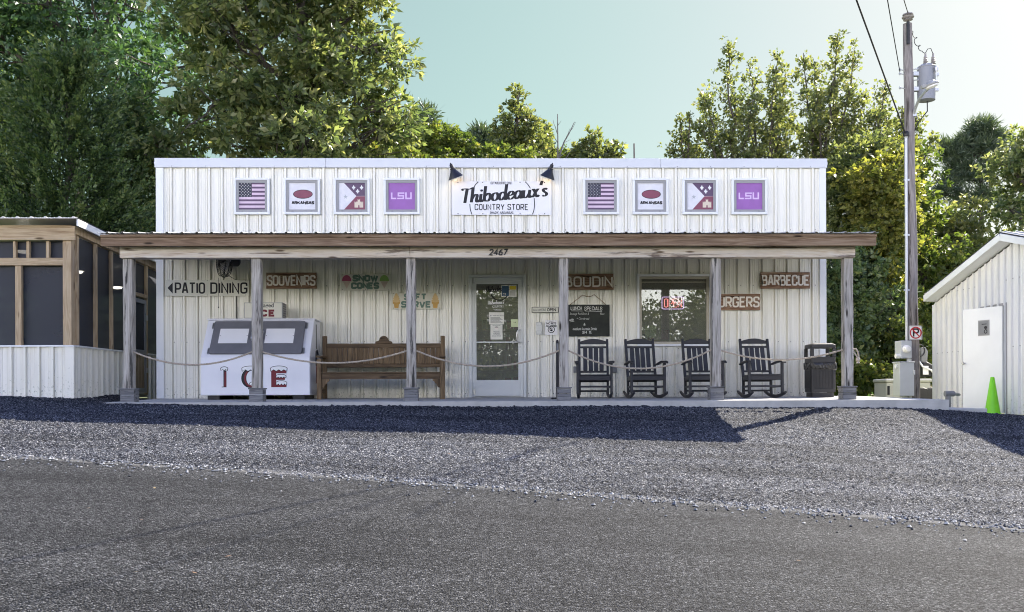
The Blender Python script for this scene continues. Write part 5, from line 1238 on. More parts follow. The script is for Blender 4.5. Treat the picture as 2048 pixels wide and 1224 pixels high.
vs = [(p[0], yy, roofz(yy)+.035-p[1]) for yy in (PF-.22, PB+.25) for p in P] + [(p[0], yy, roofz(yy)+.02) for yy in (PF-.22, PB+.25) for p in P]
mb.add(vs, [(i,i+1,n+i+1,n+i) for i in range(n-1)] + [(2*n+i,3*n+i,3*n+i+1,2*n+i+1) for i in range(n-1)] + [(i,2*n+i,2*n+i+1,i+1) for i in range(n-1)]); mb.build("roof_sheet", M['roofmetal'], patio)
for k in range(6):
    y = lerp(PF+.1, PB, k/5); mb = MB(); mb.box(XL, PXW-.06, y-.02, y+.02, roofz(y)-.17, roofz(y)-.03); mb.build("rafter", M['pine_x'], patio)
mb = MB(); mb.box(XL, PXW-.1, PF+.12, PB, GZ-.05, GZ+.03); mb.build("floor", M['concrete'], patio)
mb = MB(); siding(mb, XL, PXW, GZ, rail, PB, 0); mb.add([(XL,PF,GZ),(XL,PB,GZ),(XL,PB,rail),(XL,PF,rail)], [(0,1,2,3)]); mb.build("rear_skirt", M['siding'], patio)
mb = MB(); mb.add([(XL,PB-.02,rail),(PXW,PB-.02,rail),(PXW,PB-.02,roofz(PB)-.1),(XL,PB-.02,roofz(PB)-.1)], [(0,1,2,3)]); mb.build("screen", M['screen'], patio)
mb = MB(); z0, z1 = GZ+.04, zS(280, 598); w_ = .07
for a, b_ in ((yd0, yd0+w_), (yd1-w_, yd1)): mb.box(PXW-.04, PXW+.01, a, b_, z0, z1)
for a, b_ in ((z1-.08, z1), (rail-.02, rail+.06), (z0, z0+.09)): mb.box(PXW-.04, PXW+.01, yd0+w_, yd1-w_, a, b_)
dr = mb.build("door", M['vinyl'], patio, bevel=.004)
mb = MB(); mb.box(PXW-.02, PXW-.017, yd0+w_, yd1-w_, rail+.06, z1-.08); mb.build("door_screen", M['screen'], dr)
mb = MB(); mb.box(PXW-.038, PXW-.034, yd0+w_, yd1-w_, z0+.09, rail-.02, 0)
for k in range(6): y = lerp(yd0+w_+.05, yd1-w_-.05, k/5); mb.box(PXW-.03, PXW-.005, y-.03, y+.03, z0+.092, rail-.022, 1)
mb.build("door_panel", [M['ink'], M['pine']], dr)
for z in (z1-.35, z0+.45): mb = MB(); mb.box(PXW+.011, PXW+.03, yd1-.05, yd1+.03, z-.05, z+.05); mb.build("hinge", M['steel'], dr)
M['lampglow'] = emit("lit_lamp_glass", (1.0, 0.93, 0.80), 3.0)
for i, (px, py, d, lab) in enumerate(((48, 502, 16.9, "lit white hanging lamp behind the front screen of the patio room"), (154, 542.5, 19.0, "lit white hanging lamp behind the side screen, nearer of two"), (234, 574, 21.6, "small lit hanging lamp deepest inside the patio room"))):
    c = atd(px, py, d); c.x = min(c.x, PXW-.35); t = thing("ceiling_lamp", lab, "lamp", tuple(c), "lit lamps inside the patio room")
    mb = MB(); mb.lathe([(.02,.10),(.05,.09),(.14,.0)], c, 20, cap=False); mb.cyl(c+Vector((0,0,.09)), Vector((c.x, c.y, roofz(c.y)-.05)), .008, .008, 6); mb.build("lamp_shade", M['white'], t)
    mb = MB(); mb.lathe([(.12,.01),(.10,-.035),(.01,-.05)], c, 20); mb.build("diffuser", M['lampglow'], t, smooth=True)
t = thing("patio_table", "dark table inside the screened patio room", "table", (-9.3, 1.6, GZ+.03)); mb = MB(); mb.box(-9.9,-8.7,1.2,2.0,GZ+.74,GZ+.78); mb.build("tabletop", M['fascia_wood'], t)
for sx in (-9.8,-8.8):
    for sy in (1.3,1.9): mb = MB(); mb.box(sx-.03,sx+.03,sy-.03,sy+.03,GZ+.03,GZ+.739); mb.build("leg", M['fascia_wood'], t)

# ------------------------------------------------------------------ shed with its door ajar
SHX = 9.62
M['shed'] = siding_mat("shed_siding", (0.80,0.80,0.79), 0.6)
hin = atx(2012, 828, SHX); yc = atx(1868, 700, SHX).y
Zs = lambda px, py, x=SHX: atx(px, py, x)
rg = atx(2000, 466, SHX-.28); ev = atx(1848, 590, SHX-.28); sl_ = (rg.z-ev.z)/(ev.y-rg.y)
base = hin.z
shed = thing("shed", "white ribbed metal shed with its gable end and door facing the store", "shed", (SHX, rg.y, base))
ztop = lambda y: rg.z - .16 - sl_*abs(y-rg.y)
yf = rg.y - (yc-rg.y)
dW = .93; dy0, dy1 = hin.y, hin.y + dW; dz = base + 2.05
mb = MB(); mb.M = Matrix(((0,1,0,SHX),(1,0,0,0),(0,0,1,0),(0,0,0,1)))
siding(mb, yf, dy0, base, ztop, 0, yc-.12); siding(mb, dy0, dy1, dz, ztop, 0, yc-.12); siding(mb, dy1, rg.y if rg.y > dy1 else dy1, base, ztop, 0, yc-.12); siding(mb, max(rg.y, dy1), yc, base, ztop, 0, yc-.12)
for py_, ya, yb in ((0,0,0),):
    for z in (atx(1882,706,SHX).z, atx(1914.5,582,SHX).z):
        k = 0
        while yf + k*RP < yc:
            q = yf + k*RP + .06
            if z < ztop(q)-.05 and not (dy0 < q < dy1): mb.cyl((q,-.003,z),(q,-.01,z),.009,.007,6,1)
            k += 1
mb.M = None
mb.build("gable_wall", [M['shed'], M['screw']], shed)
mb = MB(); mb.add([(SHX,yc,base),(SHX+6,yc,base),(SHX+6,yc,ztop(yc)),(SHX,yc,ztop(yc))], [(0,1,2,3)]); mb.add([(SHX,yf,base),(SHX+6,yf,base),(SHX+6,yf,ztop(yf)),(SHX,yf,ztop(yf))], [(0,1,2,3)])
mb.add([(SHX+6,yf,base),(SHX+6,yc,base),(SHX+6,yc,ztop(yc)),(SHX+6,rg.y,ztop(rg.y)),(SHX+6,yf,ztop(yf))], [(0,1,2,3,4)]); mb.build("side_wall", M['shed'], shed)
mb = MB(); mb.box(SHX-.035, SHX+.05, yc-.10, yc+.012, base, ztop(yc)-.01); mb.build("corner_trim", M['trim'], shed, bevel=.004)
for s in (-1, 1):
    ye = rg.y + s*(ev.y-rg.y); x0, x1 = SHX-.28, SHX+6.2; mb = MB()
    P = profile(x0, x1, x0+.1, ROOFRIB); n = len(P)
    vs = [(p[0], rg.y, rg.z+.02-p[1]) for p in P] + [(p[0], ye, ev.z+.02-p[1]) for p in P] + [(p[0], rg.y, rg.z-.01) for p in P] + [(p[0], ye, ev.z-.01) for p in P]
    mb.add(vs, [(i,i+1,n+i+1,n+i) for i in range(n-1)] + [(2*n+i,3*n+i,3*n+i+1,2*n+i+1) for i in range(n-1)]); mb.build("roof_sheet", M['roofmetal'], shed)
    mb = MB(); mb.bar((x0, rg.y+s*.001, rg.z-.075), (x0, ye, ev.z-.075), .03, .13, (0,0,1)); mb.build("rake_trim", M['trim'], shed, bevel=.005)
    mb = MB(); vs = [(x0+.016, rg.y, rg.z-.13), (SHX, rg.y, rg.z-.13), (SHX, ye, ev.z-.13), (x0+.016, ye, ev.z-.13)]; mb.add(vs, [(0,1,2,3)]); mb.build("soffit", M['trim'], shed)
    mb = MB(); mb.box(x0, x1, min(ye, ye+s*.03), max(ye, ye+s*.03), ev.z-.14, ev.z-.012); mb.build("eave_trim", M['trim'], shed)
mb = MB(); mb.box(SHX-.01, SHX+.10, dy0-.05, dy0-.001, base, dz+.05); mb.box(SHX-.01, SHX+.10, dy1+.001, dy1+.05, base, dz+.05); mb.box(SHX-.01, SHX+.10, dy0, dy1, dz+.001, dz+.05); mb.build("door_frame", M['vinyl'], shed)
mb = MB(); mb.add([(SHX+.5,yf,base),(SHX+.5,yc,base),(SHX+.5,yc,dz+.1),(SHX+.5,yf,dz+.1)], [(0,1,2,3)]); mb.build("partition", M['inner'], shed)
DM = Matrix.Translation((SHX-.03, dy0+.01, base)) @ Matrix.Rotation(R(20.5), 4, 'Z')
M['door_white'] = paint("white_steel_door", (0.80,0.81,0.80), 0.05, 2, 0.35, 0, 0.04, 20)
mb = MB(); mb.M = DM; mb.box(-.045, 0, 0, dW-.02, .015, 2.04); dr = mb.build("door", M['door_white'], shed, bevel=.004)
mb = MB(); mb.M = DM; mb.box(-.052, -.046, .28, .54, 1.50, 1.80); mb.box(-.054, -.0525, .30, .52, 1.52, 1.78, 1)
mb.ribbon([(.36+.03*math.cos(a), 1.58+.035*math.sin(a)) for a in np.linspace(0,6.283,14,False)], .016, (-.0545,0,0), (0,1,0), (0,0,1), (-.002,0,0), True, 2); mb.prism(ellipse(.36,1.655,.035,.03,12), (-.0545,0,0), (0,1,0), (0,0,1), (-.002,0,0), 2); mb.box(-.0562,-.0545,.34,.45,1.715,1.73,2)
mb.build("door_window", [M['vinyl'], M['grey_box'], M['ink']], dr)
mb = MB(); mb.M = DM; mb.cyl((-.045,.86,.98),(-.075,.86,.98),.014,.014,10); mb.lathe([(.0,-.115),(.022,-.112),(.03,-.095),(.026,-.08),(.012,-.073)], (0,.86,.98), 14, axis='x'); mb.build("knob", M['steel'], dr, smooth=True)
M['cone_green'] = paint("fluorescent_green_plastic", (0.20,0.66,0.01), 0.06, 6, 0.4); 
def cone(c, lab, hgt=.72, marks=False):
    t = thing("traffic_cone", lab, "traffic cone", tuple(c), "green traffic cones by the shed door"); mb = MB()
    mb.lathe([(.155,.028),(.15,.04),(.135,.05),(.035,hgt-.01),(.03,hgt),(.018,hgt)], c, 28); mb.build("body", M['cone_green'], t, smooth=True)
    mb = MB(); mb.box(c.x-.19,c.x+.19,c.y-.19,c.y+.19,c.z,c.z+.026); mb.build("foot", M['cone_green'], t, bevel=.012, segs=2)
    if marks:
        mb = MB()
        for k in range(5): z = .12+k*.11; r = lerp(.135,.035,(z-.05)/(hgt-.06)); mb.tube([(c.x+(r+.003)*math.cos(a), c.y+(r+.003)*math.sin(a), c.z+z+.02*math.sin(5*a)) for a in np.linspace(2.6,4.2,8)], .012, 5)
        mb.build("marking", M['ink'], t)
cc = at(1984, 826, hin.y+.30); cc.z = -.375; d = (826-HY)/F
c1 = CAM + ray(1985, 825)*17.35; cone(Vector((c1.x, c1.y, -.374)), "bright green traffic cone standing in front of the white shed door")
c2 = CAM + ray(1931, 818)*19.6; cone(Vector((c2.x+.03, c2.y, -.40)), "green traffic cone with black markings mostly hidden behind the edge of the shed door", .70, True)
t = thing("standpipe", "short grey angled pipe rising at the shed corner behind the walk", "pipe", tuple(atd(1897, 800, 17.6)))
a, b_ = atd(1896, 788.5, 17.6), atd(1918, 789.5, 17.8); mb = MB(); mb.tube([a-Vector((0,0,.55)), a-Vector((0,0,.02))], .05, 12); mb.build("riser", M['grey_box'], t); mb = MB(); mb.tube([a+Vector((-.06,0,.01)), a+Vector((.11,0,.01))], .055, 12); mb.tube([a+Vector((.11,0,.01)), b_], .03, 10); mb.build("elbow", M['grey_box'], t)

# ------------------------------------------------------------------ utility pole and what hangs on it
PD = 20.5
M['pole'] = wood("creosoted_pole", [(0.2,(0.12,0.105,0.10)),(0.5,(0.27,0.245,0.235)),(0.8,(0.38,0.35,0.34))], 'z', 0.8, 0.85, (0.05,0.042,0.04), 0.4, False)
pb, pt = atd(1826.5, 800, PD), atd(1815.5, 48, PD)
t = pole = thing("utility_pole", "tall leaning grey wooden utility pole behind the right end of the slab", "utility pole", tuple(pb))
mb = MB(); n = 14; mb.tube([pb.lerp(pt, k/n) + Vector((.01*math.sin(k*1.3), 0, 0)) - Vector((0,0,.5 if k == 0 else 0)) for k in range(n+1)], [lerp(.142, .096, k/n) for k in range(n+1)], 18); mb.build("mast", M['pole'], pole, smooth=True)
pp = lambda py: pb.lerp(pt, (800-py)/(800-48))
M['porcelain'] = paint("grey_porcelain", (0.28,0.26,0.25), 0.1, 5, 0.25)
c = pp(60) + Vector((-.045,-.11,0)); mb = MB(); mb.bar(c-Vector((0,0,.35)), c+Vector((0,0,.14)), .05, .05); mb.build("top_bracket", M['black'], pole)
c = pp(46) + Vector((-.045,-.11,.02)); mb = MB(); mb.lathe([(.03,-.02),(.10,.0),(.07,.025),(.125,.05),(.13,.065),(.06,.08),(.115,.11),(.11,.13),(.03,.15),(.02,.18)], c, 18); mb.build("insulator", M['porcelain'], pole, smooth=True)
topins = c + Vector((0,0,.16))
for py, s in ((142,-1),(150,-1),(178,-1),(140,1),(162,1)):
    c = pp(py); mb = MB(); mb.tube([c, c+Vector((s*.2, -.02, .02))], .012, 6); mb.lathe([(.012,-.03),(.03,0),(.012,.03)], c+Vector((s*.2,-.02,.02)), 8); mb.build("bolt", M['galv'], pole)
# conduit up the left of the pole
mb = MB(); a0, a1 = atd(1813.5, 700, PD-.1), atd(1812, 275, PD-.1); mb.tube([a0, a1], .032, 10); a2 = a1+Vector((-.02,-.04,.06)); mb.tube([a1, a2], .04, 10)
for py in (360, 470, 580): q = atd(1813, py, PD-.1); mb.box(q.x-.05, q.x+.06, q.y-.02, q.y+.03, q.z-.02, q.z+.02)
mb.build("conduit", M['galv'], pole, smooth=True)
mb = MB(); mb.lathe([(.03,-.05),(.06,-.04),(.07,.02),(.05,.06),(.01,.07)], a2, 12); mb.build("weatherhead", M['black'], pole, smooth=True)
# transformer
M['tank'] = paint("grey_transformer_paint", (0.22,0.23,0.26), 0.08, 3, 0.45)
tc_ = atd(1852.5, 168, PD); tz0, tz1 = atd(1852, 201, PD).z, atd(1852, 137, PD).z
tr = thing("transformer", "grey cylindrical transformer hung on the upper right of the utility pole", "transformer", (tc_.x, tc_.y, tz0))
mb = MB(); r_ = .185; mb.lathe([(.10,tz0-.02),(r_,tz0),(r_,tz1),(r_+.008,tz1+.005),(r_+.008,tz1+.03),(r_*.7,tz1+.075),(.02,tz1+.09)], (tc_.x,tc_.y,0), 28); mb.build("tank", M['tank'], tr, smooth=True)
for z in (lerp(tz0,tz1,.35), lerp(tz0,tz1,.82)):
    mb = MB(); px_ = pp(160).x; mb.box(px_+.08, tc_.x-r_+.01, tc_.y-.05, tc_.y+.05, z-.045, z+.045); mb.box(tc_.x+r_-.01, tc_.x+r_+.09, tc_.y-.03, tc_.y+.03, z-.04, z+.04); mb.build("mounting_lug", M['galv'], tr, bevel=.006)
for dx, dz_ in ((-.03,.10),(.14,.08)):
    mb = MB(); b0 = Vector((tc_.x+dx, tc_.y-.03, tz1+.02)); prof = [(.035,0),(.03,.06)]
    for k in range(4): prof += [(.06-.006*k,.075+k*.045),(.03,.095+k*.045)]
    mb.lathe(prof+[(.02,.27),(.022,.30),(.008,.31)], b0, 14); mb.build("bushing", M['porcelain'], tr, smooth=True)
mb = MB(); b0 = Vector((tc_.x+.10, tc_.y-.15, tz1-.14)); mb.tube([b0, b0+Vector((.03,-.05,.0)), b0+Vector((.035,-.05,-.25))], .018, 8); mb.lathe([(.02,0),(.035,.02),(.035,.1),(.02,.12)], b0+Vector((.03,-.05,.0)), 10); mb.build("arrester", M['steel'], tr)
mb = MB(); h0 = pp(62)+Vector((.10,0,0)); h1 = Vector((tc_.x-.03, tc_.y-.03, tz1+.33)); pts = []
for k in range(60):
    u_ = k/59; q = h0.lerp(h1, u_) + Vector((0,0,-.16*math.sin(u_*3.14)*u_)); am = .05*math.sin(min(1,u_*1.3)*3.14) if u_ < .77 else 0
    pts.append(q + Vector((am*math.cos(u_*26), am*.5, am*math.sin(u_*26))))
mb.tube(pts, .008, 5); mb.tube([h1 + Vector((0,0,0)), h1+Vector((.05,0,.09)), h1+Vector((.12,0,.10)), Vector((tc_.x+.14, tc_.y-.03, tz1+.31))], .008, 5)
mb.tube([Vector((tc_.x+.02, tc_.y, tz0)), Vector((tc_.x+.0, tc_.y-.05, tz0-.25)), atd(1836, 245, PD-.1), pp(262)+Vector((.12,0,0))], .012, 6); mb.build("lead_wire", M['ink'], tr)
# street light on its arm
lt = thing("street_light", "small grey street light on a curved arm in front of the transformer", "street light", tuple(atd(1833, 225, PD-.2)))
A = [atd(1827,230,PD-.05), atd(1831,216,PD-.2), atd(1838,198,PD-.6), atd(1849,184,PD-.9), atd(1860,174,PD-1.1)]
mb = MB(); mb.tube(crom([tuple(p) for p in A], 4) if False else A, .03, 10); q = A[0]; mb.box(q.x-.06,q.x+.05,q.y-.05,q.y+.08,q.z-.04,q.z+.04); mb.build("arm", M['galv'], lt, smooth=True)
hd = atd(1863, 169.5, PD-1.2); mb = MB(); mb.M = Matrix.Translation(hd) @ Matrix.Rotation(R(-18), 4, 'Y'); mb.lathe([(.02,.09),(.07,.08),(.09,.05),(.14,.03),(.15,.0),(.14,-.02)], n=20); mb.box(-.22,-.08,-.05,.05,-.02,.05); mb.build("head", M['vinyl'], lt, smooth=False, bevel=.004)
mb = MB(); mb.M = Matrix.Translation(hd) @ Matrix.Rotation(R(-18), 4, 'Y'); mb.lathe([(.135,-.021),(.12,-.05),(.05,-.065),(.01,-.068)], n=20); mb.build("lens", M['sign_white'], lt, smooth=True)
# overhead wires
def wire(a, px, py, dist, lab, r=.011, sag=.12):
    far = CAM + ray(px, py)*dist; dvec = (far - a); far2 = a + dvec*2.6
    t = thing("overhead_wire", lab, "wire", tuple(a), "overhead wires running from the pole across the road"); mb = MB()
    mb.tube([a.lerp(far2, k/30) + Vector((0,0,-sag*4*(k/30)*(1-k/30))) for k in range(31)], r, 6); mb.build("cable", M['ink'], t)
wire(a2+Vector((-.03,-.03,.02)), 1713, 0, 15.0, "thick black cable dropping steeply to the pipe cap on the pole", .016, .0)
wire(pp(146)+Vector((-.2,-.02,.02)), 1775, 0, 16.0, "thin wire reaching the left side of the pole below its top", .010, .0)
wire(topins, 1808, 0, 17.5, "wire reaching the insulator on top of the pole", .010, .0)
# no parking sign, meter, boxes
t = thing("no_parking_sign", "square white no parking sign with a black P under a red ring on the pole", "sign", tuple(atd(1831, 679, PD-.2)))
c = atd(1831, 665.5, PD-.2); S_ = .145
mb = MB(); mb.prism(fillet([(-S_,-S_-.01,.03),(S_,-S_-.01,.03),(S_,S_+.01,.03),(-S_,S_+.01,.03)], True), c, (1,0,0), (0,0,1), (0,-.006,0)); mb.build("panel", M['sign_white'], t)
mb = MB(); y = c.y-.0065; O = (c.x, y, c.z)
mb.ribbon([(-.045,-.085),(-.045,.08),(.04,.08),(.06,.06),(.06,.02),(.04,0),(-.045,0)], .034, O, (1,0,0), (0,0,1), (0,-.001,0), False, 0)
mb.ribbon([(.118*math.cos(a), .118*math.sin(a)) for a in np.linspace(0,6.283,36,False)], .026, (c.x,y-.002,c.z), (1,0,0), (0,0,1), (0,-.001,0), True, 1); mb.ribbon([(-.08,.08),(.08,-.08)], .024, (c.x,y-.003,c.z), (1,0,0), (0,0,1), (0,-.001,0), False, 1)
mb.ribbon(fillet([(-S_+.012,-S_,.02),(S_-.012,-S_,.02),(S_-.012,S_,.02),(-S_+.012,S_,.02)], True), .006, O, (1,0,0), (0,0,1), (0,-.0008,0), True, 0)
mb.build("symbol", [M['ink'], plain("sign_red", (0.50,0.02,0.03), 0.5)], t)
M['box_grey'] = paint("pale_grey_enclosure", (0.50,0.52,0.55), 0.06, 4, 0.4, 0.1)
def pxbox(mb, px0, px1, py0, py1, d, dep, mat=0):
    a, b_ = atd(px0, (py0+py1)/2, d), atd(px1, (py0+py1)/2, d); z1, z0 = atd(px0, py0, d).z, atd(px0, py1, d).z; mb.box(a.x, b_.x, a.y, a.y+dep, z0, z1, mat); return a, b_, z0, z1
t = thing("electric_meter", "grey meter box with round glass dial on the pole below the no parking sign", "meter", tuple(atd(1813, 716, PD-.42)))
mb = MB(); a, b_, z0, z1 = pxbox(mb, 1802, 1824, 681, 716, PD-.42, .32); mb.build("housing", M['box_grey'], t, bevel=.01, segs=2)
c = atd(1812.5, 698, PD-.43); mb = MB(); mb.lathe([(.085,0),(.085,-.03),(.072,-.035),(.07,-.09),(.05,-.11),(.01,-.115)], c, 24, axis='y'); mb.build("dial", M['sign_white'], t, smooth=True)
mb = MB(); q = atd(1800, 712, PD-.35); mb.tube([q+Vector((-.10,0,0)), q+Vector((.03,0,0))], .05, 12); mb.build("hub", M['white'], t, smooth=True)
mb = MB(); q0, q1 = atd(1818, 717, PD-.3), atd(1818, 724, PD-.3); mb.tube([q0, q1], .05, 12); mb.build("nipple", M['galv'], t, smooth=True)
t = thing("breaker_box", "tall grey electrical box at the foot of the pole below the meter", "electrical box", tuple(atd(1817, 793, PD-.45)))
mb = MB(); pxbox(mb, 1799.5, 1829, 724, 792, PD-.45, .34); mb.build("housing", M['box_grey'], t, bevel=.01, segs=2)
mb = MB(); pxbox(mb, 1798.5, 1830, 723, 725.5, PD-.47, .38); q = atd(1828, 745, PD-.47); mb.box(q.x-.01,q.x+.02,q.y-.02,q.y+.02,q.z-.05,q.z+.05); mb.build("lid", M['box_grey'], t, bevel=.006)
mb = MB(); q = atd(1799, 732.5, PD-.3); mb.tube([q+Vector((-.09,0,0)), q+Vector((.03,0,0))], .05, 12); mb.build("hub", M['white'], t, smooth=True)
mb = MB()
for px in (1804, 1812, 1820): q = atd(px, 792, PD-.3); mb.tube([q, q-Vector((0,0,.35))], .035, 10)
mb.build("conduit", M['galv'], t)
M['gen'] = paint("beige_generator_paint", (0.50,0.49,0.43), 0.05, 3, 0.45)
GD = 23.0; t = thing("generator", "low beige standby generator with side louvres behind the pole", "generator", tuple(atd(1818, 800, GD)))
mb = MB(); a, b_, z0, z1 = pxbox(mb, 1773, 1862, 765, 806, GD, .75); mb.build("cabinet", M['gen'], t, bevel=.02, segs=2)
mb = MB(); mb.box(a.x-.03, b_.x+.03, a.y-.03, a.y+.78, z1+.002, z1+.09); mb.build("lid", M['gen'], t, bevel=.03, segs=3)
for py in (779, 784.5, 790, 795.5): mb = MB(); q0, q1 = atd(1848, py, GD), atd(1857, py, GD); mb.box(q0.x, q1.x, q0.y-.006, q0.y+.01, q0.z-.02, q0.z+.015); mb.build("louvre", M['ink'], t)
mb = MB(); q0 = atd(1777, 780, GD); mb.box(q0.x-.03,q0.x+.03,q0.y-.006,q0.y+.01,q0.z-.12,q0.z+.1); mb.build("handle", M['ink'], t)
KD = 21.6; t = thing("riding_mower", "black hood and grey seat of a riding mower behind the pole", "mower", tuple(atd(1850, 800, KD)))
a = atd(1841, 752, KD); b_ = atd(1869, 752, KD)
mb = MB(); prof = [(a.x-.06, a.z+.02), (a.x-.06, a.z+.30), (a.x+.05, a.z+.33), (b_.x-.16, a.z+.26), (b_.x-.02, a.z+.14), (b_.x+.0, a.z+.0), (a.x+.1, a.z-.03)]
mb.prism(prof, (0, a.y-.25, 0), (1,0,0), (0,0,1), (0,.5,0)); mb.build("hood", M['black'], t, bevel=.04, segs=3)
mb = MB(); q = atd(1841.5, 741, KD); mb.box(q.x-.07, q.x+.06, a.y-.262, a.y-.253, q.z-.10, q.z+.10); mb.build("decal", M['sign_white'], t)
mb = MB(); q = atd(1847, 708, KD); mb.prism([(q.x-.08,q.z-.20),(q.x+.07,q.z-.20),(q.x+.09,q.z+.06),(q.x+.03,q.z+.16),(q.x-.08,q.z+.14)], (0,q.y-.05,0), (1,0,0), (0,0,1), (0,.1,0)); mb.build("seat", M['grey_box'], t, bevel=.02, segs=2)
mb = MB(); q = atd(1839, 701, KD-.1); mb.tube([(q.x+.14*math.cos(w_), q.y+.04*math.cos(w_), q.z+.14*math.sin(w_)) for w_ in np.linspace(0,6.2832,25)], .012, 6, cap=False); mb.tube([q, q+Vector((.02,.05,-.35))], .02, 8); mb.build("steering_wheel", M['black'], t)
for px in (1845, 1862):
    q = atd(px, 785, KD+.1); mb = MB(); mb.lathe([(.05,-.08),(.18,-.07),(.20,0),(.18,.07),(.05,.08)], (q.x, q.y, -.02), 20, axis='y'); mb.build("wheel", M['black'], t, smooth=True)
mb = MB(); q = atd(1838, 722, KD-.2); mb.tube([q, atd(1845,733,KD-.3), atd(1862,740,KD-.3), atd(1871,752,KD-.3)], .02, 8); mb.build("fender_trim", M['white'], t, smooth=True)
# ------------------------------------------------------------------ trees
def leaf_mat(name, stops, trans=0.45, tcol=(1.25, 1.3, 0.55), rough=0.42, spec=0.4):
    m, t, b, o = nodes(name)
    a = attrn(t, "tone"); r = ramp(t, stops); t.links.new(a.outputs["Fac"], r.inputs[0])
    t.links.new(r.outputs[0], b.inputs["Base Color"]); b.inputs["Roughness"].default_value = rough; b.inputs["Specular IOR Level"].default_value = spec
    tr = t.nodes.new("ShaderNodeBsdfTranslucent"); t.links.new(mixc(t, 1.0, r.outputs[0], tcol, 'MULTIPLY'), tr.inputs[0])
    mx = t.nodes.new("ShaderNodeMixShader"); mx.inputs[0].default_value = trans
    t.links.new(b.outputs[0], mx.inputs[1]); t.links.new(tr.outputs[0], mx.inputs[2]); t.links.new(mx.outputs[0], o.inputs[0]); return m
M['leaf_oak'] = leaf_mat("oak_leaf", [(0.0,(0.06,0.095,0.045)),(0.45,(0.135,0.18,0.075)),(0.8,(0.24,0.27,0.115)),(1.0,(0.34,0.345,0.19))], 0.6, (1.35,1.32,0.7), 0.33, 0.6)
M['leaf_dark'] = leaf_mat("dark_leaf", [(0.0,(0.041,0.088,0.047)),(0.6,(0.074,0.142,0.068)),(1.0,(0.128,0.196,0.081))], 0.45)
M['leaf_mid'] = leaf_mat("mid_green_leaf", [(0.0,(0.06,0.10,0.06)),(0.5,(0.12,0.175,0.09)),(0.85,(0.18,0.235,0.11)),(1.0,(0.23,0.26,0.12))], 0.5)
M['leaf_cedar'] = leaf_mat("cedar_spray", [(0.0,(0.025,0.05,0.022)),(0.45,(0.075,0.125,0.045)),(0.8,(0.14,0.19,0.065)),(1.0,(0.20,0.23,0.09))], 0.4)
M['leaf_gum'] = leaf_mat("sweetgum_leaf", [(0.0,(0.075,0.105,0.045)),(0.45,(0.15,0.18,0.075)),(0.85,(0.24,0.26,0.105)),(1.0,(0.29,0.28,0.13))], 0.62, (1.4,1.35,0.7), 0.34, 0.6)
M['leaf_yellow'] = leaf_mat("yellowing_leaf", [(0.0,(0.09,0.115,0.035)),(0.5,(0.19,0.20,0.055)),(0.85,(0.30,0.28,0.08)),(1.0,(0.34,0.31,0.09))], 0.6)
M['leaf_lime'] = leaf_mat("lime_green_leaf", [(0.0,(0.06,0.095,0.03)),(0.5,(0.14,0.18,0.05)),(0.85,(0.23,0.25,0.07)),(1.0,(0.28,0.25,0.08))], 0.55)
M['needle'] = leaf_mat("pine_needle", [(0.0,(0.05,0.075,0.05)),(0.6,(0.09,0.125,0.075)),(1.0,(0.13,0.165,0.09))], 0.3)
M['bark'] = wood("tree_bark", [(0.2,(0.035,0.03,0.025)),(0.5,(0.09,0.078,0.066)),(0.8,(0.16,0.145,0.125))], 'z', 1.2, 0.95, None, 0.8, False)
M['dead'] = wood("bare_dead_wood", [(0.2,(0.10,0.09,0.085)),(0.5,(0.20,0.185,0.175)),(0.8,(0.30,0.28,0.26))], 'z', 1.2, 0.95, None, 0.5, False)

def leaf_mesh(name, C, D, size, width, mat, rng, parent, tone, droop=0.0, flat=0.5, org=(0,0,0)):
    """C: leaf bases (N,3); D: preferred directions (N,3); rhombus leaves, one face each"""
    N = len(C)
    d = D + rng.normal(0, 0.45, (N,3)); d[:,2] -= droop; d /= np.linalg.norm(d, axis=1, keepdims=True) + 1e-9
    nrm = rng.normal(0, 1, (N,3)); nrm[:,2] += flat*np.sign(rng.random(N)-.2); s = np.cross(d, nrm); s /= np.linalg.norm(s, axis=1, keepdims=True) + 1e-9
    L_ = (size*rng.uniform(.5, 1.5, N)*np.repeat(rng.uniform(.75, 1.3, N//10+1), 10)[:N])[:,None]; W_ = L_*width
    bend = np.cross(s, d)*L_*rng.normal(0, .12, (N,1))
    v = np.stack([C, C + d*L_*.45 + s*W_*.5 + bend, C + d*L_, C + d*L_*.45 - s*W_*.5 + bend], 1) - np.array(org)
    me = bpy.data.meshes.new(name)
    me.vertices.add(N*4); me.vertices.foreach_set("co", v.reshape(-1))
    me.loops.add(N*4); me.loops.foreach_set("vertex_index", np.arange(N*4, dtype=np.int32))
    me.polygons.add(N); me.polygons.foreach_set("loop_start", np.arange(0, N*4, 4, dtype=np.int32)); me.update(calc_edges=True)
    a = me.attributes.new("tone", 'FLOAT', 'FACE'); a.data.foreach_set("value", np.clip(tone + rng.normal(0, .2, N), 0, 1).astype(np.float32))
    me.materials.append(mat); o = bpy.data.objects.new(name, me); COL.objects.link(o)
    if parent: o.parent = parent
    return o
def shell(rng, lobes, n):
    """clump centres spread through ellipsoid lobes (cx,cy,cz,rx,ry,rz), denser near the surface"""
    L_ = np.array(lobes, float); vol = (L_[:,3]*L_[:,4]*L_[:,5])**.75; k = rng.choice(len(L_), n, p=vol/vol.sum())
    u = rng.normal(0, 1, (n,3)); u /= np.linalg.norm(u, axis=1, keepdims=True); r = rng.uniform(.25, 1, n)**.6
    return L_[k,:3] + u*r[:,None]*L_[k,3:], u, k
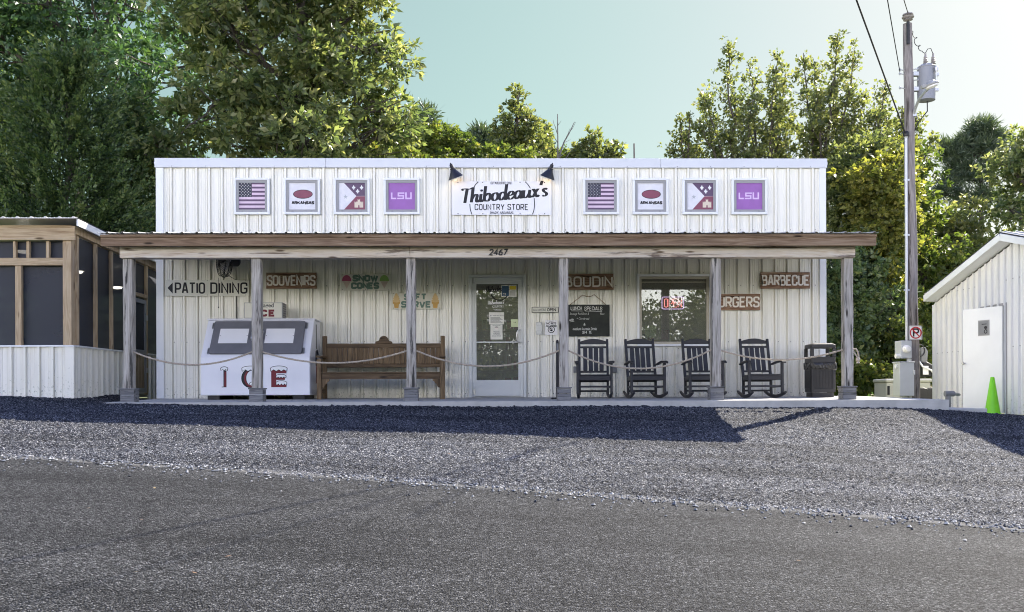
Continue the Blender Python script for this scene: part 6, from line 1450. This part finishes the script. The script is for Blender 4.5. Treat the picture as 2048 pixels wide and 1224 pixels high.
def limb(mb, a, b, r0, r1, rnd, n=6, wob=.06):
    a, b = Vector(a), Vector(b); ln = (b-a).length; pts = []
    for k in range(n+1):
        u_ = k/n; p = a.lerp(b, u_) + Vector((rnd.uniform(-1,1), rnd.uniform(-1,1), rnd.uniform(-.5,.5)))*wob*ln*(math.sin(u_*math.pi))
        p.z -= .04*ln*math.sin(u_*math.pi); pts.append(p)
    mb.tube(pts, [lerp(r0, r1, k/n) for k in range(n+1)], 7); return pts
def tree(name, label, base, lobes, mat, nclump, per, size, width=.55, crad=.45, tr=.2, seed=1, group=None, flat=.5, droop=0.0, up_=0.0, cat="tree", squash=.7, limbs=1, bark='bark', tone0=.45, boughs=0, brad=1.0, ros=.16):
    rng = np.random.default_rng(seed); rnd = random.Random(seed); base = Vector(base)
    t = thing(name, label, cat, tuple(base), group)
    if boughs:                                                          # clumps gather into boughs, with hollows between them
        B, _, KB = shell(rng, lobes, boughs); q = brad*rng.uniform(.55, 1.25, boughs)
        C, U, K = shell(rng, np.column_stack([B, q, q, q*.62]), nclump); K = KB[K]
    else: C, U, K = shell(rng, lobes, nclump)
    ct = np.clip(rng.normal(tone0, .2, nclump), 0, 1); cr = crad*rng.uniform(.55, 1.3, nclump)
    off = rng.normal(0, .5, (nclump, per, 3)); off[:,:,2] *= squash
    # leaves stand in rosettes at the twig tips, with sky between one rosette and the next
    P = C[:,None,:] + off*cr[:,None,None]*ros; D = off*2.2 + U[:,None,:]*.9; D[:,:,2] += up_ - .25
    leaf_mesh("crown", P.reshape(-1,3), D.reshape(-1,3), size, width, mat, rng, t, np.repeat(ct, per), droop, flat, tuple(base))
    mb = MB(); L_ = lobes; cz = [l[2] for l in L_]; top = Vector((np.mean([l[0] for l in L_]), np.mean([l[1] for l in L_]), lerp(min(cz), max(cz), .75)))
    tp = limb(mb, base - Vector((0,0,.3)), top, tr, tr*.3, rnd, 8, .02)
    for i, l in enumerate(L_):
        c = Vector(l[:3]); k = min(range(1, len(tp)), key=lambda q: abs(tp[q].z - (c.z - .5*l[5] - .4*l[3]))); 
        bp = limb(mb, tp[k], c + Vector((0,0,.3*l[5])), tr*.42*limbs, tr*.10, rnd, 6, .07)
        idx = np.where(K == i)[0][:int(10 + 8*l[3])]
        for j in idx: q = rnd.choice(bp[2:]); limb(mb, q, C[j], tr*.11, tr*.03, rnd, 3, .08)
    mb.build("trunk", M[bark], t, smooth=True); return t
def P_(px, py, d): return atd(px, py, d)
def lobe(px, py, d, rpx, rpy, rdep=None):                              # ellipsoid measured in the photo at its distance
    c = P_(px, py, d); s = d/F; return (c.x, c.y, c.z, rpx*s, rdep or rpx*s, rpy*s)
def base_(px, d, z=0.0): c = P_(px, 800, d); return (c.x, c.y, z)
tree("oak_tree", "tallest oak with big sunlit leaves rising behind the left half of the store", base_(560, 26), 
     [lobe(560,-60,26,190,150), lobe(700,40,26,95,95), lobe(765,105,26,52,55), lobe(660,150,26,130,90), lobe(745,225,26,75,75), lobe(560,170,25.5,140,110), lobe(450,60,25,120,120), lobe(430,230,24.5,110,90), lobe(600,290,25,150,70), lobe(790,280,26.5,38,40), lobe(350,330,25,90,60), lobe(700,-120,26.5,90,90)],
     M['leaf_oak'], 3900, 13, .185, .42, .45, .34, 11, tone0=.5, boughs=190, brad=.85)
tree("oak_tree", "dark green oak filling the upper left corner behind the cedars", base_(190, 31),
     [lobe(60,-20,31,170,110), lobe(230,30,31,170,130), lobe(330,170,30,120,110), lobe(120,110,32,150,90), lobe(-90,60,31,130,150), lobe(300,310,30,90,80), lobe(-40,220,32,120,100)],
     M['leaf_dark'], 3200, 13, .20, .42, .45, .34, 12, tone0=.42, boughs=130, brad=1.1)
def cedar(label, px, d, pytop, pybase, hw, seed, n=1500, per=84):
    rng = np.random.default_rng(seed); rnd = random.Random(seed); b = Vector(base_(px, d)); top = P_(px, pytop, d); zb = P_(px, pybase, d).z; R0 = hw*d/F
    t = thing("cedar_tree", label, "tree", tuple(b), "cedars behind the patio room"); h = rng.random(n)**1.25; a = rng.uniform(0, 6.283, n)
    lob = 1 + .22*np.sin(a*3 + h*9) + .15*np.sin(a*7 - h*17); r = R0*(1-h)**.75*lob*rng.uniform(.35, 1.02, n)**.5
    C = np.stack([b.x + r*np.cos(a), b.y + r*np.sin(a), zb + (top.z-zb)*h + .22*r*0], 1); dirs = np.stack([np.cos(a), np.sin(a), np.full(n, .75)], 1)
    ax = dirs + rng.normal(0, .35, (n,3)); ln = rng.uniform(.5, 1.15, (n,1,1))
    u = rng.uniform(0, 1, (n, per, 1)); P = C[:,None,:] + ax[:,None,:]*(u-.35)*ln + rng.normal(0, .12, (n,per,3))*(1.1-u)
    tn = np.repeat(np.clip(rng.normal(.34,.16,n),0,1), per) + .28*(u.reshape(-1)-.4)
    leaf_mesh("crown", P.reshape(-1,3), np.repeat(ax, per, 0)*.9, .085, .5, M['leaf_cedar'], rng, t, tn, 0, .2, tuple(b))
    mb = MB(); limb(mb, b - Vector((0,0,.3)), top, .16, .02, rnd, 8, .01)
    for j in range(0, n, 6): q = C[j]; limb(mb, (b.x, b.y, max(.5, q[2]-.35*r[j])), q, .025, .006, rnd, 3, .04)
    mb.build("trunk", M['bark'], t, smooth=True)
cedar("nearest feathery cedar standing behind the patio room roof", 135, 22.5, 120, 560, 165, 21, 800)
cedar("dark cedar at the left picture edge behind the patio room", -40, 23.5, 150, 560, 150, 22, 560)
cedar("narrow cedar between the patio room and the store's left wall", 262, 24.5, 215, 560, 95, 23, 430)
# middle skyline
tree("sweetgum_tree", "pointed sweetgum rising highest behind the middle of the store roof", base_(1035, 33), [lobe(1035,200,33,20,38), lobe(1030,250,33,42,45), lobe(1000,270,33,26,36), lobe(1060,290,33,45,45), lobe(1020,340,33,75,60), lobe(1062,240,33,16,26)], M['leaf_gum'], 800, 9, .135, .6, .3, .16, 31, "sweetgums behind the store", up_=.3)
tree("sweetgum_tree", "small slim sweetgum just left of the bare dead tree", base_(1090, 35), [lobe(1090,262,35,11,24), lobe(1088,300,35,24,34), lobe(1092,340,35,36,40)], M['leaf_gum'], 260, 9, .13, .6, .3, .10, 32, "sweetgums behind the store", up_=.3)
tree("sweetgum_tree", "broad low sweetgum right of the bare dead tree", base_(1195, 35), [lobe(1185,290,35,26,36), lobe(1165,310,35,30,30), lobe(1215,310,35,28,32), lobe(1240,300,35,9,20), lobe(1190,340,35,60,40)], M['leaf_gum'], 520, 9, .135, .6, .3, .14, 33, "sweetgums behind the store", up_=.3)
for i, (px, d, lb, sd, mt, lab) in enumerate((
    (850, 38, [lobe(852,235,38,22,22), lobe(835,265,38,34,28), lobe(868,275,38,32,28)], 41, 'needle', "small dark pine right behind the oak's right edge"),
    (965, 38, [lobe(962,272,38,18,16), lobe(985,285,38,20,18), lobe(950,300,38,30,22)], 42, 'needle', "small dark pine left of the pointed sweetgum"))):
    tree("pine_tree", lab, base_(px, d), lb, M[mt], 150, 26, .26, .16, .40, .13, sd, "small pines on the skyline", up_=.8, ros=.5)
tree("bush", "yellow green rounded bush over the roof line right of the oak", base_(880, 31), [lobe(880,280,31,54,36), lobe(845,300,31,48,30), lobe(918,298,31,36,34), lobe(880,345,31,80,50)], M['leaf_lime'], 1100, 12, .12, .55, .3, .10, 43, "bushes above the store roof line", cat="bush")
tree("bush", "low yellow green bush below the pointed sweetgum", base_(985, 31.5), [lobe(985,318,31.5,60,26), lobe(945,325,31.5,40,22), lobe(1030,318,31.5,45,26), lobe(990,350,31.5,80,40)], M['leaf_lime'], 950, 12, .12, .55, .3, .10, 44, "bushes above the store roof line", cat="bush")
tree("bush", "patchy yellow green bush at the foot of the oak's crown with reddish leaves", base_(790, 29), [lobe(780,310,29,60,30), lobe(730,325,29,60,26), lobe(800,345,29,80,40)], M['leaf_lime'], 800, 12, .125, .55, .3, .10, 45, "bushes above the store roof line", cat="bush")
tree("bush", "low yellow green bush around the foot of the bare dead tree", base_(1120, 36), [lobe(1075,305,36,36,26), lobe(1125,318,36,50,20), lobe(1165,322,36,40,22), lobe(1110,350,36,80,36)], M['leaf_lime'], 620, 12, .13, .55, .3, .10, 46, "bushes above the store roof line", cat="bush")
t = thing("dead_tree", "bare leafless dead tree with a forked top behind the store roof", "dead tree", base_(1117, 34)); mb = MB(); rnd = random.Random(9); b = Vector(base_(1117, 34)); tp = P_(1115, 228, 34)
pts = limb(mb, b, tp, .12, .015, rnd, 10, .008)
for px, py, qx, qy, r in ((1116,320,1150,240,.04),(1132,278,1139,262,.015),(1140,262,1152,243,.012),(1115,268,1105,245,.018),(1115,285,1104,265,.018),(1115,252,1122,243,.012),(1115,300,1103,280,.02),(1117,315,1138,296,.02),(1118,330,1144,300,.03),(1128,285,1142,276,.012)):
    limb(mb, P_(px,py,34), P_(qx,qy,34)+Vector((0,rnd.uniform(-.4,.4),0)), r, r*.3, rnd, 4, .05)
mb.build("trunk", M['dead'], t, smooth=True)
t = thing("tree_snag", "single bare broken stub above the roof right of the low sweetgum", "dead tree", base_(1267, 34)); mb = MB(); limb(mb, base_(1266, 34), P_(1268, 287, 34), .05, .03, rnd, 8, .006); mb.build("trunk", M['dead'], t, smooth=True)
# tall group on the right
def stems(label, px, d, tops, seed, n, mat='leaf_gum', spread=26, size=.105, per=9, group="tall airy trees behind the right half of the store", low=345, name="pear_tree"):
    """several upright leaders, each a plume of leaf clumps along its stem"""
    rng = np.random.default_rng(seed); rnd = random.Random(seed); b = Vector(base_(px, d)); t = thing(name, label, "tree", tuple(b), group); mb = MB()
    Cs = []; s = d/F; fork = P_(px, low+60, d)
    mb.tube([b - Vector((0,0,.3)), b.lerp(fork, .5), fork], [.17, .15, .13], 9)
    for (tx, ty, w_) in tops:
        tp = P_(tx, ty, d) + Vector((0, rnd.uniform(-1.2, 1.2), 0)); pts = limb(mb, fork, tp, .075, .012, rnd, 9, .03)
        ht = (tp - fork).length; nb = max(8, int(20*ht/5)); m_ = max(4, int(n*(w_/spread)*(low+40-ty)/250/nb))
        for i in range(nb):                                              # side branches that sweep upwards, each carrying leaf clusters
            q = .02 + .96*((i+rng.random())/nb)**.9; k = min(len(pts)-2, int(q*(len(pts)-1))); p = pts[k].lerp(pts[k+1], q*(len(pts)-1)-k)
            a = i*2.4 + rng.uniform(-.5,.5); ln = w_*s*(2.5*(1-q)**.9 + .28)*rng.uniform(.7,1.2); e = p + Vector((math.cos(a)*ln, math.sin(a)*ln, ln*rng.uniform(.55,1.1)))
            mb.tube([p, p.lerp(e,.5)-Vector((0,0,.06*ln)), e], [.016, .010, .003], 4, cap=False)
            for _ in range(m_):
                f = rng.random()**.7; c = p.lerp(e, f) + Vector(rng.normal(0, .13, 3)); Cs.append(c[:])
        for _ in range(m_): Cs.append((pts[-1].lerp(pts[-2], rng.random()) + Vector(rng.normal(0,.07,3)))[:])
    C = np.array(Cs); n_ = len(C); off = rng.normal(0, .5, (n_, per, 3)); P = C[:,None,:] + off*.05
    D = off*2.2; D[:,:,2] += .1
    leaf_mesh("crown", P.reshape(-1,3), D.reshape(-1,3), size, .72, M[mat], rng, t, np.repeat(np.clip(rng.normal(.45,.18,n_),0,1), per), .1, .4, tuple(b)); mb.build("trunk", M['bark'], t, smooth=True); return t
stems("airy tree with the leftmost tall spire behind the right half of the store", 1470, 33, [(1448,98,30),(1412,170,26),(1470,180,30),(1398,215,26),(1500,200,30),(1385,255,24)], 51, 135)
stems("airy tree with two tops in the middle of the right hand group", 1540, 33.5, [(1514,104,26),(1557,112,26),(1585,130,22),(1535,170,30),(1572,190,30),(1600,215,28),(1515,225,30)], 52, 120)
stems("tallest airy tree of the right hand group, its spire nearest the pole", 1650, 33, [(1612,100,26),(1663,82,26),(1640,112,24),(1697,112,24),(1665,160,36),(1620,190,30),(1700,190,28),(1645,235,40)], 53, 130)
stems("airy tree leaning right toward the pole below the tallest spire", 1725, 32, [(1745,165,26),(1722,155,22),(1752,180,22),(1705,230,30),(1735,240,30)], 54, 130)
stems("low dark tree at the left foot of the right hand group", 1375, 33, [(1350,252,14),(1338,300,12),(1372,270,20),(1365,245,9),(1400,285,26)], 55, 200, low=330)
stems("slim tree partly behind the upper part of the pole", 1800, 31, [(1797,192,13),(1786,225,14),(1812,240,16),(1775,215,16),(1840,290,18)], 56, 220, low=420)
tree("tree", "olive green tree touching the store's right wall, left of the yellow turning one", base_(1700, 27.5), [lobe(1705,340,27.5,45,55), lobe(1690,400,27,50,70), lobe(1745,320,28,40,50), lobe(1690,470,27,45,60), lobe(1740,420,27.5,45,60)], M['leaf_gum'], 1700, 11, .125, .55, .3, .16, 65, "green trees right of the store", tone0=.35, boughs=110, brad=.6)
tree("yellowing_tree", "yellow turning tree just left of the lower half of the pole", base_(1780, 26), [lobe(1785,390,26,38,70), lobe(1755,440,26,45,60), lobe(1795,470,26,45,70), lobe(1790,330,26.5,26,40), lobe(1760,520,26,50,50), lobe(1740,370,26,35,45)], M['leaf_yellow'], 1250, 11, .125, .55, .3, .14, 61, tone0=.48, boughs=90, brad=.6)
tree("tree", "bright green tree just behind the lower half of the pole", base_(1840, 28), [lobe(1835,440,28,42,70), lobe(1850,530,28,55,70), lobe(1825,360,29,30,60), lobe(1860,620,28,50,70)], M['leaf_lime'], 1250, 11, .13, .55, .3, .14, 62, "green trees right of the store", tone0=.35, boughs=70, brad=.75)
tree("tree", "mid green tree close behind the store's right wall below the yellow one", base_(1690, 25.5), [lobe(1690,560,25.5,60,70), lobe(1740,520,26,50,60), lobe(1680,660,25.5,60,80), lobe(1750,640,26,60,80), lobe(1640,600,26,40,90)], M['leaf_mid'], 2100, 11, .12, .55, .3, .14, 63, "green trees right of the store", tone0=.62, boughs=70, brad=.75)
tree("bush", "leafy green bush behind the meter box and generator", base_(1790, 25.8), [lobe(1790,700,25.8,60,60), lobe(1740,740,25.5,50,50), lobe(1850,700,26.5,50,70), lobe(1690,750,25,50,45), lobe(1800,620,26.5,40,50)], M['leaf_lime'], 1700, 11, .115, .55, .3, .08, 64, "undergrowth right of the store", cat="bush", tone0=.5, boughs=70, brad=.75)
def pine(label, px, d, tiers, seed, trunk_top):
    rng = np.random.default_rng(seed); rnd = random.Random(seed); b = Vector(base_(px, d)); t = thing("pine_tree", label, "tree", tuple(b)); mb = MB(); tp = P_(trunk_top[0], trunk_top[1], d)
    pts = limb(mb, b, tp, .22, .05, rnd, 12, .012); Cs, Us = [], []
    for (tx, ty, rx_, ry_, n) in tiers:
        c = P_(tx, ty, d); k = min(range(len(pts)), key=lambda q: abs(pts[q].z-(c.z-.3))); bp = limb(mb, pts[k], c, .06, .015, rnd, 5, .06); s = d/F
        for _ in range(n):
            u = rng.normal(0, 1, 3); u /= np.linalg.norm(u); p = np.array(c[:]) + u*np.array([rx_*s, rx_*s, ry_*s])*rng.uniform(.3,1)**.6; Cs.append(p)
            if rng.random() < .5: limb(mb, bp[-2], p, .012, .005, rnd, 2, .03)
    C = np.array(Cs); n = len(C); per = 34; dv = rng.normal(0, 1, (n,per,3)); dv[:,:,2] += .5; P = C[:,None,:] + dv*.05
    leaf_mesh("crown", P.reshape(-1,3), dv.reshape(-1,3)*2, .30, .10, M['needle'], rng, t, np.repeat(np.clip(rng.normal(.45,.2,n),0,1), per), 0, 0, tuple(b)); mb.build("trunk", M['bark'], t, smooth=True)
pine("tall pine with separate flat tiers standing against the sky right of the pole", 1962, 40, [(1962,258,28,16,60),(1985,280,24,14,45),(1935,285,24,14,40),(1965,300,34,16,55),(1895,295,16,10,22),(1910,312,26,12,34),(1925,335,30,12,34),(1905,360,32,12,34),(1950,350,30,16,34),(1890,385,26,12,30),(1940,400,40,18,44),(1990,330,22,16,30),(1975,390,36,20,36)], 71, (1962,262))
tree("tree", "leafy tree at the right picture edge above the shed roof", base_(2050, 31), [lobe(2068,285,31,42,50), lobe(2035,345,31,36,42), lobe(2075,405,31,66,60), lobe(2018,425,30,40,32), lobe(2115,330,31,60,80)], M['leaf_oak'], 1700, 12, .14, .5, .3, .2, 72, "green trees right of the store", tone0=.6, boughs=70, brad=.75)
tree("tree", "sunny green tree filling the gap behind the shed's left eave", base_(1905, 30), [lobe(1900,470,30,55,50), lobe(1880,560,30,60,70), lobe(1945,440,31,50,40), lobe(1860,480,30,30,60), lobe(1930,540,29,60,60)], M['leaf_gum'], 1400, 11, .135, .55, .3, .16, 73, "green trees right of the store", tone0=.55, boughs=60, brad=.7)
# masses that read as one: woods beyond, and the wooded bank across the road that the glass mirrors
def wood_mass(name, boxes, mat, n, per, size, seed, crad, label):
    rng = np.random.default_rng(seed); B = np.array(boxes, float); vol = (B[:,3]*B[:,5]); k = rng.choice(len(B), n, p=vol/vol.sum())
    C = B[k,:3] + rng.uniform(-1,1,(n,3))*B[k,3:]; C[:,2] += rng.normal(0,.5,n); off = rng.normal(0,.5,(n,per,3)); P = C[:,None,:] + off*crad
    o = leaf_mesh(name, P.reshape(-1,3), off.reshape(-1,3), size, .6, mat, rng, None, np.repeat(np.clip(rng.normal(.45,.2,n),0,1), per)); return tag(o, label, "woods", None, "stuff")
wood_mass("far_woods", [(-17, 24, 2.6, 16, 3, 2.8), (5, 30, 2.2, 14, 3, 2.3), (18, 25, 2.0, 12, 3, 2.2), (30, 20, 3.5, 8, 6, 3.6), (-26, 18, 5, 6, 5, 5)], M['leaf_dark'], 2600, 18, .30, 81, .9, "dark mass of far woods behind the store and patio room")
wood_mass("wooded_bank", [(-30, -52, 3.6, 20, 3, 3.4), (6, -56, 3.6, 16, 3, 3.4), (36, -52, 3.6, 16, 3, 3.4), (-2, -60, 6, 9, 2, 2.5), (22,-60,6,6,2,2.5)], M['leaf_lime'], 9500, 14, .30, 82, 1.0, "sunlit green woods across the road, mirrored in the store glass")
